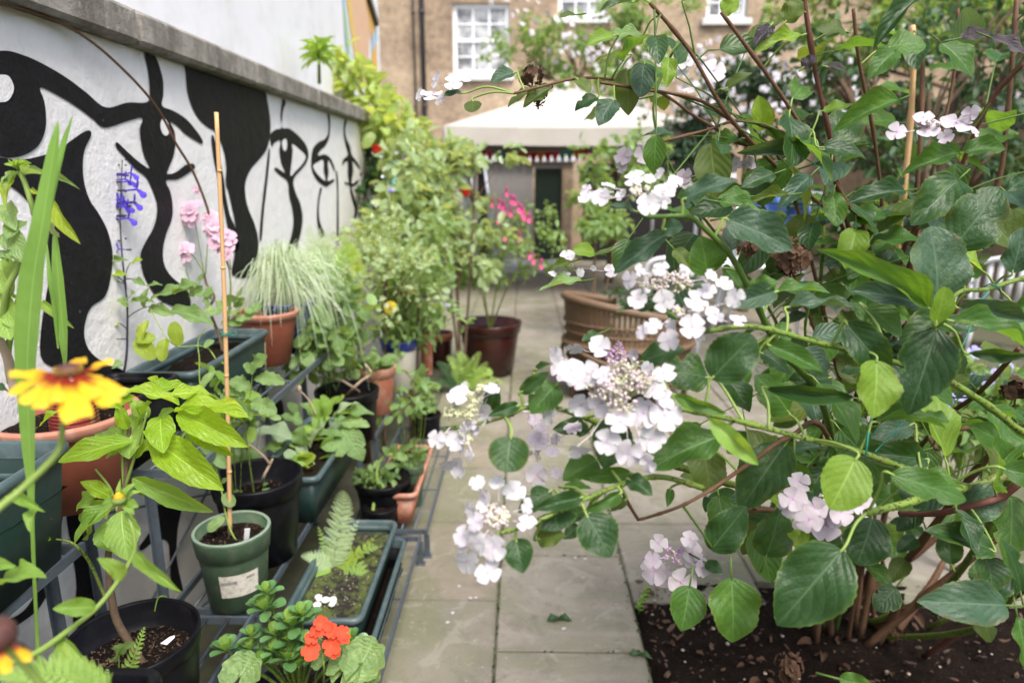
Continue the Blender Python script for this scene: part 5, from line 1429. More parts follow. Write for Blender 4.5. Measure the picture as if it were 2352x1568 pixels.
for a in [
    # right middle group
    ('6', 1805, 470, 1790, 5, 420, 1.0, B_, 'round', 0), ('6', 1745, 520, 1088, 118, 165, .95, M_, 'lance', -25), ('6', 1797, 615, 1862, 392, 150, .93, LI, 'oval', 0),
    ('6', 1700, 490, 1285, 395, 190, 1.06, B_, 'ovate', -15), ('3', 1900, 1560, 2235, 1148, 330, 1.06, D_, 'ovate', 10), ('R', 2225, 500, 2360, 20, 350, 1.1, B_, 'ovate', 0),
    ('6', 1935, 520, 2420, 590, 130, 1.0, B_, 'lance', 20), ('6', 1900, 605, 2460, 740, 190, .92, M_, 'lance', -10), ('6', 1230, 615, 1520, 960, 230, .95, D_, 'ovate', 25),
    ('6', 1420, 850, 1420, 1215, 300, .93, LI, 'ovate', -10), ('6', 1800, 650, 1640, 1195, 330, .955, D_, 'ovate', 8), ('6', 870, 520, 1328, 492, 125, .95, B_, 'ovate', -20),
    ('6', 745, 750, 1102, 918, 135, .93, M_, 'ovate', 20), ('6', 392, 962, 650, 690, 300, .88, D_, 'round', 0), ('6', 735, 1025, 1322, 1092, 105, .95, D_, 'lance', 35),
    ('6', 375, 1215, 698, 1525, 130, .85, 'leaf_fresh', 'lance', 30), ('6', 155, 1068, 488, 1195, 90, .86, M_, 'ovate', 40), ('6', 868, 1175, 690, 935, 270, 1.0, M_, 'ovate', 0),
    ('6', 440, 1332, -10, 1510, 250, .92, M_, 'ovate', 15), ('9', 330, 90, 385, 375, 250, 1.08, OL, 'round', 0), ('9', 850, 70, 560, 480, 320, 1.14, D_, 'ovate', 10),
    ('9', 382, 730, 605, 458, 235, 1.05, D_, 'ovate', 0), ('9', 730, 770, 830, 470, 260, 1.12, D_, 'ovate', 0), ('9', 512, 905, 532, 1330, 330, 1.0, M_, 'ovate', 0),
    ('9', 250, 955, 200, 1245, 235, 1.02, M_, 'ovate', 0), ('9', 1205, 730, 800, 1212, 430, .90, D_, 'ovate', 5), ('9', 1290, 155, 1140, 472, 320, .90, LI, 'round', 0),
    ('9', 1515, 255, 2045, 425, 200, .90, M_, 'ovate', 20), ('9', 2215, 220, 2560, 300, 170, .95, M_, 'lance', 20), ('9', 1740, 160, 1325, 110, 190, 1.08, D_, 'ovate', -20),
    ('9', 1400, 525, 1310, 825, 300, 1.12, D_, 'round', 0), ('9', 2145, 725, 1760, 600, 215, 1.1, D_, 'ovate', 0), ('9', 2238, 1078, 1710, 1050, 275, .95, B_, 'ovate', -5),
    ('9', 2330, 1000, 2255, 675, 170, 1.0, D_, 'ovate', 0), ('9', 2310, 1150, 2375, 1480, 150, 1.0, M_, 'ovate', 0), ('9', 2110, 770, 2170, 1005, 260, 1.2, D_, 'ovate', 0),
    ('9', 1545, 965, 1430, 1110, 160, 1.3, D_, 'round', 0), ('9', 1960, 500, 2255, 330, 230, 1.15, B_, 'ovate', 0), ('9', 1570, 330, 1770, 470, 200, 1.05, D_, 'ovate', 0), ('9', 1620, 260, 2010, 330, 150, 1.0, M_, 'ovate', -30),
    ('9', 1190, 1540, 1420, 1600, 110, .95, M_, 'ovate', 0), ('9', 350, 810, 455, 870, 90, 1.1, D_, 'ovate', 0),
    # between
    ('6', 620, 430, 800, 380, 120, 1.0, M_, 'ovate', 0), ('6', 800, 420, 1145, 400, 130, 1.02, M_, 'ovate', -20), ('6', 1360, 520, 1600, 690, 220, 1.08, M_, 'ovate', 0), ('6', 1870, 560, 1580, 720, 210, 1.1, D_, 'ovate', 0),
    ('6', 360, 960, 60, 900, 260, 1.0, D_, 'ovate', 0), ('6', 480, 960, 640, 1170, 170, 1.05, D_, 'ovate', 0), ('6', 1720, 1190, 1890, 1230, 100, 1.0, M_, 'ovate', -30), ('6', 1420, 1240, 1890, 1215, 110, .99, M_, 'lance', -40),
    ('6', 1640, 1260, 1400, 1330, 150, 1.1, B_, 'ovate', 0), ('6', 950, 790, 1140, 900, 160, 1.15, B_, 'ovate', 0), ('6', 770, 640, 890, 720, 130, 1.1, M_, 'ovate', 0), ('6', 790, 420, 500, 500, 150, .97, B_, 'ovate', -15),
    ('6', 2010, 800, 2400, 830, 90, .98, D_, 'lance', 40), ('6', 1130, 960, 860, 1000, 200, 1.2, D_, 'ovate', 0), ('6', 700, 800, 900, 930, 150, 1.05, D_, 'ovate', 0),
    # above the flowers
    ('A', 1400, 515, 1965, 280, 250, .90, B_, 'ovate', 0), ('A', 1840, 725, 2570, 1010, 420, .93, B_, 'ovate', 10), ('A', 890, 640, 640, 560, 120, .92, B_, 'ovate', 10), ('A', 1480, 700, 1145, 575, 170, .95, M_, 'ovate', 15),
    ('A', 1190, 830, 1380, 800, 190, .90, B_, 'round', 30), ('A', 1200, 890, 665, 1265, 235, .93, B_, 'ovate', -5), ('A', 1640, 1300, 1590, 895, 410, .96, M_, 'ovate', 0), ('A', 1830, 1260, 2020, 1440, 200, 1.0, M_, 'ovate', 0),
    ('A', 1880, 700, 2320, 620, 230, 1.05, M_, 'ovate', 0), ('A', 2070, 1440, 2400, 1370, 190, .98, M_, 'ovate', 0), ('A', 1300, 1040, 1480, 1240, 180, 1.1, OL, 'ovate', 0),
    # flower side leaves
    ('B', 735, 1165, 702, 1465, 350, .80, D_, 'pear', 0), ('B', 820, 790, 1055, 615, 130, .86, D_, 'ovate', 20), ('B', 1125, 725, 905, 960, 300, .87, M_, 'ovate', 0), ('B', 800, 900, 545, 985, 110, .855, D_, 'ovate', -15),
    ('B', 560, 935, 612, 712, 160, .87, D_, 'ovate', 10), ('B', 1645, 1020, 1530, 1442, 340, .90, D_, 'ovate', 0), ('B', 1850, 530, 2220, 390, 240, .95, D_, 'ovate', 0), ('B', 1400, 1100, 1100, 1090, 170, .96, D_, 'ovate', 0),
    ('B', 1470, 1370, 1180, 1530, 260, .93, M_, 'ovate', 0), ('B', 1760, 1480, 1330, 1520, 140, .92, M_, 'ovate', -20), ('B', 1480, 290, 1350, 340, 110, .96, D_, 'ovate', 0), ('B', 2010, 90, 1640, 60, 120, .89, D_, 'ovate', 25), ('B', 950, 600, 1060, 540, 90, .92, D_, 'ovate', 0),
    ('C', 1480, 205, 1035, 315, 170, .85, D_, 'ovate', -10), ('C', 1185, 150, 870, 330, 210, .88, D_, 'ovate', 5), ('C', 1215, 345, 1255, 515, 420, .86, D_, 'round', 0), ('C', 1060, 600, 1310, 560, 215, .86, OL, 'ovate', 0),
    ('C', 855, 598, 925, 918, 285, .81, D_, 'ovate', 0), ('C', 1520, 372, 1755, 770, 410, .85, D_, 'ovate', 0), ('C', 1840, 165, 1500, 350, 130, .88, M_, 'lance', -25), ('C', 1890, 225, 1755, 330, 110, .95, OL, 'ovate', 0),
    ('C', 1905, 30, 2145, 180, 190, .9, D_, 'ovate', 0), ('C', 2310, 130, 2280, 290, 90, .98, M_, 'ovate', 0), ('C', 1450, 480, 1310, 590, 150, .92, D_, 'ovate', 0), ('C', 1300, 110, 1560, 100, 150, .9, M_, 'ovate', -20), ('C', 1500, 330, 1300, 420, 170, .93, D_, 'ovate', 0),
    # upper, softer group
    ('T', 590, 115, 560, 390, 225, 1.36, B_, 'round', 0), ('T', 440, 170, 465, 545, 245, 1.40, OL, 'ovate', 0), ('T', 330, 425, 200, 635, 200, 1.36, B_, 'ovate', 0), ('T', 190, 400, 0, 500, 150, 1.4, D_, 'ovate', 0), ('T', 20, 250, 120, 360, 140, 1.36, OL, 'round', 0),
    ('T', 800, 70, 790, 305, 145, 1.4, LI, 'ovate', 0), ('T', 1290, 330, 1520, 185, 110, 1.4, OL, 'ovate', 10), ('T', 1980, 860, 1405, 860, 130, 1.45, B_, 'lance', -30), ('T', 2010, 1080, 1745, 1340, 170, 1.35, B_, 'ovate', 0), ('T', 2120, 850, 2360, 880, 170, 1.45, D_, 'ovate', 0),
    ('T', 1240, 1300, 1600, 1360, 170, 1.2, M_, 'ovate', 0), ('T', 1500, 1250, 1230, 1250, 150, 1.3, M_, 'ovate', 0), ('T', 1700, 1060, 1430, 1160, 170, 1.35, D_, 'ovate', 0), ('T', 1820, 1240, 1450, 1290, 90, 1.3, OL, 'lance', 0),
    ('2', 2110, 245, 1930, 285, 100, 1.35, LI, 'oval', 0), ('2', 1165, 678, 1160, 748, 120, 1.33, OL, 'oval', 0), ('2', 1090, 625, 968, 635, 60, 1.33, B_, 'oval', 0), ('2', 1560, 600, 1390, 705, 90, 1.38, OL, 'ovate', 0), ('2', 1690, 590, 1495, 705, 110, 1.38, OL, 'ovate', 0),
    ('2', 1440, 490, 1280, 540, 110, 1.36, B_, 'ovate', 0), ('2', 2235, 15, 2015, 50, 80, 1.4, D_, 'ovate', 0), ('2', 2210, 370, 1970, 380, 60, 1.4, OL, 'lance', 0), ('2', 2290, 230, 2060, 220, 100, 1.4, 'leaf_soft', 'ovate', 0), ('2', 1850, 100, 1750, 110, 60, 1.4, OL, 'oval', 0),
    ('3', 1680, -10, 1405, 265, 130, 1.35, D_, 'lance', 10), ('3', 950, 225, 658, 300, 95, 1.4, LI, 'ovate', 0), ('3', 760, 160, 660, 280, 100, 1.4, PU, 'ovate', 0), ('3', 2150, 240, 2380, 330, 140, 1.3, PU, 'ovate', 0), ('3', 1950, 240, 2150, 190, 110, 1.35, PU, 'ovate', 0),
    ('3', 1940, 1130, 1655, 1395, 270, 1.15, D_, 'ovate', 0), ('3', 1085, 925, 1375, 985, 140, 1.4, D_, 'ovate', 0), ('3', 1965, 960, 2255, 908, 130, 1.4, M_, 'lance', 0), ('3', 1950, 965, 1605, 1055, 130, 1.4, M_, 'lance', 0), ('3', 1540, 320, 1380, 480, 150, 1.45, M_, 'ovate', 0),
    ('3', 1560, 630, 1160, 790, 130, 1.5, M_, 'lance', 0), ('3', 1090, 700, 1300, 640, 100, 1.5, LI, 'ovate', 0), ('3', 850, 140, 960, 0, 150, 1.45, OL, 'ovate', 0), ('3', 450, 80, 560, 0, 160, 1.45, LI, 'ovate', 0), ('3', 1830, 270, 2050, 470, 230, 1.6, M_, 'ovate', 0),
    ('3', 1500, 300, 1750, 260, 220, 1.6, M_, 'ovate', 0), ('3', 960, 430, 1050, 350, 100, 1.5, PU, 'ovate', 0), ('3', 1110, 420, 1240, 440, 90, 1.5, PU, 'ovate', 0), ('3', 1600, 1200, 1250, 1250, 150, 1.4, D_, 'ovate', 0), ('3', 1230, 200, 1060, 160, 120, 1.5, OL, 'ovate', 0),
    ('3', 2352, 1130, 2260, 1190, 90, 1.3, D_, 'ovate', 0), ('5', 1895, 375, 1600, 420, 130, 1.5, 'leaf_soft', 'ovate', 20), ('5', 1980, 190, 1840, 160, 110, 1.5, LI, 'oval', 0), ('5', 1820, 250, 1660, 300, 60, 1.5, OL, 'lance', 0), ('5', 2170, 170, 1960, 190, 60, 1.5, OL, 'lance', 0),
]:
    H(*a)
# leaves in opposite pairs along the canes behind
rg = random.Random(21)
nrand = 0; EXTRA = []
for ci, S in enumerate([B1, B2, B3, BD, B6, BL, BB] + CANES):
    hero = ci < 7
    acc = 0
    for i in range(2, len(S) - 1):
        acc += (S[i] - S[i - 1]).length
        if acc < (.10 if not hero else .17): continue
        if S[i].z < .45: continue
        t_ = tdep(S[i])
        if hero and t_ < 1.02: continue
        acc = 0
        ax = (S[i + 1] - S[i - 1]).normalized(); a0 = rg.random() * 3.14
        for sgn in (0, 1):
            if rg.random() < .25: continue
            side = rot_about(ax.orthogonal().normalized(), ax, a0 + sgn * 3.14)
            y = (side + Vector((rg.uniform(-.3, .3), rg.uniform(-.5, .1), rg.uniform(-.45, .25)))).normalized()
            L = rg.uniform(.075, .135); b0 = S[i] + side * rg.uniform(.02, .05)
            tt = tdep(b0)
            if tt < 1.08: continue
            bq = b0 + y * L; bqx = 1176 + (bq - EYE).dot(RX) / tdep(bq) * FPX
            if bqx < 1480: continue
            bqy = 784 - (bq - EYE).dot(UP) / tdep(bq) * FPX
            if bqy < 430 and rg.random() < .55: continue
            if nrand + 145 > 296:
                EXTRA.append((b0, y, L)); continue
            lfw(hy, b0, y, L, L * rg.uniform(.55, .72), rg.choice([D_, M_, M_, M_, B_, OL, 'leaf_mid', 'leaf_lime']), rg.choice(['ovate', 'ovate', 'round']), nrm(y, rg.uniform(-30, 30), .6))
            m_ = MB(); m_.tube([S[i], S[i].lerp(b0, .6) + Vector((0, 0, .004)), b0 + y * .003], (.0022, .0016), 5); m_.obj('leaf_stalk', 'stem_lime', hy); nrand += 1
nl = len([o for o in hy.children if o.name.split('.')[0] == 'leaf']); print('hydrangea leaves', nl, nrand)
# the rest of the leafy mass deeper in the shrub
mi = MB(); st_ = MB(); Cc, Dd, Nn, Ll = [], [], [], []
for k in range(300):
    S = rg.choice(CANES); i = rg.randrange(1, len(S) - 1); p = S[i]
    if p.z < .5 or tdep(p) < 1.28: continue
    d = Vector((rg.gauss(0, 1), rg.gauss(.5, .8), rg.gauss(0, .8))).normalized(); q = p + d * rg.uniform(.05, .32)
    if tdep(q) < 1.3 or q.z < .35: continue
    qx = 1176 + (q - EYE).dot(RX) / tdep(q) * FPX; qy = 784 - (q - EYE).dot(UP) / tdep(q) * FPX
    if qx < 1500 and qy < 330 and rg.random() < .75: continue
    if qy < 430 and rg.random() < .72: continue
    y = (d + Vector((rg.uniform(-.4, .4), rg.uniform(-.4, .2), rg.uniform(-.5, .2)))).normalized(); n_ = nrm(y, rg.uniform(-35, 35), .65)
    Cc.append(tuple(q)); Dd.append(tuple(y)); Nn.append(tuple(n_)); Ll.append(rg.uniform(.07, .13))
    st_.tube([p, p.lerp(q, .5) + Vector((0, 0, .01)), q], (.0024, .0014), 5, cap=False)
for b0, y, L in EXTRA: Cc.append(tuple(b0)); Dd.append(tuple(y)); Nn.append(tuple(nrm(y, rg.uniform(-30, 30), .6))); Ll.append(L)
gq = leaf_geo(.56, .8, 9, 2, .22, .6, wave=.2)
for mt, sl in (('leaf_dark', slice(0, None, 3)), ('leaf_mid', slice(1, None, 3)), ('leaf_olive', slice(2, None, 6)), ('leaf_blue', slice(5, None, 6))):
    mi = MB(); leaf_cloud(mi, np.array(Cc)[sl], np.array(Dd)[sl], np.array(Nn)[sl], np.array(Ll)[sl], np.array(Ll)[sl] * .62, gq); o = mi.obj('inner_foliage', mt, hy); o['kind'] = 'stuff'
o = st_.obj('inner_twigs', 'stem_dark', hy); o['kind'] = 'stuff'

# ---- lacecap flower heads
def head(f, t, cx, cy, rx, ry, flo, nb=90, fert='bud_pink', open_=0, mat='petal_white', peduncle=None, fn=None):
    c = at(f, cx, cy, t)
    m = MB(); mb2 = MB()
    S = fn or Vector((-.25, -.75, .6))
    S = S.normalized()
    rX, rY = px(f, rx, t), px(f, ry, t)
    u_ = RX.copy(); v_ = (UP * .8 + FW * .5).normalized()
    root = c - S * rX * .9
    if peduncle is not None: root = c.lerp(peduncle, .35) - S * rX * .5
    g = random.Random(int(cx * 3 + cy))
    cl = []
    for k in range(max(5, nb // 12)):
        a, q = g.random() * 6.28, math.sqrt(g.random())
        cl.append(c + u_ * math.cos(a) * q * rX * .8 + v_ * math.sin(a) * q * rY * .8 + S * (.35 * rX * (1 - q * q)))
    for p in cl: m.tube(smooth_pts([root, root.lerp(p, .5) - S * .002, p - S * .006], 3), (.0009, .0006), 5, cap=False)
    for k in range(nb):
        p0 = g.choice(cl); d = Vector((g.gauss(0, 1), g.gauss(0, 1), g.gauss(0, 1))).normalized()
        d = (d + S * .6).normalized(); L = g.uniform(.35, 1.0) * rX * .30
        p = p0 + d * L
        m.tube([p0 - S * .006, p], .00045, 3, cap=False)
        if g.random() < open_:
            for j in range(5):
                a = j * 1.2566; e = rot_about(d.orthogonal().normalized(), d, a); mb2.tube([p, p + e * .0024 + d * .0006], (.0008, .0003), 3)
        else: (mb2 if g.random() < .6 else m).ball(p, g.uniform(.0011, .0021), 6, 4)
    if peduncle is not None: m.tube(smooth_pts([peduncle, peduncle.lerp(root, .6), root], 4), (.0022, .0016), 6)
    hd = m.obj('flower_head', 'bud_green', hy)
    mb2.obj('bud', fert, hd)
    pd = MB()
    for k, e in enumerate(flo):
        fx, fy, fr = e[0], e[1], e[2]; tilt = e[3] if len(e) > 3 else None; dt = e[4] if len(e) > 4 else g.uniform(-.03, .025)
        p = at(f, fx, fy, t + dt); r = px(f, fr * .89, t)
        n = (-FW * .8 + Vector((-.12, 0, .35)) + (p - c).normalized() * .35 + Vector((g.uniform(-.25, .25), 0, g.uniform(-.2, .2))))
        if tilt == 'e': n = Vector((g.uniform(-.3, .3), -.42, .9))        # seen edge on, facing the sky
        if tilt == 's': n = Vector((-.75, -.65, .2))       # seen from the side
        if tilt == 'd': n = Vector((.05, -.6, -.5))       # hanging over
        if tilt == 'r': n = Vector((.65, -.7, .3))
        floret(hd, p, n, r, mat)
        n = n.normalized()
        pd.tube(smooth_pts([c + (p - c) * .5 - S * .005, c.lerp(p, .75) - S * .005, p - n * .006, p], 3), (.0006, .0005), 5, cap=False)
    pd.obj('floret_stalk', 'petal_white_stalk', hd)
    return hd
# main cluster
head('B', .84, 1690, 740, 340, 260, [(1160, 590, 112), (1250, 600, 128), (1385, 640, 140), (1310, 700, 120, 'e'), (1525, 645, 95), (1060, 960, 112, 's'), (1335, 900, 120), (1505, 880, 130), (1870, 965, 150), (2050, 985, 162), (1670, 1040, 150, 'e'), (1560, 1215, 128), (1740, 1310, 140), (1930, 1190, 140), (1960, 755, 108), (2040, 625, 125, 'e'), (2050, 850, 108), (1320, 1275, 115, 'd'), (1120, 470, 80, 's'), (1910, 1395, 95, 's')], 420, 'bud_pink', .35, 'petal_white')
head('B', .92, 1620, 460, 170, 110, [(1490, 395, 108), (1285, 410, 80, 'd'), (1900, 580, 70), (1790, 470, 60, 's')], 130, 'bud_purple', .25)
head('S', .86, 1370, 400, 320, 160, [(950, 350, 125, 's'), (1050, 230, 90, 'r'), (1300, 225, 108), (1590, 240, 70), (1035, 580, 135), (1340, 600, 145), (1890, 300, 85), (1560, 210, 60)], 260, 'bud_pink', .1)
head('S', .855, 1560, 740, 150, 110, [(1715, 610, 160), (1840, 480, 120), (2050, 400, 118), (2180, 570, 130, 's'), (1930, 760, 135), (1670, 905, 160), (1390, 1065, 148), (1215, 890, 120), (1090, 970, 95, 's'), (2200, 830, 120, 'e'), (1420, 870, 80), (1760, 1010, 90)], 80, 'bud_pink', .2)
head('A', .89, 930, 420, 120, 90, [(370, 500, 85), (530, 500, 118), (610, 370, 85, 'e'), (880, 300, 125), (745, 470, 78), (1040, 300, 80), (1180, 460, 140), (1030, 570, 130), (1300, 330, 92), (1150, 240, 70, 's'), (1190, 570, 55, 'r'), (380, 410, 60), (1240, 400, 85)], 110, 'bud_pink', .1)
head('B', .85, 310, 955, 150, 140, [(285, 805, 108), (570, 765, 72, 'e'), (500, 830, 85, 's'), (520, 975, 110, 's'), (100, 1195, 88), (255, 1190, 108), (310, 1245, 80, 's'), (200, 1405, 95, 'd'), (290, 1430, 105, 's'), (385, 1330, 60, 's'), (390, 1060, 60), (330, 1110, 60, 's')], 190, 'bud_green', .0)
head('B', .855, 330, 1180, 90, 100, [(420, 1110, 55)], 80, 'bud_green', .0)
head('B', .86, 445, 800, 100, 110, [(330, 745, 60)], 110, 'bud_green', .0)
head('C', .81, 680, 385, 130, 130, [(490, 70, 85), (680, 75, 85, 'e'), (830, 150, 128), (560, 210, 95, 's'), (430, 330, 85, 's'), (480, 440, 95), (360, 570, 110), (490, 630, 140, 's'), (650, 670, 138), (405, 810, 140), (590, 915, 140, 'e'), (960, 290, 85, 'r'), (960, 455, 100, 'e'), (540, 290, 75, 'e'), (350, 670, 70)], 210, 'bud_pink', .05)
head('B', .95, 960, 1310, 70, 70, [(970, 1195, 105), (940, 1030, 75), (1265, 1085, 90), (1120, 1190, 60, 's'), (960, 1490, 110), (1090, 1300, 70, 'e'), (1120, 1480, 70, 'e'), (870, 930, 60, 'e'), (1000, 1090, 60)], 60, 'bud_pink', .1, 'petal_blush')
head('9', 1.12, 150, 760, 85, 70, [(55, 690, 65), (250, 665, 58), (265, 745, 78), (290, 810, 72), (330, 845, 62), (30, 860, 95), (90, 890, 85), (195, 930, 105), (20, 790, 60)], 90, 'bud_purple', .5, 'petal_blush')
head('9', 1.04, 1080, 420, 60, 60, [(900, 410, 90), (945, 500, 105), (1110, 575, 115), (1330, 445, 92), (940, 300, 80), (1040, 470, 80), (1200, 490, 90), (1310, 350, 80), (890, 460, 90), (1000, 540, 90), (1150, 520, 80)], 30, 'bud_pink', .1, 'petal_blush')
head('3', 1.35, 1780, 790, 60, 50, [(1555, 830, 68), (1745, 805, 92), (1925, 775, 105), (2020, 720, 60, 's'), (2040, 830, 40), (1720, 740, 70), (1860, 860, 50, 's')], 40, 'bud_pink', .2, 'petal_blush')
head('2', 1.33, 1000, 600, 60, 40, [(890, 640, 85, 'e'), (915, 540, 62, 's'), (1030, 555, 72), (1130, 520, 58), (810, 640, 50, 's'), (940, 670, 45)], 40, 'bud_green', 0)
head('T', 1.6, 500, 900, 40, 40, [(420, 910, 92), (600, 895, 112), (400, 1000, 60)], 20, 'bud_pink', .1, 'petal_blush')
head('T', 1.75, 1060, 150, 40, 40, [(940, 120, 80), (910, 190, 85), (1190, 180, 115), (980, 340, 70, 'e')], 20, 'bud_pink', .1)
head('T', 1.6, 1440, 990, 30, 30, [(1380, 980, 70, 's'), (1500, 980, 95), (930, 1080, 80), (950, 1150, 60)], 20, 'bud_pink', .1, 'petal_blush')
head('5', 1.55, 1800, 270, 60, 30, [(1800, 215, 60), (1700, 330, 40, 'e'), (1780, 335, 45, 'e'), (1880, 320, 35), (1970, 290, 25), (2090, 310, 55)], 20, 'bud_green', 0)
# dried brown heads from last year
def dried(f, cx, cy, r, t, n=22):
    c = at(f, cx, cy, t); R_ = px(f, r, t); m = MB()
    m.tube([c - Vector((0, 0, R_ * 1.3)), c], .002, 5); hd = m.obj('dried_flower_head', 'stem_brown', hy)
    for k in range(n):
        d = Vector((random.gauss(0, 1), random.gauss(0, 1), random.gauss(0, 1))).normalized()
        floret(hd, c + d * R_ * random.uniform(.5, 1), d + Vector((random.uniform(-.6, .6), 0, 0)), px(f, r * .42, t), 'petal_brown')
dried('6', 890, 220, 120, 1.45, 34); dried('6', 620, 140, 70, 1.5, 16); dried('6', 2310, 1030, 90, 1.3, 24); dried('9', 880, 1470, 90, 1.75, 30); dried('9', 1560, 1250, 40, 2.0, 8); dried('2', 1560, 500, 90, 1.4, 14); dried('2', 1600, 640, 70, 1.4, 10)
# green training twine
tw = thing('garden_twine', tuple(at('R', 1950, 640, 1.05)), 'thin teal twine tying the hydrangea stems at the right', 'twine')
m = MB(); m.tube(fp('R', [(1930, 650, 1.08), (2000, 615, 1.06), (2090, 650, 1.08), (2110, 720, 1.1)]), .0012, 5); m.tube(fp('R', [(1985, 690, 1.06), (1860, 850, 1.05), (1760, 1150, 1.04), (1600, 1470, 1.03), (1480, 1600, 1.02)]), .0011, 5); m.obj('strand', 'twine_green', tw)
m = MB(); m.tube(fp('K', [(770, 390, 1.0), (715, 620, .99), (690, 850, .985)]), .0016, 5); m.tube(fp('K', [(1080, 500, 1.05), (860, 730, 1.02), (790, 800, 1.0)]), .0008, 4); m.obj('strand', 'twine_green', tw)
# ================================================================== plants on the stands
def ribbon(m, pts, ws, nrm_=None, uvw=True, fold=.12, rnd=0.0):
    """strap leaf: centre line, width at each point"""
    pts = [Vector(p) for p in pts]; vs, fs, uv = [], [], []
    for i, p in enumerate(pts):
        d = (pts[min(i + 1, len(pts) - 1)] - pts[max(0, i - 1)]).normalized()
        n = Vector(nrm_) if nrm_ is not None else -FW * .8 + Vector((0, 0, .4))
        n = (n - d * n.dot(d)).normalized(); x = d.cross(n)
        for k in (-1, -.5, 0, .5, 1):
            vs.append(p + x * (k * ws[i] / 2) + n * (abs(k) * ws[i] * fold)); uv.append((.5 + .5 * k, i / (len(pts) - 1)))
        if i:
            for k in range(4): a = (i - 1) * 5 + k; fs.append((a, a + 1, a + 6, a + 5))
    m.add(vs, fs, uv, rnd)
def blade(par, f, L, mat='blade_green', name='leaf', n=None):
    P = [at(f, x, y, t) for x, y, t, w_ in L]; S = smooth_pts(P, 5)
    W = []
    for i in range(len(L) - 1):
        for k in range(5): W.append(px(f, L[i][3] + (L[i + 1][3] - L[i][3]) * k / 5, L[i][2]))
    W.append(px(f, L[-1][3], L[-1][2]))
    m = MB(); ribbon(m, S, W, n); return m.obj(name, mat, par)
def leafs(par, mat, kind, rows, f, t):
    """rows: bx, by, tx, ty, w [, roll [, dt_tip [, mat]]]"""
    for r in rows:
        lf(par, f, r[0], r[1], r[2], r[3], r[4], t, t + (r[6] if len(r) > 6 else -.03), r[7] if len(r) > 7 else mat, kind, r[5] if len(r) > 5 else 0, .5)

# ---- rudbeckia with the yellow and red daisy
LM['petal'] = [leaf_mesh('petal', 'petal_yellow', a=.8, b=.32, ns=10, nw=2, fold=-.12, droop=.1 + .12 * k, wave=.12, ph=k) for k in range(4)]
ru = thing('rudbeckia_plant', tuple(at('7', 0, 1500, .62)), 'yellow coneflower daisy with red centre in front at the left', 'plant')
T0 = .60
c = at('4', 462, 985, T0)
stem(ru, fp('4', [(450, 1020, T0 + .012), (432, 1200, T0 + .02), (415, 1400, T0 + .02)]) + fp('7', [(380, 30, T0 + .01), (150, 260, T0), (-40, 420, T0 - .02), (-300, 700, T0 - .04)]), (.0022, .0036), 'stem_lime')
m = MB(); m.lathe([(.009, -.003), (.0105, .0), (.010, .003), (.0075, .0055), (.0035, .0068), (.0003, .007)], tuple(c), 20)
for k in range(150):
    a, q = k * 2.39996, math.sqrt(k / 150.0); r_ = .0103 * q
    m.ball((c.x + r_ * math.cos(a), c.y + r_ * math.sin(a), c.z + .0066 * (1 - q * q) + .0008), .0009, 5, 3)
m_stem('cone_brown', (.05, .022, .02), (.13, .055, .045), scale=160); m_stem('cone_gold', (.25, .13, .02), (.40, .25, .03), scale=200)
fl = m.obj('flower_head', 'cone_brown', ru)
m = MB()
for k in range(44):
    a = k * .1428; m.ball((c.x + .0106 * math.cos(a), c.y + .0106 * math.sin(a), c.z + .0005 + .003 * (k % 2)), .0011, 5, 3)
m.obj('stamen', 'cone_gold', fl)
for tx, ty, w_, dt in [(60, 972, 105, .01), (30, 1085, 120, -.01), (120, 1175, 130, -.03), (250, 1215, 135, -.04), (465, 1270, 125, -.055), (560, 1265, 115, -.05), (770, 1178, 125, -.035), (838, 1100, 110, -.01), (690, 1000, 90, .02), (735, 885, 95, .045), (490, 845, 130, .06), (330, 960, 80, .05), (360, 1180, 110, -.045), (660, 1140, 105, -.03)]:
    d = Vector((tx - 462, ty - 985)); d.normalize()
    p = c + RX * (d.x * .009) - Vector((FW.x, FW.y, 0)).normalized() * (d.y * .009) - Vector((0, 0, .002))
    q = at('4', tx, ty, T0 + dt); y = q - p
    me = LM['petal'][(tx + ty) % 4]
    inst('petal', me, fl, basis(p, y, Vector((0, -.35, 1)), px('4', w_ * 1.02, T0), y.length))
# second stem with the opening bud
SB = fp('7', [(-200, 1520, .72), (0, 1462, .76), (250, 1360, .80), (470, 1205, .84), (640, 1070, .87), (780, 900, .89), (895, 705, .90), (905, 600, .90), (880, 500, .90), (845, 425, .905)])
stem(ru, SB, (.0042, .0022), 'stem_lime', n=10)
leafs(ru, 'leaf_fresh', 'lance', [(915, 690, 1192, 955, 85, 10), (835, 850, 668, 735, 110, 0), (640, 1060, 355, 1060, 120, -15), (420, 1245, 715, 1600, 130, 20), (20, 900, 270, 815, 170, -20), (-60, 790, 60, 760, 90, 0), (90, 290, 260, 400, 80, 10), (250, 380, 190, 540, 90, 0), (-100, 1520, 290, 1560, 70, 0)], '7', .84)
bc_ = at('7', 800, 335, .885)
m = MB(); m.lathe([(.0005, -.006), (.0075, -.004), (.0095, .0), (.008, .004)], tuple(bc_), 14); bud = m.obj('flower_bud', 'stem_lime', ru)
for k in range(14):
    a = k * 6.283 / 14; d = Vector((math.cos(a), math.sin(a), 0)); y = d * -.35 + Vector((0, 0, .6)); p = bc_ + d * .0085 + Vector((0, 0, .0))
    inst('petal', LM['petal'][k % 4], bud, basis(p, y, d, .005, .013))
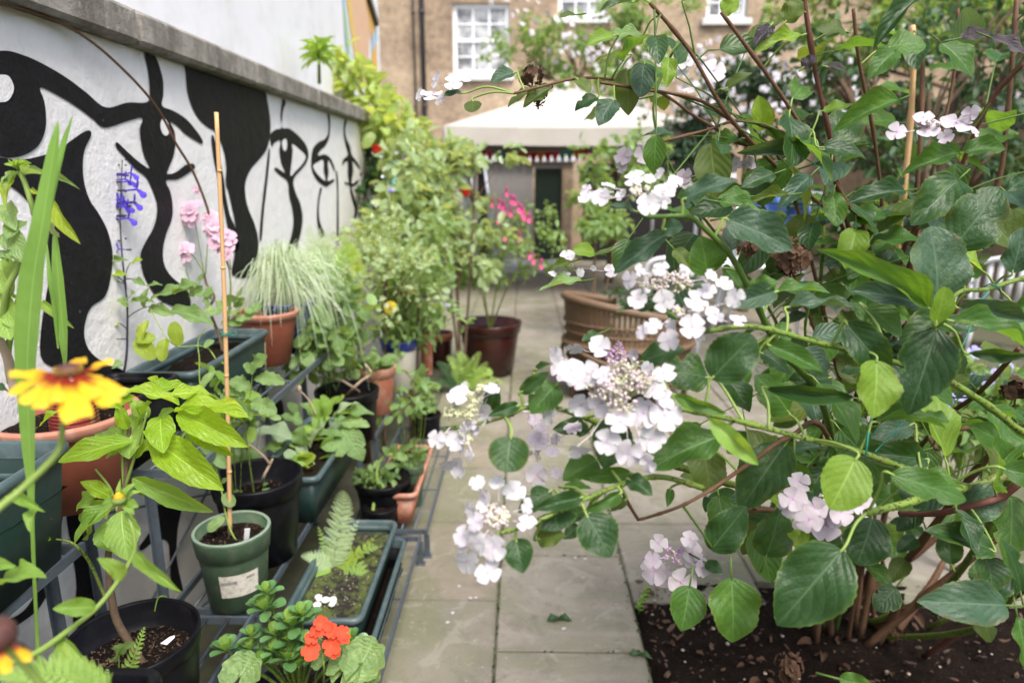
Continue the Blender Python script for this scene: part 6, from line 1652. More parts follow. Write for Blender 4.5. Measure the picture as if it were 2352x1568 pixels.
for k, (tx, ty, w_) in enumerate([(945, 265, 55), (935, 380, 55), (900, 430, 60), (670, 460, 70), (665, 355, 60), (800, 200, 45), (905, 210, 60), (740, 400, 60), (865, 235, 60)]):
    q = at('7', tx, ty, .905 - .008 * (k % 3)); p = bc_ + FW * .008 - Vector((0, 0, .005)); inst('sepal', LM['lance'][k % 6], bud, basis(p, q - p, Vector((0, -.6, 1)), px('7', w_, .9), (q - p).length), 'leaf_fresh')
# withered second daisy low at the edge
c2 = at('7', -45, 1250, .55); m = MB(); m.ball(c2, .017, 14, 9, sz=.85); w2 = m.obj('flower_head', 'cone_brown', ru)
for k in range(7):
    a = k * .9; d = Vector((math.cos(a), math.sin(a) * .6, -.5)); inst('petal', LM['petal'][k % 4], w2, basis(c2 + d * .014, d + Vector((0, 0, -.5)), Vector((d.x, d.y, .4)), .009, .02), 'petal_brown' if k % 3 else 'petal_yellow')
stem(ru, [c2, c2 + Vector((.02, .02, -.08)), c2 + Vector((.02, .05, -.3))], (.003, .004), 'stem_lime')
# ---- gladiolus
gl = thing('gladiolus_plant', tuple(on_z('d', 90, 1500, .62)), 'tall upright strap leaf of a gladiolus in front of the mural', 'plant')
blade(gl, 'd', [(134, 278, .86, 2), (125, 340, .86, 27), (108, 444, .86, 39), (95, 530, .86, 50), (77, 640, .87, 64), (66, 770, .88, 62), (63, 850, .89, 52), (65, 944, .90, 41), (68, 1030, .91, 32), (72, 1110, .92, 20), (75, 1203, .93, 11), (80, 1330, .95, 10), (87, 1480, .97, 9), (92, 1600, .98, 9)])
blade(gl, 'd', [(167, 268, .90, 2), (150, 320, .90, 14), (135, 380, .895, 16), (118, 460, .89, 16), (98, 560, .89, 20), (80, 700, .895, 20)])
blade(gl, 'd', [(127, 540, 1.0, 10), (134, 640, 1.0, 28), (142, 730, 1.0, 29), (148, 800, 1.0, 16), (149, 850, 1.01, 8), (140, 960, 1.05, 6)])
blade(gl, 'd', [(108, 560, .98, 3), (115, 640, .98, 12), (124, 700, .99, 9), (134, 800, 1.0, 5)])
# ---- leafy plant at the far left
ph_ = thing('phlox_plant', tuple(at('4', 60, 1060, 1.08)), 'soft leafy plant with a pale top rosette at the far left', 'plant')
stem(ph_, fp('N', [(255, 290, 1.0), (330, 430, 1.0), (400, 650, 1.0), (455, 860, 1.01), (470, 1100, 1.03)]) + fp('4', [(60, 800, 1.07), (70, 1060, 1.1)]), (.0032, .005), 'stem_lime')
stem(ph_, fp('4', [(-30, 720, 1.05), (40, 860, 1.07), (80, 1000, 1.09), (100, 1100, 1.1)]), (.006, .008), 'twig_pale')
stem(ph_, fp('N', [(300, 1470, 1.0), (250, 1568, 1.01)]) + fp('4', [(40, 460, 1.02), (20, 700, 1.05)]), (.004, .005), 'stem_lime')
leafs(ph_, 'leaf_soft', 'lance', [(330, 340, 640, 300, 100, 0), (600, 300, 1005, 465, 90, 15), (230, 300, -20, 400, 110, 0), (270, 300, 30, 560, 110, 20), (210, 360, 30, 760, 170, 0, -.03, 'leaf_yellow'), (450, 600, 560, 600, 60, 0, -.03, 'leaf_yellow'), (710, 650, 1012, 1245, 160, 20, -.02, 'leaf_yellow')], 'N', 1.0)
leafs(ph_, 'leaf_soft', 'ovate', [(100, 1080, 330, 1450, 330, 10), (60, 740, 180, 1040, 260, 0), (330, 960, 60, 1170, 260, 0), (680, 900, 780, 1200, 150, 0, .02, 'leaf_pale'), (-60, 1380, 300, 1460, 200, 0), (20, 1420, 100, 1490, 80)], 'N', 1.02)
leafs(ph_, 'leaf_fresh', 'ovate', [(0, 240, 70, 470, 190, 0), (0, 540, 60, 760, 220, 0), (-10, 440, 110, 700, 160, 10), (20, 480, 130, 490, 40), (290, 510, 475, 685, 50, 20), (150, 230, 100, 340, 40), (-40, 1090, 110, 1120, 110, 0, .03, 'leaf_deep')], '4', 1.05)
for k in range(11):
    a = k * .571; q = at('N', 235 + 190 * math.cos(a), 220 - 110 * abs(math.sin(a)) - 20, .995 - .02 * math.sin(a)); p = at('N', 245, 270, 1.0)
    inst('leaf', LM['lance'][k % 6], ph_, basis(p, q - p, Vector((0, -.4, 1)), px('N', 55, 1.0), (q - p).length), 'leaf_fresh')
# ---- citrus-like bush with glossy lime leaves in the big black pot
bu_ = thing('lime_leaf_bush', tuple(KPS), 'young bush with big glossy lime leaves in the large black pot', 'shrub')
tk = tdep(KPS)
stem(bu_, [KPS + Vector((.015, 0, -.01))] + fp('7', [(800, 1180, 1.42), (755, 1020, 1.40), (735, 850, 1.38), (730, 690, 1.36), (790, 480, 1.34), (840, 250, 1.33), (850, 60, 1.32), (870, -150, 1.31)]), (.0085, .004), 'bark', n=9)
for P in ([(840, 250, 1.33), (870, 160, 1.32), (930, -40, 1.30), (990, -250, 1.28)], [(835, 250, 1.33), (825, 100, 1.32), (820, -100, 1.31), (800, -300, 1.30)], [(800, 440, 1.34), (740, 260, 1.33), (640, 130, 1.32)]):
    stem(bu_, fp('7', P), (.0034, .002), 'stem_lime')
stem(bu_, fp('M', [(1120, 1040, 1.40), (1060, 920, 1.40), (960, 690, 1.38), (860, 540, 1.36), (760, 450, 1.35), (650, 415, 1.35), (530, 405, 1.36)]), (.0042, .002), 'stem_green')
BRI = 'leaf_bright'
lmset('citrus', 6, a=.72, b=.85, ns=24, nw=4, fold=.25, droop=.5, serr=.02, wave=.22)
for r in [(1205, 1210, 818, 1075, 150, 10, -.05), (1170, 1255, 1668, 1255, 190, -25, -.02), (1195, 1265, 1645, 1465, 230, 15, -.05), (885, 1450, 365, 1575, 190, -10, -.04), (1080, 1285, 1085, 1515, 220, 0, -.06), (1010, 1430, 1485, 1760, 280, 10, -.05), (1010, 1100, 1275, 1085, 120, 0, .05), (990, 1030, 1110, 1100, 90, 0, .03),
          (860, 1370, 785, 1205, 100, 0, -.02), (745, 1215, 905, 1140, 130, 0, .02), (1020, 1190, 900, 1330, 110, 20, .02), (640, 1150, 800, 1215, 90, 0, -.03), (870, 1570, 900, 1240, 220, 0, .03, 'leaf_fresh'), (830, 1480, 660, 1380, 160, 0, .04, 'leaf_fresh'), (1250, 1300, 1560, 1560, 150, 30, .0), (1170, 1240, 1050, 1290, 90, 0, 0, 'leaf_fresh'), (1150, 1140, 1420, 1120, 160, 0, .03), (420, 1240, 250, 1340, 90, 20, -.03)]:
    lf(bu_, '4', r[0], r[1], r[2], r[3], r[4] * .86, 1.30, 1.30 + r[6], r[7] if len(r) > 7 else BRI, 'citrus', r[5], .55)
for r in [(890, 190, 1425, 425, 150, 20, 0, 'leaf_fresh'), (745, 320, 543, 212, 120, 0, -.03), (770, 365, 458, 630, 170, 0, -.03, 'leaf_fresh'), (745, 465, 790, 695, 270, -10, .0, 'leaf_fresh'), (820, 410, 845, 745, 240, 0, -.04, 'leaf_fresh'), (665, 305, 487, 405, 140, 0, 0, 'leaf_fresh'), (880, 235, 1105, 265, 130, 0, .04, 'leaf_soft'), (700, 340, 560, 610, 200, 0, .03, 'leaf_fresh'), (900, 200, 1000, 330, 120, 0, .05, 'leaf_soft'),
          (345, 600, 70, 715, 70, 0, 0), (340, 590, 170, 610, 70, 0, .03, 'leaf_fresh'), (350, 465, 145, 500, 60, 0, 0)]:
    lf(bu_, '7', r[0], r[1], r[2], r[3], r[4] * .9, 1.33, 1.33 + r[6], r[7] if len(r) > 7 else BRI, 'citrus', r[5], .5)
for r in [(960, 1100, 740, 1180, 110), (1000, 1290, 870, 1180, 110), (1050, 1450, 900, 1560, 120), (850, 1480, 700, 1560, 110)]:
    lf(bu_, '4', *r, 1.33, 1.31, random.choice([BRI, BRI, 'leaf_fresh']), 'citrus', random.uniform(-20, 20), .6)
# seedlings and weeds in that pot
sdm = thing('seedling_weeds', tuple(KPS), 'tiny clover seedlings sprouting from the compost of the large black pot', 'seedling')
for k, (x, y) in enumerate([(830, 1108), (855, 1140), (820, 1160), (1090, 1100)]):
    p = on_z('7', x, y, KPS.z + .022); m = MB(); m.tube([p - Vector((0, 0, .02)), p], .0006, 4); m.obj('stem', 'stem_lime', sdm)
    for a in (0, 2.1, 4.2): lfw(sdm, p, (math.cos(a), math.sin(a), .2), .009, .008, 'leaf_fresh', 'oval', Vector((0, 0, 1)))
blade(sdm, '7', [(1040, 1085, 1.40, 8), (1060, 1000, 1.39, 10), (1095, 980, 1.38, 8), (1125, 990, 1.37, 3)], 'blade_green')

# ---- ferns
def frond(par, pts, Lp, n=14, mat='leaf_fern', pin=True, nor=None, taper0=.35, wl=.34, name='frond', full=True):
    """feather of leaflets along a curved rib; pin: leaflets cut again"""
    S = smooth_pts(pts, 8); m = MB(); N_ = len(S)
    m.tube(S, (.0016, .0006), 5, cap=False)
    g2 = leaf_geo(.55, .6, 3, 1, .15, .3)
    Cc, Dd, Nn, Ll, Ww = [], [], [], [], []
    for k in range(n):
        s = .08 + .92 * (k / (n - 1)); i = min(N_ - 2, int(s * (N_ - 1)))
        fr = s * (N_ - 1) - i; p = S[i].lerp(S[i + 1], min(1, fr)); d = (S[i + 1] - S[i]).normalized()
        nn = Vector(nor) if nor is not None else (-FW * .6 + Vector((0, 0, .7))); nn = (nn - d * nn.dot(d)).normalized(); x = d.cross(nn)
        prof = (min(1, .45 + s * 2.2) if full else 1) * (1 - s) ** .75 + .05
        L = Lp * prof
        for sg in (-1, 1):
            y = (x * sg + d * (.30 + .5 * s)).normalized() + nn * .08
            if pin:
                mm = max(3, int(9 * prof) + 2)
                e = y.normalized(); xx = e.cross(nn).normalized()
                for j in range(mm):
                    q = (j + .6) / mm
                    for s2 in (-1, 1):
                        Cc.append(p + e * L * q); dd = (xx * s2 + e * .45); Dd.append(dd); Nn.append(nn + Vector(NPR.normal(size=3) * .12)); l_ = L * .30 * (1 - q) ** .6 + L * .05; Ll.append(l_); Ww.append(l_ * .55 + .0006)
            else:
                Cc.append(p); Dd.append(y); Nn.append(nn + Vector(NPR.normal(size=3) * .15)); Ll.append(L); Ww.append(L * wl)
    leaf_cloud(m, np.array([tuple(v) for v in Cc]), np.array([tuple(v) for v in Dd]), np.array([tuple(v) for v in Nn]), np.array(Ll), np.array(Ww), g2 if pin else leaf_geo(.5, .7, 6, 1, .2, .3, lobes=4))
    o = m.obj(name, mat, par); return o
# close fern at the bottom left
fr_ = thing('fern', tuple(at('7', 380, 1700, .80)), 'broad green fern frond at the bottom left corner', 'fern')
frond(fr_, fp('7', [(760, 1620, .80), (560, 1560, .78), (330, 1500, .76), (120, 1510, .74), (-20, 1530, .73)]), px('7', 200, .77), 18, 'leaf_fern', True, (-.1, -.5, 1))
frond(fr_, fp('7', [(760, 1620, .80), (740, 1560, .79), (755, 1500, .78)]), px('7', 60, .8), 8, 'leaf_fern', True)
sf = thing('fern', tuple(at('7', 870, 1640, 1.0)), 'small upright fern frond in front of the large black pot', 'fern')
frond(sf, fp('7', [(850, 1640, 1.0), (865, 1500, 1.0), (905, 1380, 1.0), (945, 1270, 1.0), (972, 1190, 1.0)]), px('7', 90, 1.0), 15, 'leaf_fern', False, None, wl=.36)
stem(sf, fp('7', [(808, 1600, 1.0), (800, 1480, 1.0), (800, 1380, 1.0)]), (.0012, .0008), 'stem_lime')
leafs(sf, 'leaf_soft', 'lobed', [(800, 1390, 800, 1310, 70), (800, 1385, 870, 1290, 50), (800, 1420, 745, 1410, 40)], '7', 1.0)
# black planter at the very bottom
pb1 = at('7', 1150, 1450, .98)
trough(pb1.x - .20, pb1.x, pb1.y - .35, pb1.y, pb1.z - .16, .16, 'black rounded planter cut off by the bottom edge at the left', 'pot_black', 'pot_black', .6)
m = MB(); pbx, pby, pbz = pb1.x - .1, pb1.y - .17, pb1.z - .162
pst = thing('pot_stand', (pbx, pby, T2), 'dark upturned pot under the black planter at the bottom left', 'pot stand')
m.lathe([(.10, T2 + .008), (.08, pbz), (.0, pbz)], (pbx, pby, 0), 24); m.obj('body', 'pot_black', pst)
# fern in the long trough
ff = thing('fern', tuple(on_z('Q', 1200, 560, FTZ)), 'blue green fern with spread fronds in the mossy trough', 'fern')
fb = on_z('Q', 1190, 470, FTZ); tb_ = tdep(fb)
for P, L, n, mt in (([(1300, -140, -.02), (1320, -380, -.05)], 170, 13, 'leaf_fern_blue'), ([(1060, 560, -.05), (840, 735, -.10)], 120, 12, 'leaf_fern'), ([(1010, 370, -.03), (842, 340, -.06)], 110, 10, 'leaf_fern_blue'), ([(1450, 330, .0), (1690, 95, .03)], 90, 10, 'leaf_yellow'), ([(1480, 470, -.03), (1570, 650, -.06)], 110, 9, 'leaf_fern'), ([(1120, 260, .02), (1030, 10, .04)], 80, 11, 'leaf_fern'), ([(1550, 270, .03), (1700, 240, .06)], 90, 8, 'leaf_fern'), ([(1330, 200, .02), (1480, -60, .05)], 110, 10, 'leaf_fern_blue'), ([(1180, 620, -.06), (1150, 780, -.1)], 80, 8, 'leaf_fern_blue')):
    frond(ff, [fb] + [at('Q', x, y, tb_ + dt) for x, y, dt in P], px('Q', L * 1.35, tb_), n + 2, mt, True)
p = on_z('Q', 1090, 850, FTZ + .012); m = MB()
for k in range(9): m.ball(p + Vector((random.uniform(-.028, .03), random.uniform(-.02, .02), random.uniform(-.004, .006))), random.uniform(.010, .017), 8, 5, sz=.6)
tag(m.obj('chalk_lump', 'pebble_white'), 'bright white chalky lump lying on the mossy trough soil', 'stone')
m = MB()
for k in range(150):
    x, y = random.uniform(FTX0 + .03, FTX1 - .03), random.uniform(FTY[0] + .03, FTY[1] - .03); m.ball((x, y, FTZ + .005), random.uniform(.0012, .003), 6, 4)
tag(m.obj('gravel', 'chip_pale'), 'small wet pebbles over the moss in the fern trough', 'gravel', kind='stuff')

# ---- seedling climbing the bamboo cane in the green pot
cb = GPS + Vector((-.012, .01, -.01)); ctop = on_y('d', 497, 258, cb.y)
cn = thing('bamboo_cane', tuple(cb), 'tall thin bamboo cane standing in the labelled green pot', 'cane')
m = MB(); S = smooth_pts([cb, cb.lerp(ctop, .33) + Vector((.004, 0, 0)), cb.lerp(ctop, .66) + Vector((.005, 0, 0)), ctop], 5); m.tube(S, (.0062, .0052), 9)
for q in (.18, .42, .67, .88): p = cb.lerp(ctop, q) + Vector((.004, 0, 0)); m.tube([p - Vector((0, 0, .003)), p + Vector((0, 0, .003))], .0068, 9)
m.obj('culm', 'cane_bamboo', cn)
tcz = tdep(cb)
m = MB(); p = cb.lerp(ctop, .52) + Vector((.004, 0, 0)); m.tube([p + Vector((.011 * math.cos(a * .9), .011 * math.sin(a * .9), .004 * math.sin(a * .45))) for a in range(16)], .0016, 5); m.tube([p + Vector((.011, 0, 0)), p + Vector((.03, 0, .006)), p + Vector((.028, 0, -.008)), p + Vector((.012, -.004, 0))], .0014, 5); m.obj('tie', 'twine_green', cn)
sg = thing('climbing_seedling', tuple(GPS), 'slender seedling with oval leaves climbing the bamboo cane', 'plant')
tg = tcz - .02
stem(sg, [GPS + Vector((.015, -.01, -.005))] + fp('7', [(1545, 530, tg), (1510, 400, tg), (1490, 280, tg), (1465, 180, tg)]) + fp('O', [(450, 1000, tg), (430, 830, tg), (400, 780, tg)]) + fp('4', [(1345, 1080, tg), (1340, 900, tg), (1330, 790, tg), (1360, 720, tg), (1410, 680, tg)]), (.0028, .0014), 'stem_lime')
stem(sg, fp('4', [(1450, 900, tg), (1400, 830, tg), (1330, 810, tg), (1200, 815, tg), (1120, 760, tg), (1060, 660, tg), (1010, 560, tg)]), (.0022, .0012), 'stem_lime')
for f, r in (('7', (1500, 300, 1575, 370, 85)), ('7', (1510, 455, 1390, 545, 80)), ('O', (430, 940, 320, 670, 160)), ('O', (460, 940, 615, 1090, 140)), ('O', (540, 220, 850, 440, 150)), ('O', (545, 1270, 625, 1210, 60)), ('4', (1450, 980, 1335, 1110, 60)), ('4', (1440, 775, 1370, 820, 45))):
    lf(sg, f, *r, tg, tg - .02, 'leaf_soft', 'oval')
for r in [(1205, 810, 1160, 650, 95), (1115, 760, 1080, 915, 90), (1050, 760, 910, 770, 90), (1000, 640, 925, 790, 60), (910, 770, 1040, 890, 120)]: lf(sg, '4', *r, tg, tg - .02, 'leaf_yellow', 'oval')
# twig in the black pot
tg2 = tdep(BPS)
tw2 = thing('forked_twig_plant', tuple(BPS), 'bare forked grey twig with tiny seedlings round it in the black pot', 'plant')
stem(tw2, [on_z('O', 1010, 1330, BPS.z - .005)] + fp('O', [(1040, 1200, tg2), (1110, 1060, tg2), (1150, 980, tg2)]), (.0055, .004), 'twig_pale', 'branch')
stem(tw2, fp('O', [(1115, 1050, tg2), (1060, 970, tg2 - .02), (960, 880, tg2 - .03), (870, 820, tg2 - .04), (760, 800, tg2 - .05)]), (.0045, .002), 'twig_pale', 'branch')
for k in range(13):
    a, q = random.random() * 6.28, br * random.uniform(.2, .85); p = BPS + Vector((q * math.cos(a), q * math.sin(a) - .02, .014))
    for s in (0, 1.57, 3.14): lfw(tw2, p, (math.cos(a + s), math.sin(a + s), .15), .017, .014, 'leaf_soft', 'oval', Vector((0, 0, 1)), 'seed_leaf')
# primroses
pr = thing('primrose_clump', (PTX - .11, (PTY[0] + PTY[1]) / 2, PTZ), 'clump of crinkled pale primrose leaves spilling over its green trough', 'plant')
tp = tdep(Vector((PTX - .1, (PTY[0] + PTY[1]) / 2, PTZ)))
for r in [(1380, 760, 930, 620, 330, 10, 'leaf_pale'), (1250, 850, 990, 880, 200, 0, 'leaf_soft'), (1500, 900, 1480, 1080, 330, 0, 'leaf_yellow'), (1960, 640, 2230, 990, 300, 10, 'leaf_soft'), (1850, 760, 2000, 920, 190, 0, 'leaf_soft'), (1500, 820, 1480, 600, 240, 0, 'leaf_soft'), (1600, 840, 1690, 620, 230, 0, 'leaf_pale'), (1760, 560, 1900, 230, 210, 0, 'leaf_fresh'), (1850, 500, 2120, 280, 220, 0, 'leaf_pale'), (1880, 480, 2340, 420, 220, 0, 'leaf_soft'),
          (1700, 500, 1640, 280, 190, 0, 'leaf_fresh'), (1600, 450, 1480, 330, 200, 0, 'leaf_soft'), (1450, 480, 1330, 330, 180, 0, 'leaf_soft'), (1500, 560, 1250, 460, 210, 0, 'leaf_soft'), (1930, 560, 2290, 560, 200, 0, 'leaf_soft'), (1700, 700, 1960, 700, 180, 0, 'leaf_soft'), (1650, 650, 1430, 640, 180, 0, 'leaf_fresh'), (1420, 900, 1290, 960, 180, 0, 'leaf_pale'), (1800, 400, 1720, 240, 160, 0, 'leaf_fresh'), (1780, 480, 1820, 300, 130, 0, 'leaf_yellow'), (1880, 330, 1980, 250, 150, 0, 'leaf_fresh'), (1560, 700, 1400, 800, 170, 0, 'leaf_soft'), (1750, 820, 1880, 880, 170, 0, 'leaf_soft')]:
    yy = (r[1] - 600) / 600.0; lf(pr, 'O', r[0], r[1], r[2], r[3], r[4], tp - .22 * yy, tp - .22 * yy - .03, r[6], 'oval' if r[4] < 200 else 'ovate', r[5], .75)
gp = random.Random(8)
for k in range(34):
    p = Vector((gp.uniform(PTX - .21, PTX - .02), gp.uniform(PTY[0] + .04, PTY[1] - .04), PTZ + .005)); a = gp.random() * 6.28; y = Vector((math.cos(a), math.sin(a), gp.uniform(.3, 1.1)))
    lfw(pr, p, y, gp.uniform(.06, .11), gp.uniform(.03, .05), gp.choice(['leaf_soft', 'leaf_fresh', 'leaf_pale', 'leaf_fresh']), 'spoon', Vector((-y.x * .5, -y.y * .5 - .2, 1)))
stem(pr, fp('O', [(1660, 460, tp), (1580, 300, tp), (1470, 180, tp)]), (.003, .002), 'twig_pale')
m = MB(); m.ball(at('O', 1460, 160, tp), .009, 8, 6, sz=1.5); m.obj('seed_head', 'twig_pale', pr)
# chrysanthemum shoots under the geranium trough
ch = thing('chrysanthemum_shoot', (-.84, 1.95, T2), 'shoot with deeply cut grey green leaves below the geranium trough', 'plant')
tc2 = 1.95
stem(ch, [Vector((-.84, 1.98, T2 + .01)), at('4', 1640, 1300, tc2), at('4', 1680, 1150, tc2), at('4', 1700, 960, tc2)], (.003, .0015), 'stem_green')
leafs(ch, 'leaf_soft', 'lobed', [(1700, 980, 1780, 870, 100), (1700, 990, 1640, 940, 90), (1710, 1030, 1905, 1040, 90), (1680, 1100, 1545, 1040, 110), (1690, 1190, 1855, 1250, 110), (1650, 1150, 1500, 1100, 80), (1680, 1000, 1720, 920, 80)], '4', tc2)
for nm, lab, f, x, y, t_, z, rad, n, mt, L in (
    ('nettle_clump', 'leafy green clump between the cane and the primrose trough', '4', 1560, 1330, 2.35, T2, (.10, .16, .12), 70, 'leaf_soft', .05),
    ('mint_clump', 'soft green clump under the geranium trough by the stand leg', '4', 1500, 1180, 2.1, T2, (.08, .14, .12), 60, 'leaf_fresh', .05),
    ('ivy_clump', 'small ivy leaves in shade under the far terracotta pot', 'U', 560, 760, 3.4, T2, (.12, .2, .16), 110, 'leaf_soft', .05),
    ('oregano_clump', 'loose pale leaves beside the shallow black pot', 'U', 330, 620, 3.2, T2, (.1, .2, .2), 110, 'leaf_pale', .045),
    ('violet_clump', 'low round leaves on the low stand behind the orange trough', 'U', 1500, 1320, 3.0, T1, (.1, .16, .1), 70, 'leaf_soft', .05)):
    c = at(f, x, y, t_); t = thing(nm, (c.x, c.y, z), lab, 'plant'); m = MB(); P = crown(m, n, c, rad, L, GEO_O, 9, .5); m.obj('foliage', mt, t)
    tw_ = MB()
    for i in range(0, n, 8): tw_.tube([(c.x, c.y, z + .005), tuple(P[i])], (.002, .001), 4, cap=False)
    tw_.obj('stem', 'stem_green', t)
# ---- salvia
sv = thing('blue_salvia', tuple(at('4', 815, 1060, 1.55)), 'black stemmed salvia with violet blue flowers against the white wall', 'plant')
ts = tdep(Vector((pc.x - .1, (BTY[0] + BTY[1]) / 2, BTZ)))
sb = on_z('4', 820, 1060, BTZ); ts = tdep(sb)
stem(sv, [sb] + fp('4', [(850, 880, ts), (855, 700, ts), (855, 540, ts), (840, 400, ts)]) + fp('N', [(1650, 1500, ts), (1630, 1250, ts), (1615, 900, ts), (1630, 450, ts), (1645, 130, ts)]), (.0038, .0012), 'stem_black')
for P in ([(830, 380), (760, 310), (700, 230), (630, 215)], [(850, 430), (845, 330), (875, 250)], [(860, 620), (900, 590), (965, 555), (1010, 545)], [(855, 700), (800, 660), (740, 690)], [(850, 765), (790, 765), (735, 760)], [(1000, 560), (1100, 520), (1200, 560)], [(845, 360), (900, 365), (960, 385)], [(850, 400), (780, 380), (730, 430)]):
    stem(sv, fp('4', [(x, y, ts - .005) for x, y in P]), (.0018, .0009), 'stem_black')
leafs(sv, 'leaf_soft', 'ovate', [(630, 225, 420, 220, 60, 30), (625, 215, 575, 160, 60), (660, 170, 700, 140, 55), (880, 260, 945, 225, 75, 0, -.02, 'leaf_bright'), (720, 240, 850, 230, 45, 20), (740, 430, 690, 545, 90, 0, -.02, 'leaf_bright'), (740, 330, 850, 330, 50, 0, -.02, 'leaf_bright'), (900, 365, 970, 395, 50), (860, 540, 790, 500, 90), (880, 520, 1030, 510, 70), (870, 490, 900, 450, 70),
      (1010, 500, 1320, 400, 110, 0, -.03), (1150, 575, 1430, 650, 130), (1000, 570, 1160, 590, 80), (735, 690, 590, 780, 70, 0, -.02, 'leaf_bright'), (740, 765, 580, 870, 110), (740, 690, 800, 660, 50, 0, 0, 'leaf_bright'), (980, 560, 990, 420, 80), (830, 930, 720, 960, 70), (990, 410, 1080, 390, 50), (1150, 450, 1330, 380, 90), (680, 570, 560, 850, 60, 20, 0, 'leaf_bright')], '4', ts - .01)
def salvia_flower(x, y, sgn, sc=1.0):
    c = at('N', x, y, ts - .01); k = px('N', 135, ts) * sc
    a = Vector(RX) * sgn; u_ = Vector((0, 0, 1)); b = c - a * k * 1.2 - u_ * k * .1
    m = MB(); m.tube(smooth_pts([b - a * k * .5, b, c], 4), [k * .03, k * .035, k * .05, k * .06, k * .07, k * .08, k * .09, k * .10, k * .11][:9], 7, cap=False)
    g_ = leaf_geo(.6, .4, 8, 2, .35, -1.0)
    M1 = basis(c - a * k * .1, a * .6 + u_ * .9, -a + u_ * .3, k * .30, k * 1.0); m.add([M1 @ Vector(v) for v in g_[0]], g_[1], g_[2])
    g_ = leaf_geo(.7, .25, 8, 2, .25, .5, wave=.2)
    M2 = basis(c - a * k * .1, a * .75 - u_ * .75, a + u_ * .6 - FW * .6, k * .75, k * 1.05); m.add([M2 @ Vector(v) for v in g_[0]], g_[1], g_[2])
    o = m.obj('flower', 'petal_violet', sv)
    m = MB(); m.tube([b - a * k * .75, b - a * k * .45, b], [k * .04, k * .13, k * .12], 7); m.obj('calyx', 'stem_black', o)
for x, y, s, sc in ((1500, 330, -1, .9), (1770, 310, 1, .85), (1690, 390, 1, .8), (1760, 420, 1, .8), (1850, 530, 1, 1.05), (1600, 690, -1, .9), (1660, 740, 1, .95), (1720, 760, 1, .8), (1810, 710, 1, .95), (1400, 870, -1, 1.15), (1735, 915, 1, .95), (1590, 1330, -1, .7), (1590, 740, -1, .7), (1640, 660, 1, .7)): salvia_flower(x, y, s, sc)
m = MB()
for x, y in ((1600, 200), (1690, 205), (1690, 130), (1560, 560), (1690, 560), (1550, 860), (1690, 1190), (1600, 1220)): p = at('N', x, y, ts); m.ball(p, .004, 6, 4, sz=.6)
m.obj('dark_calyx', 'stem_black', sv)
# ---- pink geranium
ge = thing('pink_geranium', tuple(at('4', 1450, 830, 1.95)), 'pink flowered geranium with woody stem in the green trough by the wall', 'plant')
gb = on_z('4', 1500, 850, GTZ); tge = tdep(gb)
stem(ge, [gb] + fp('4', [(1480, 760, tge), (1440, 660, tge), (1410, 560, tge), (1440, 480, tge), (1390, 400, tge), (1370, 320, tge)]), (.007, .004), 'bark', 'branch')
stem(ge, fp('4', [(1500, 800, tge), (1530, 650, tge), (1550, 450, tge), (1540, 300, tge), (1510, 180, tge)]), (.005, .002), 'stem_green', 'branch')
for P in ([(1370, 320), (1290, 200), (1200, 120), (1150, 100)], [(1370, 320), (1340, 150), (1310, -20), (1305, -80)], [(1380, 330), (1390, 200), (1400, 60)], [(1540, 300), (1500, 180), (1470, 60)], [(1550, 300), (1545, 240), (1540, 200)], [(1310, 430), (1260, 330), (1230, 190)], [(1210, 380), (1200, 260), (1130, 110)]):
    stem(ge, fp('4', [(x, y, tge - .02) for x, y in P]), (.0024, .0014), 'stem_green', 'flower_stalk')
for cx, cy, r, n in [(1125, 95, 65, 5), (1235, 180, 75, 6), (1310, -75, 90, 5), (1450, 20, 75, 5), (1490, 95, 85, 7), (1540, 195, 65, 5), (1330, -240, 35, 3), (1420, -40, 60, 4), (1160, 175, 40, 3)]:
    c = at('4', cx, cy, tge - .03); m = MB(); m.ball(c, px('4', r * .3, tge), 7, 5); h_ = m.obj('flower_head', 'stem_lime', ge)
    for k in range(n):
        d = Vector((random.gauss(0, 1), random.gauss(-1.0, .5), random.gauss(.35, .7))).normalized(); floret(h_, c + d * px('4', r * .6, tge), d + Vector((0, -.8, .5)), px('4', r * .70, tge), 'petal_pink', None, FIVE)
leafs(ge, 'leaf_soft', 'fan', [(1270, 430, 1270, 330, 170), (1370, 440, 1330, 520, 150), (1190, 480, 1250, 430, 150), (1600, 560, 1680, 520, 160), (1650, 600, 1720, 650, 150), (1560, 520, 1540, 430, 140), (1450, 560, 1500, 640, 150), (1340, 380, 1400, 330, 120), (1520, 620, 1570, 580, 150), (1210, 260, 1250, 230, 110), (1700, 560, 1760, 600, 120), (1600, 480, 1650, 430, 130), (1530, 690, 1490, 650, 120), (1600, 640, 1640, 700, 130), (1400, 500, 1350, 450, 120), (1200, 900, 1180, 850, 170), (1120, 900, 1060, 920, 140), (1250, 930, 1310, 950, 140)], '4', tge - .03)
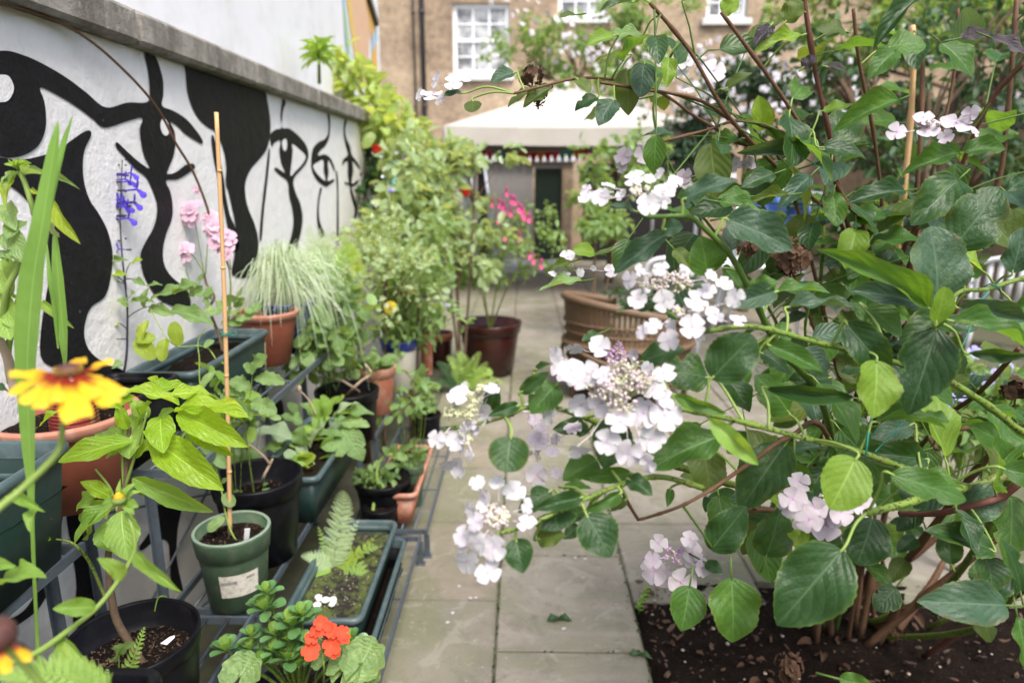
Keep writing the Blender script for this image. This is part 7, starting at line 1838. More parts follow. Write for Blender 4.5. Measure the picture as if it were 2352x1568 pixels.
# ---- white striped grass
gs = thing('striped_grass', tuple(GBS), 'fountain of white striped grass arching over the blue pot', 'grass plant')
tgr = tdep(GBS)
m = MB(); g = random.Random(5)
for k in range(720):
    a = g.random() * 6.283; rad = g.uniform(.05, .32); hgt = g.uniform(.08, .26) * (1.25 - rad * 1.1)
    o_ = GBS + Vector((g.gauss(0, .03), g.gauss(0, .03), -.01)); d = Vector((math.cos(a), math.sin(a), 0))
    if o_.x + d.x * rad < WX + .04: rad = max(.03, (o_.x - WX - .05) * .9) if d.x < -.2 else rad
    end = g.choice([-.5, -.22, -.08, .0, .04, .08, .1]) * g.uniform(.5, 1.1) * (rad / .35)
    P_ = [o_, o_ + d * rad * .25 + Vector((0, 0, hgt * .75)), o_ + d * rad * .65 + Vector((0, 0, hgt)), o_ + d * rad + Vector((0, 0, hgt * .55 + end * .6)), o_ + d * rad * 1.12 + Vector((0, 0, hgt * .2 + end))]
    S = smooth_pts(P_, 3); w0 = g.uniform(.0016, .0042)
    ribbon(m, S, [w0 * min(1, .5 + i * .2) * (1 - (i / (len(S) - 1)) ** 3) + .0004 for i in range(len(S))], Vector((d.x * .3, d.y * .3 - .5, 1)), rnd=g.random())
o = m.obj('blades', 'blade_white', gs); o['kind'] = 'stuff'
# ---- small blooms and pots past the primroses
def sprig(name, label, cat, root, shoots, leaf_mat, kind, r=.002, mat='stem_green', Lw=(.05, .03), n=5, up=.5):
    t = thing(name, tuple(root), label, cat); root = Vector(root)
    for tip in shoots:
        tip = Vector(tip); _, S = stem(t, [root, root.lerp(tip, .5) + Vector((random.uniform(-.01, .01), 0, .01)), tip], (r, r * .5), mat, sm=5)
        for k in range(n):
            i = int(len(S) * (.3 + .7 * k / n)); i = min(i, len(S) - 1); a = k * 2.4 + random.random()
            y = Vector((math.cos(a), math.sin(a), random.uniform(-.1, .5))); lfw(t, S[i], y, Lw[0] * random.uniform(.7, 1.2), Lw[1] * random.uniform(.8, 1.2), leaf_mat, kind, Vector((0, -.3, 1)))
    return t
s13 = P13[1]; t13 = tdep(s13)
pl = thing('bent_geranium_stem', tuple(s13), 'pale bent geranium stems with a few scalloped leaves in the shallow pot', 'plant')
stem(pl, [on_z('U', 630, 1280, s13.z - .005)] + fp('U', [(720, 1180, t13), (830, 1080, t13), (940, 1010, t13), (950, 960, t13), (880, 860, t13 + .02)]), (.0075, .005), 'twig_pale', 'branch')
stem(pl, [on_z('U', 800, 1240, s13.z - .005)] + fp('U', [(680, 1150, t13), (560, 1080, t13), (420, 1050, t13 + .02), (260, 1040, t13 + .04)]), (.007, .004), 'twig_pale', 'branch')
leafs(pl, 'leaf_soft', 'fan', [(760, 830, 700, 800, 330), (1080, 1030, 1110, 1000, 280), (830, 760, 800, 700, 220), (950, 1000, 930, 960, 120), (1000, 860, 980, 850, 150)], 'U', t13)
s17 = P17[1]; t17 = tdep(s17)
sprig('auricula_plant', 'broad grey green leaves filling the far terracotta pot', 'plant', s17, [s17 + Vector((.06 * math.cos(a), .06 * math.sin(a), .06)) for a in (0, 1.2, 2.5, 3.7, 5)], 'leaf_soft', 'spoon', .004, 'stem_lime', (.12, .07), 3)
s18 = P18[1]
ds = thing('yellow_daisy_plant', tuple(s18), 'single yellow daisy on a thin stalk above mixed leaves', 'plant')
td = tdep(s18)
td -= .28
stem(ds, [s18] + fp('U', [(1150, 420, td), (1175, 250, td), (1200, 120, td)]), (.003, .002), 'stem_lime')
c = at('U', 1215, 105, td - .01); m = MB(); m.ball(c, .008, 8, 6); dh = m.obj('flower_head', 'cone_gold', ds)
for k in range(12):
    a = k * .5236; y = RX * math.cos(a) + UP * math.sin(a); inst('petal', LM['petal'][k % 4], dh, basis(c + y * .004, y, -FW, .016, .034), 'petal_lemon')
m = MB(); crown(m, 150, s18 + Vector((.02, 0, .16)), (.17, .16, .20), .055, GEO_O, 10, .4); m.obj('foliage', 'leaf_soft', ds)
sprig('seedling_tray_plants', 'round leaved seedlings in the flat black tray pot', 'plant', P22[1], [P22[1] + Vector((x, y, z)) for x, y, z in ((.0, .0, .28), (.05, .02, .12), (-.04, .02, .1), (.06, -.03, .06), (-.05, -.03, .05))], 'leaf_soft', 'oval', .0022, 'stem_lime', (.055, .038), 5)
s15 = P15[1]; t15 = tdep(s15)
sc = thing('curling_shoot', tuple(s15), 'single thick pale green shoot curling up from the little black pot', 'plant')
stem(sc, [on_z('8', 490, 420, s15.z - .005)] + fp('8', [(500, 350, t15), (545, 310, t15), (545, 250, t15), (515, 180, t15), (530, 90, t15), (580, 40, t15), (640, 30, t15)]), (.007, .006), 'leaf_soft' if 0 else 'stem_lime')
leafs(sc, 'leaf_soft', 'oval', [(640, 30, 720, 60, 60), (620, 30, 650, -40, 60), (600, 40, 560, -20, 50), (690, 20, 760, -30, 50)], '8', t15)
s14 = P14[1]; m = MB(); t = thing('cranesbill_clump', tuple(s14), 'low clump of small rounded leaves in the black pot behind the fern', 'plant')
crown(m, 120, s14 + Vector((-.03, -.01, .035)), (.09, .09, .06), .035, GEO_O, 10, .5); m.obj('foliage', 'leaf_soft', t)
t = thing('strawberry_plant', ((FTX1 + .0), TT.location.y, TTZ), 'small leafy shoots in the orange terracotta trough', 'plant'); m = MB()
crown(m, 110, Vector((TT.location.x, TT.location.y, TTZ + .06)), (.08, .24, .09), .045, GEO_O, 10, .4); m.obj('foliage', 'leaf_soft', t)
# hanging leaves beside the low stand
t = thing('trailing_leaf_plant', tuple(at('U', 1200, 1450, 2.9)), 'drooping lime leaves hanging beside the low stand', 'plant')
q = on_z('U', 1150, 1750, T1)
stem(t, [Vector((q.x, q.y, T1)), at('U', 1120, 1500, tdep(q)), at('U', 1080, 1330, tdep(q))], (.003, .002), 'stem_lime')
leafs(t, 'leaf_fresh', 'lance', [(1090, 1330, 1270, 1540, 110), (1080, 1330, 1060, 1230, 80), (1230, 750, 1280, 960, 100), (1100, 1560, 1090, 1760, 130), (1120, 1420, 1290, 1330, 90)], 'U', tdep(q))
# ---- red geranium and jade stonecrop at the bottom
jz = Vector((-.60, 1.30, T1 + .2)); 
jr = on_z('Q', 800, 1700, T1 + .25)
JP = pot((jr.x, jr.y), T1 + .008, .13, .10, .2, 'pot_black', 'black pot hidden under the stonecrop at the bottom edge')
jd = thing('stonecrop_plant', (jr.x, jr.y, T1 + .2), 'glossy rosettes of jade green stonecrop at the bottom edge', 'succulent')
jroot = Vector((jr.x, jr.y, T1 + .18))
def rosette(f, x, y, r, t, n=10, par=None, mat='leaf_succulent', upv=None):
    c = at(f, x, y, t); R_ = px(f, r, t)
    for k in range(n):
        a = k * 2.39996; e = .25 + .75 * (k / n); d = Vector((math.cos(a), math.sin(a), 0)) * e + Vector((0, 0, 1.15 - e))
        lfw(par, c + d.normalized() * R_ * .12, d, R_ * (.85 + .5 * e), R_ * .72, mat if k > 2 else 'leaf_fresh', 'spoon', Vector((-d.x * .7, -d.y * .7, 1)))
    return c
tj = tdep(Vector((jr.x, jr.y, T1 + .25))) - .08
for x, y, r, n in [(470, 760, 130, 9), (440, 950, 180, 11), (300, 1240, 130, 9), (280, 1370, 120, 8), (20, 1400, 160, 10), (750, 1130, 200, 12), (720, 1300, 170, 10), (560, 1230, 150, 9), (420, 1530, 150, 10), (700, 1500, 200, 12), (940, 1330, 130, 9), (560, 1420, 150, 10), (1380, 1310, 150, 9), (860, 1010, 150, 9), (1000, 1480, 120, 8), (820, 1560, 150, 9), (250, 1580, 110, 8)]:
    c = rosette('Q', x, y, r, tj - .00004 * (y - 1000), n, jd); stem(jd, [jroot, jroot.lerp(c, .6) + Vector((0, 0, .01)), c], (.005, .003), 'stem_green', sm=4)
rg_ = thing('red_geranium', (jr.x + .08, jr.y, T1 + .2), 'scarlet red geranium flower cluster at the bottom centre', 'plant')
tq = tj - .10
c = at('Q', 1110, 1250, tq); stem(rg_, [jroot + Vector((.06, 0, 0)), at('Q', 1095, 1600, tq), at('Q', 1085, 1420, tq), c], (.0032, .0022), 'stem_green')
m = MB(); m.ball(c, .006, 7, 5)
for fx, fy, r in [(960, 1240, 90), (950, 1390, 125), (1060, 1080, 95), (1075, 1160, 85), (1190, 1330, 130), (1190, 1170, 95), (1300, 1190, 95), (1325, 1250, 75), (1000, 1170, 80), (1210, 1400, 85), (1150, 1120, 70)]: m.tube([c - Vector((0, 0, .01)), at('Q', fx, fy, tq - .01)], .001, 5, cap=False)
rh = m.obj('flower_head', 'stem_red', rg_)
for fx, fy, r in [(960, 1240, 90), (950, 1390, 125), (1060, 1080, 95), (1075, 1160, 85), (1190, 1330, 130), (1190, 1170, 95), (1300, 1190, 95), (1325, 1250, 75), (1000, 1170, 80), (1210, 1400, 85), (1150, 1120, 70)]:
    floret(rh, at('Q', fx, fy, tq - .012), -FW * .9 + Vector((random.uniform(-.4, .4), 0, .5)), px('Q', r * .88, tq), 'petal_coral', None, FIVE)
for fx, fy, w_ in [(1500, 1520, 460), (1130, 1470, 360), (1290, 1600, 300), (150, 1660, 420), (1550, 1640, 300)]:
    p = at('Q', fx, fy, tq + .02); lfw(rg_, p - Vector((0, 0, .01)), Vector((.3, .75, .5)), px('Q', w_ * 1.1, tq), px('Q', w_ * 1.1, tq), 'leaf_soft', 'fan', Vector((.05, -.6, .8))); stem(rg_, [jroot + Vector((.06, 0, 0)), p.lerp(jroot, .4), p], (.0025, .002), 'stem_green', sm=4)
# ================================================================== planting further down the yard
def bush(name, label, cat, root, crowns, leafmat, L, geo=None, stem_mat='bark', r0=.012, group=None, wl=.55, clumps=12, clump_r=.38, up=.7, ntw=10, droop=.2):
    t = thing(name, tuple(root), label, cat, group); root = Vector(root)
    m = MB(); tw_ = MB()
    for (c, rad, n) in crowns:
        P = crown(m, n, c, rad, L, geo, clumps, clump_r, up, wl, droop)
        mid = root.lerp(Vector(c), .6)
        tw_.tube(smooth_pts([root, mid + Vector((random.uniform(-.04, .04), 0, 0)), Vector(c)], 5), (r0, r0 * .4), 7)
        idx = NPR.choice(len(P), min(ntw, len(P)), replace=False)
        twigs(tw_, mid.lerp(Vector(c), .5), [P[i] for i in idx], r0 * .35, r0 * .12, 5)
    tw_.obj('trunk', stem_mat, t); m.obj('crown', leafmat, t)
    return t
def G(f, x, y, t): return at(f, x, y, t)
def ground(p): return Vector((p.x, p.y, 0))
m_leaf('leaf_lightgreen', (.19, .30, .07), (.36, .47, .17), N=5, transl=.4, rough=.3, bump=.3)
m_leaf('leaf_gloss', (.18, .28, .12), (.36, .46, .26), N=5, transl=.35, rough=.26, bump=.3)
# pale shrub against the end of the wall
c = G('W', 700, 600, 4.7); bush('rose_bush', 'tall pale leaved rose bush at the end of the mural wall', 'bush', ground(G('W', 560, 1200, 4.7)), [((c.x, c.y, c.z), (.28, .35, .42), 400), (tuple(G('W', 560, 950, 4.6)), (.36, .35, .40), 480), (tuple(G('W', 880, 540, 4.9)), (.28, .3, .36), 190)], 'leaf_gloss', .085, GEO_O, clump_r=.3)
c = G('W', 1150, 880, 5.1); bush('rose_bush', 'rose bush with the dark red bloom in front of the shed', 'bush', ground(G('W', 1150, 1500, 5.1)), [((c.x, c.y, c.z), (.40, .3, .34), 210), (tuple(G('W', 1150, 1250, 5.0)), (.42, .35, .35), 300), (tuple(G('W', 1320, 310, 5.0)), (.42, .2, .09), 90), (tuple(G('W', 880, 330, 5.0)), (.35, .2, .2), 160)], 'leaf_gloss', .085, GEO_O, clump_r=.26)
# climber over the corner of the wall
cl = thing('climbing_plant', tuple(on_x('W', 90, 1100, WX + .05)), 'bright climbing plant spilling over the far end of the wall coping', 'climber')
m = MB(); P_ = fp('2', [(130, 470, 5.35), (250, 430, 5.3), (350, 520, 5.25), (430, 640, 5.2), (500, 760, 5.15), (590, 830, 5.1), (680, 860, 5.0)]); m.tube(smooth_pts(P_, 5), (.006, .008), 6); 
P2_ = fp('2', [(440, 700, 5.2), (430, 900, 5.2), (430, 1100, 5.15), (440, 1400, 5.1), (450, 1700, 5.1)]); m.tube(smooth_pts(P2_, 5), (.006, .012), 6); m.obj('stem', 'bark', cl)
m = MB()
for p, n, r in [(G('2', 300, 420, 5.3), 60, .16), (G('2', 380, 560, 5.25), 70, .16), (G('2', 460, 690, 5.2), 90, .2), (G('2', 520, 790, 5.15), 80, .2), (G('2', 620, 850, 5.1), 70, .2), (G('2', 420, 820, 5.2), 40, .16), (G('2', 700, 850, 5.0), 30, .15), (G('2', 210, 390, 5.3), 30, .1)]: crown(m, int(n * .8), p, (r, r, r * .8), .11, GEO_O, 7, .5)
m.obj('foliage', 'leaf_lightgreen', cl)
m = MB()
for p, n, r in [(G('2', 450, 1000, 5.2), 60, .16), (G('2', 460, 1200, 5.15), 70, .18), (G('2', 450, 1350, 5.1), 60, .18)]: crown(m, n, p, (r * .6, r, r), .09, GEO_O, 9, .5)
m.obj('lower_foliage', 'leaf_deep', cl)
# spurge growing on the coping
sp_ = thing('spurge_plant', tuple(on_x('2', 130, 520, WX - .05)), 'starry green spurge shoot standing on top of the wall coping', 'plant')
b0 = on_x('2', 130, 560, WX - .1); top = on_x('2', 125, 330, WX - .05)
stem(sp_, [b0, b0.lerp(top, .5), top], (.012, .007), 'stem_green')
for k in range(26):
    a = k * 2.39996; e = k / 26; d = Vector((math.cos(a), math.sin(a), .9 - 1.3 * e)); lfw(sp_, b0.lerp(top, 1 - .35 * e), d, .13, .03, 'leaf_fresh', 'lance', Vector((0, 0, 1)))
# small leaved shrub with pale specks
c = G('V', 2050, 700, 3.9); bush('boxleaf_shrub', 'small leaved shrub sparkling with pale specks beside the grass', 'shrub', ground(G('V', 2050, 1500, 3.9)), [((c.x, c.y, c.z), (.34, .3, .36), 600), (tuple(G('V', 2150, 1100, 3.7)), (.32, .3, .28), 420)], 'leaf_gloss', .04, GEO_O, wl=.65, clump_r=.3)
c = G('U', 1300, -150, 4.0); bush('cosmos_bush', 'feathery bush with a red bloom behind the yellow daisy', 'bush', ground(G('U', 1450, 700, 4.0)), [((c.x, c.y, c.z), (.40, .3, .30), 380), (tuple(G('U', 1600, 120, 3.9)), (.28, .25, .25), 240), (tuple(G('W', 700, 1350, 4.3)), (.4, .3, .3), 260)], 'leaf_soft', .055, GEO_S, clump_r=.35)
c = G('U', 250, 100, 3.1); bush('trailing_groundcover', 'trailing scalloped greenery hanging below the striped grass', 'plant', (c.x - .1, c.y, T3), [((c.x, c.y, c.z), (.22, .22, .25), 170), (tuple(G('U', 200, 450, 3.05)), (.2, .2, .22), 130), (tuple(G('U', 560, 350, 3.3)), (.2, .2, .3), 110)], 'leaf_soft', .06, GEO_O, 'stem_green', .004, wl=.8)
pt_ = thing('trellis_pot', (c.x - .1, c.y + .0, T3), 'dark pot of trailing greenery at the end of the tall stand', 'flower pot')
m = MB(); m.lathe([(.07, T3 + .006), (.1, T3 + .16), (.105, T3 + .165), (.09, T3 + .16), (.0, T3 + .14)], (c.x - .1, c.y, 0), 24); m.obj('body', 'pot_black', pt_)
# ferns by the wall
f1 = thing('fern', tuple(ground(G('V', 1300, 1500, 3.5))), 'tall pale fern fronds standing against the mural wall', 'fern')
rt = G('V', 1350, 1050, 3.5)
m = MB(); m.tube([ground(rt), rt], (.03, .015), 8); m.obj('rootstock', 'bark', f1)
for P, L in (([(1200, 700), (1130, 340)], 170), ([(1380, 700), (1350, 420)], 150), ([(1600, 700), (1620, 460)], 130), ([(1550, 850), (1800, 560)], 130), ([(1150, 900), (960, 650)], 120), ([(1650, 850), (1850, 720)], 120), ([(1280, 700), (1270, 380)], 130)):
    frond(f1, [rt] + [G('V', x, y, 3.5) for x, y in P], px('V', L * 1.2, 3.5), 18, 'leaf_fern_blue' if P[-1][0] < 1500 else 'leaf_fern', False, wl=.25)
f2 = thing('fern', tuple(ground(G('V', 1780, 1400, 3.7))), 'lime yellow fern frond hanging by the speckled shrub', 'fern')
frond(f2, [G('V', 1760, 850, 3.7), G('V', 1790, 1000, 3.65), G('V', 1830, 1200, 3.6)], px('V', 150, 3.7), 16, 'leaf_yellow', False, wl=.3)
frond(f2, [G('V', 1760, 850, 3.7), G('V', 1700, 700, 3.7), G('V', 1650, 560, 3.7)], px('V', 130, 3.7), 14, 'leaf_yellow', False, wl=.3)
m = MB(); m.tube([ground(G('V', 1760, 850, 3.7)), G('V', 1760, 850, 3.7)], (.03, .012), 7); m.obj('rootstock', 'bark', f2)
f3 = thing('fern', tuple(on_z('5', 1100, 1110, 0)), 'bright green fern on the path in front of the large brown pot', 'fern')
fb3 = on_z('5', 1080, 1090, .03); t3 = tdep(fb3)
for P in ([(1150, 960), (1210, 850)], [(1100, 930), (1060, 850)], [(1000, 980), (920, 920)], [(1230, 990), (1290, 1000)], [(1240, 1040), (1380, 1065)], [(980, 1040), (900, 1060)], [(1060, 960), (990, 880)], [(1170, 1020), (1260, 920)], [(1120, 1050), (1180, 1110)]):
    frond(f3, [fb3] + [at('5', x, y, t3 - .05) for x, y in P], px('5', 80, t3), 15, 'leaf_fern' if P[0][0] > 1000 else 'leaf_deep', False, wl=.28)
# fuchsia in the big brown pot
fu = bush('fuchsia_bush', 'fuchsia with hanging pink flowers growing from the large brown pot', 'bush', tuple(P20[1]), [(tuple(G('W', 1700, 950, 5.5)), (.36, .3, .32), 190), (tuple(G('W', 1850, 1350, 5.4)), (.4, .3, .26), 240), (tuple(G('W', 1350, 1300, 5.5)), (.3, .3, .3), 260), (tuple(G('W', 1250, 1480, 5.5)), (.35, .3, .2), 260)], 'leaf_soft', .055, GEO_S, 'stem_green', .008, clump_r=.3)
for x, y in [(1490, 820), (1560, 830), (1600, 850), (1640, 710), (1690, 790), (1720, 800), (1790, 890), (1810, 930), (1820, 960), (1870, 980), (1620, 900), (1680, 920), (1620, 1170), (1770, 1170), (1880, 1360), (2000, 1460), (1920, 1410), (1550, 990), (1760, 870)]:
    c = G('W', x, y, 5.35); m = MB(); g_ = leaf_geo(.5, .5, 4, 1, .2, .6)
    m.tube([c + Vector((0, 0, .05)), c + Vector((0, 0, .01))], .009, 6)
    for k in range(4):
        a = k * 1.571; M = basis(c, (math.cos(a), math.sin(a), -.6), (0, 0, 1), .030, .055); m.add([M @ Vector(v) for v in g_[0]], g_[1], g_[2])
    m.ball(c - Vector((0, 0, .012)), .014, 6, 5, sz=1.3); m.obj('flower', 'petal_fuchsia', fu)
def bloom(name, label, p, r, mat, n=12, root=None):
    t = thing(name, tuple(p), label, 'flower'); p = Vector(p)
    stem(t, [Vector(root) if root is not None else p - Vector((.03, -.02, .35)), p - Vector((0, 0, .1)), p], (.004, .003), 'stem_green')
    m = MB(); m.ball(p, r * .35, 7, 5); h_ = m.obj('flower_head', 'stem_lime', t)
    for k in range(n):
        d = Vector((random.gauss(0, 1), random.gauss(-.5, .7), random.gauss(.3, .8))).normalized(); floret(h_, p + d * r * .5, d, r * .75, mat, None, FIVE, 'petal')
bloom('red_rose', 'dark crimson rose bloom in front of the grey shed', G('W', 1195, 700, 4.9), .045, 'petal_red', 16)
bloom('red_poppy', 'red bloom among the leaves above the yellow daisy', G('5', 735, 435, 3.75), .034, 'petal_red', 10)
bloom('red_nasturtium', 'red flower high on the climber at the wall end', G('2', 520, 1005, 5.0), .042, 'petal_red', 9)
bloom('mauve_bloom', 'faded mauve flower low in the pale rose bush', G('W', 430, 690, 4.4), .022, 'petal_lilac', 8)
# teal cloth and grey tent gable beyond the wall end
m_plain('cloth_teal', (.22, .52, .46), .8, .1, 5); m_plain('felt_grey', (.16, .14, .15), .9, .15, 5)
hut = thing('garden_hut', (-1.9, 9.5, 0), 'small grey gabled hut behind the climber at the end of the wall', 'hut')
a = on_y('2', 600, 900, 9.5); 
m = MB(); xa, xb = on_y('2', 440, 960, 9.5).x, on_y('2', 830, 960, 9.5).x; zr = on_y('2', 610, 880, 9.5).z; ze2 = on_y('2', 610, 1010, 9.5).z; xm = (xa + xb) / 2 - .15
m.add([(xa, 9.5, 0), (xb, 9.5, 0), (xb, 9.5, ze2), (xm, 9.5, zr), (xa, 9.5, ze2), (xa, 11, 0), (xb, 11, 0), (xb, 11, ze2), (xm, 11, zr), (xa, 11, ze2)], [(0, 1, 2, 3, 4), (1, 6, 7, 2), (5, 0, 4, 9)]); m.obj('wall', 'felt_grey', hut, False)
m = MB()
for s_, q in ((xa - .1, xm), (xb + .12, xm)):
    zz = ze2 - .06; m.add([(s_, 9.4, zz), (q, 9.4, zr + .05), (q, 11.1, zr + .05), (s_, 11.1, zz), (s_, 9.4, zz + .07), (q, 9.4, zr + .12), (q, 11.1, zr + .12), (s_, 11.1, zz + .07)], [(0, 1, 5, 4), (4, 5, 6, 7), (0, 3, 2, 1)])
m.obj('roof', 'paint_grey', hut, False)
tc_ = thing('teal_cloth', tuple(G('2', 590, 1090, 6.2)), 'teal cloth hanging beside the climber at the wall end', 'cloth')
A = G('2', 545, 1040, 6.2); Bq = G('2', 640, 1030, 6.2); m = MB(); vs, fs = [], []
for j in range(9):
    for i in range(9): s = i / 8; e = A.lerp(Bq, s); vs.append((e.x, e.y + .03 * math.sin(s * 12 + j * .3), e.z - j / 8 * .48))
for j in range(8):
    for i in range(8): q = j * 9 + i; fs.append((q, q + 1, q + 10, q + 9))
m.add(vs, fs); m.obj('drape', 'cloth_teal', tc_); m = MB(); m.tube([ground(A), A], .015, 6); m.tube([A - Vector((.05, 0, 0)), Bq + Vector((.05, 0, 0))], .01, 6); m.obj('pole', 'metal_pale', tc_)

# ---- trees and shrubs behind the hydrangea
def tree(name, label, root, h, crowns, leafmat, L, geo=None, wl=.5, r0=.07, ntw=16, clump_r=.22, clumps=18, up=.6):
    t = thing(name, tuple(root), label, 'tree'); root = Vector(root); m = MB(); tr_ = MB()
    fork = root + Vector((random.uniform(-.1, .1), 0, h)); tr_.tube(smooth_pts([root - Vector((0, 0, .05)), root.lerp(fork, .5) + Vector((.05, .03, 0)), fork], 5), (r0, r0 * .7), 9)
    for (c, rad, n) in crowns:
        P = crown(m, n, c, rad, L, geo, clumps, clump_r, up, wl); c = Vector(c)
        tr_.tube(smooth_pts([fork, fork.lerp(c, .5) + Vector((0, 0, .1)), c], 5), (r0 * .55, r0 * .2), 7)
        twigs(tr_, fork.lerp(c, .7), [P[i] for i in NPR.choice(len(P), min(ntw, len(P)), replace=False)], r0 * .15, r0 * .04, 5)
    tr_.obj('trunk', 'bark', t); m.obj('crown', leafmat, t); return t
m_leaf('leaf_holly', (.022, .05, .026), (.05, .095, .045), N=4, transl=.15, rough=.22, bump=.3)
m_leaf('leaf_tree', (.10, .19, .045), (.20, .31, .09), N=5, transl=.4, rough=.4, bump=.3)
tree('holly_tree', 'dark glossy leaved tree flecked with white blossom behind the hydrangea canes', ground(G('3', 620, 1500, 8.2)), 1.3, [(tuple(G('3', 620, 560, 8.0)), (.9, .7, .6), 1700), (tuple(G('3', 330, 800, 8.0)), (.8, .6, .45), 1100), (tuple(G('3', 1000, 700, 8.2)), (.9, .7, .6), 1500), (tuple(G('3', 100, 900, 8.4)), (.6, .5, .4), 700)], 'leaf_holly', .085)
tree('holly_tree', 'dark glossy leaved tree filling the right side behind the canes', ground(G('3', 1900, 1500, 7.6)), 1.2, [(tuple(G('3', 1500, 800, 7.5)), (.9, .7, .65), 1500), (tuple(G('3', 2000, 700, 7.6)), (1.0, .7, .7), 1700), (tuple(G('3', 1750, 1150, 7.3)), (1.0, .6, .4), 1200)], 'leaf_holly', .085)
tree('ash_tree', 'light green leafy tree at the top right above the hydrangea', ground(G('3', 2300, 1500, 9.0)), 2.2, [(tuple(G('3', 1500, 150, 8.6)), (1.1, .8, .8), 1100), (tuple(G('3', 2100, 120, 8.8)), (1.2, .9, .9), 1500), (tuple(G('3', 1250, -100, 9.0)), (1.2, .8, .7), 900), (tuple(G('3', 2000, -400, 9.0)), (1.6, 1.0, .9), 1500), (tuple(G('3', 1100, 350, 8.8)), (.6, .5, .4), 300)], 'leaf_tree', .12)
tree('olive_tree', 'airy tree with white blossom in front of the brick wall and window', ground(G('T', 300, 1500, 10.5)), 1.9, [(tuple(G('2', 1500, 330, 10.4)), (.7, .5, .5), 330), (tuple(G('2', 1780, 330, 10.2)), (.7, .5, .55), 420), (tuple(G('2', 2150, 250, 10.0)), (.8, .6, .6), 520), (tuple(G('2', 1900, 700, 9.8)), (.8, .5, .55), 520), (tuple(G('2', 2250, 480, 10.0)), (.8, .6, .6), 480), (tuple(G('2', 2300, 60, 10.0)), (.9, .6, .5), 380)], 'leaf_soft', .12, GEO_L, .4)
bl = MB()  # small white flakes scattered before the airy crown
for cx_, cy_, n_ in ((1950, 330, 40), (2200, 420, 40), (1850, 640, 45), (2050, 760, 40), (1500, 60, 14)):
    for k in range(n_):
        p = G('2', cx_ + random.gauss(0, 110), cy_ + random.gauss(0, 90), random.uniform(9.3, 9.9)); d = Vector((random.gauss(0, 1), -1, random.gauss(.3, .6))); gq = leaf_geo(.5, .5, 3, 1, .1, .3)
        for a in range(4):
            y = rot_about(d.orthogonal().normalized(), d.normalized(), a * 1.57); M = basis(p, y, d, .04, .045); bl.add([M @ Vector(v) for v in gq[0]], gq[1], gq[2])
hb = MB()  # white flakes shaped to imitate bright glints among the dark leaves
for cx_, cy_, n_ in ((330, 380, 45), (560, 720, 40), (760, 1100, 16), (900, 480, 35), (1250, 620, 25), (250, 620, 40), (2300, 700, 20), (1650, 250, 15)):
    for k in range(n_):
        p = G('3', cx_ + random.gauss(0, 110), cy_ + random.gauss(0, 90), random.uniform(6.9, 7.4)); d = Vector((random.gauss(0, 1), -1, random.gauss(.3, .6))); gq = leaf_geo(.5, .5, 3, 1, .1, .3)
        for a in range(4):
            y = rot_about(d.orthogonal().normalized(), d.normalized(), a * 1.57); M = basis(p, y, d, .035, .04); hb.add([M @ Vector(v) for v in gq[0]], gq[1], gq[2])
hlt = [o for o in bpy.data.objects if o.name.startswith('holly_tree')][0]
o = hb.obj('flakes', 'petal_white', hlt); o['kind'] = 'stuff'
olt = [o for o in bpy.data.objects if o.name.startswith('olive_tree')][0]
o = bl.obj('flakes', 'petal_white', olt); o['kind'] = 'stuff'
c = G('A', 450, 700, 6.6); bush('fatsia_bush', 'loose green bush in front of the dark doorway under the canopy', 'bush', ground(G('A', 450, 1300, 6.6)), [((c.x, c.y, c.z), (.38, .35, .36), 260), (tuple(G('A', 420, 250, 6.9)), (.28, .3, .40), 150), (tuple(G('A', 900, 120, 7.0)), (.5, .35, .4), 300)], 'leaf_soft', .10, GEO_L, clump_r=.3)
c = G('3', 1300, 1350, 5.6); bush('shade_shrub', 'dark low shrub beneath the trees behind the hydrangea', 'shrub', ground(G('3', 1300, 1600, 5.6)), [((c.x, c.y, c.z), (.7, .4, .3), 800), (tuple(G('3', 2100, 1350, 5.4)), (.7, .4, .35), 800), (tuple(G('3', 700, 1480, 6.4)), (.4, .3, .25), 350)], 'leaf_deep', .08)
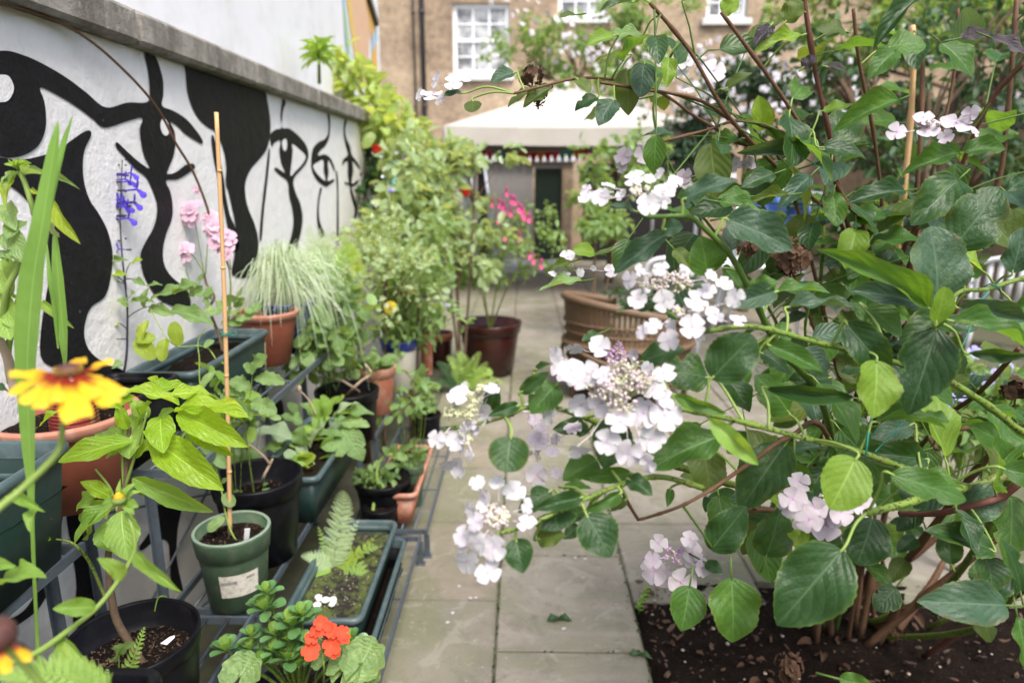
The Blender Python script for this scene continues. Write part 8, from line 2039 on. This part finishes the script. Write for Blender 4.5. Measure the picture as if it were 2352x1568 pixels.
# low plants with lilac flowers to the right
lc = thing('campanula_clump', tuple(ground(G('6', 2050, 1250, 2.7))), 'low plants with tiny lilac flowers seen below the right hand stems', 'plant')
m = MB()
for x, y in ((1950, 1150), (2080, 1050), (2200, 1200), (1850, 1250), (2300, 1100), (2050, 1320)): crown(m, 150, G('6', x, y, 2.7), (.16, .16, .14), .06, GEO_S, 8, .45)
m.obj('foliage', 'leaf_soft', lc)
tw_ = MB(); twigs(tw_, ground(G('6', 2050, 1250, 2.7)), [G('6', x, y, 2.7) for x, y in ((1950, 1150), (2080, 1050), (2200, 1200), (1850, 1250), (2300, 1100), (2050, 1320), (2100, 960), (1880, 1100))], .005, .002); tw_.obj('stem', 'stem_green', lc)
for x, y in ((2150, 960), (2060, 950), (1940, 1070), (1870, 1110), (1860, 1105), (2180, 940), (2100, 1280), (2240, 900), (2040, 800), (1950, 1060), (2110, 975)): floret(lc, G('6', x, y, 2.6), -FW + Vector((0, 0, .4)), .028, 'petal_lilac', None, FIVE, 'flower')
for k, (x, y) in enumerate(((1620, 20), (1470, 60), (1430, 180), (1490, 30), (2080, 830))):
    floret(lc, G('6', x, y, 2.75), -FW, .03, 'petal_white', None, FIVE, 'flower') if 0 else None
tree('laurel_tree', 'dense dark leaved tree close behind the hydrangea on the right', ground(G('3', 1700, 1500, 4.6)), 1.0, [(tuple(G('3', 1150, 420, 4.4)), (.42, .35, .36), 190), (tuple(G('3', 1750, 480, 4.4)), (.55, .4, .45), 320), (tuple(G('3', 2250, 420, 4.5)), (.5, .4, .45), 280), (tuple(G('3', 1500, 950, 4.3)), (.5, .4, .3), 260), (tuple(G('3', 2150, 950, 4.4)), (.5, .4, .35), 260), (tuple(G('3', 2050, 60, 4.8)), (.6, .4, .35), 160)], 'leaf_deep', .075)
# plants standing in and behind the wicker armchair
c = Vector((wcx + .1, wcy + .1, .62)); wp = bush('trailing_pansies', 'leafy plants with small white flowers spilling from the wicker armchair', 'plant', (wcx, wcy, .40), [((c.x, c.y, c.z + .06), (.32, .28, .16), 300), ((c.x + .3, c.y + .2, c.z + .22), (.3, .25, .2), 240)], 'leaf_deep', .06, GEO_O, 'stem_green', .005)
# dry bramble cane lying against the mural
bm = thing('bramble_cane', tuple(on_x('1', 1420, 1500, WX + .05)), 'long thin brown cane arching down across the painted eyes', 'cane')
P_ = [on_x('1', x, y, WX + o_) for x, y, o_ in ((0, 30, .03), (180, 70, .03), (420, 160, .03), (640, 300, .04), (830, 470, .05), (990, 640, .06), (1100, 800, .06), (1180, 960, .07), (1290, 1140, .08), (1370, 1330, .09), (1425, 1510, .10), (1470, 1700, .12))]
stem(bm, P_, (.0035, .0045), 'stem_brown', 'cane')
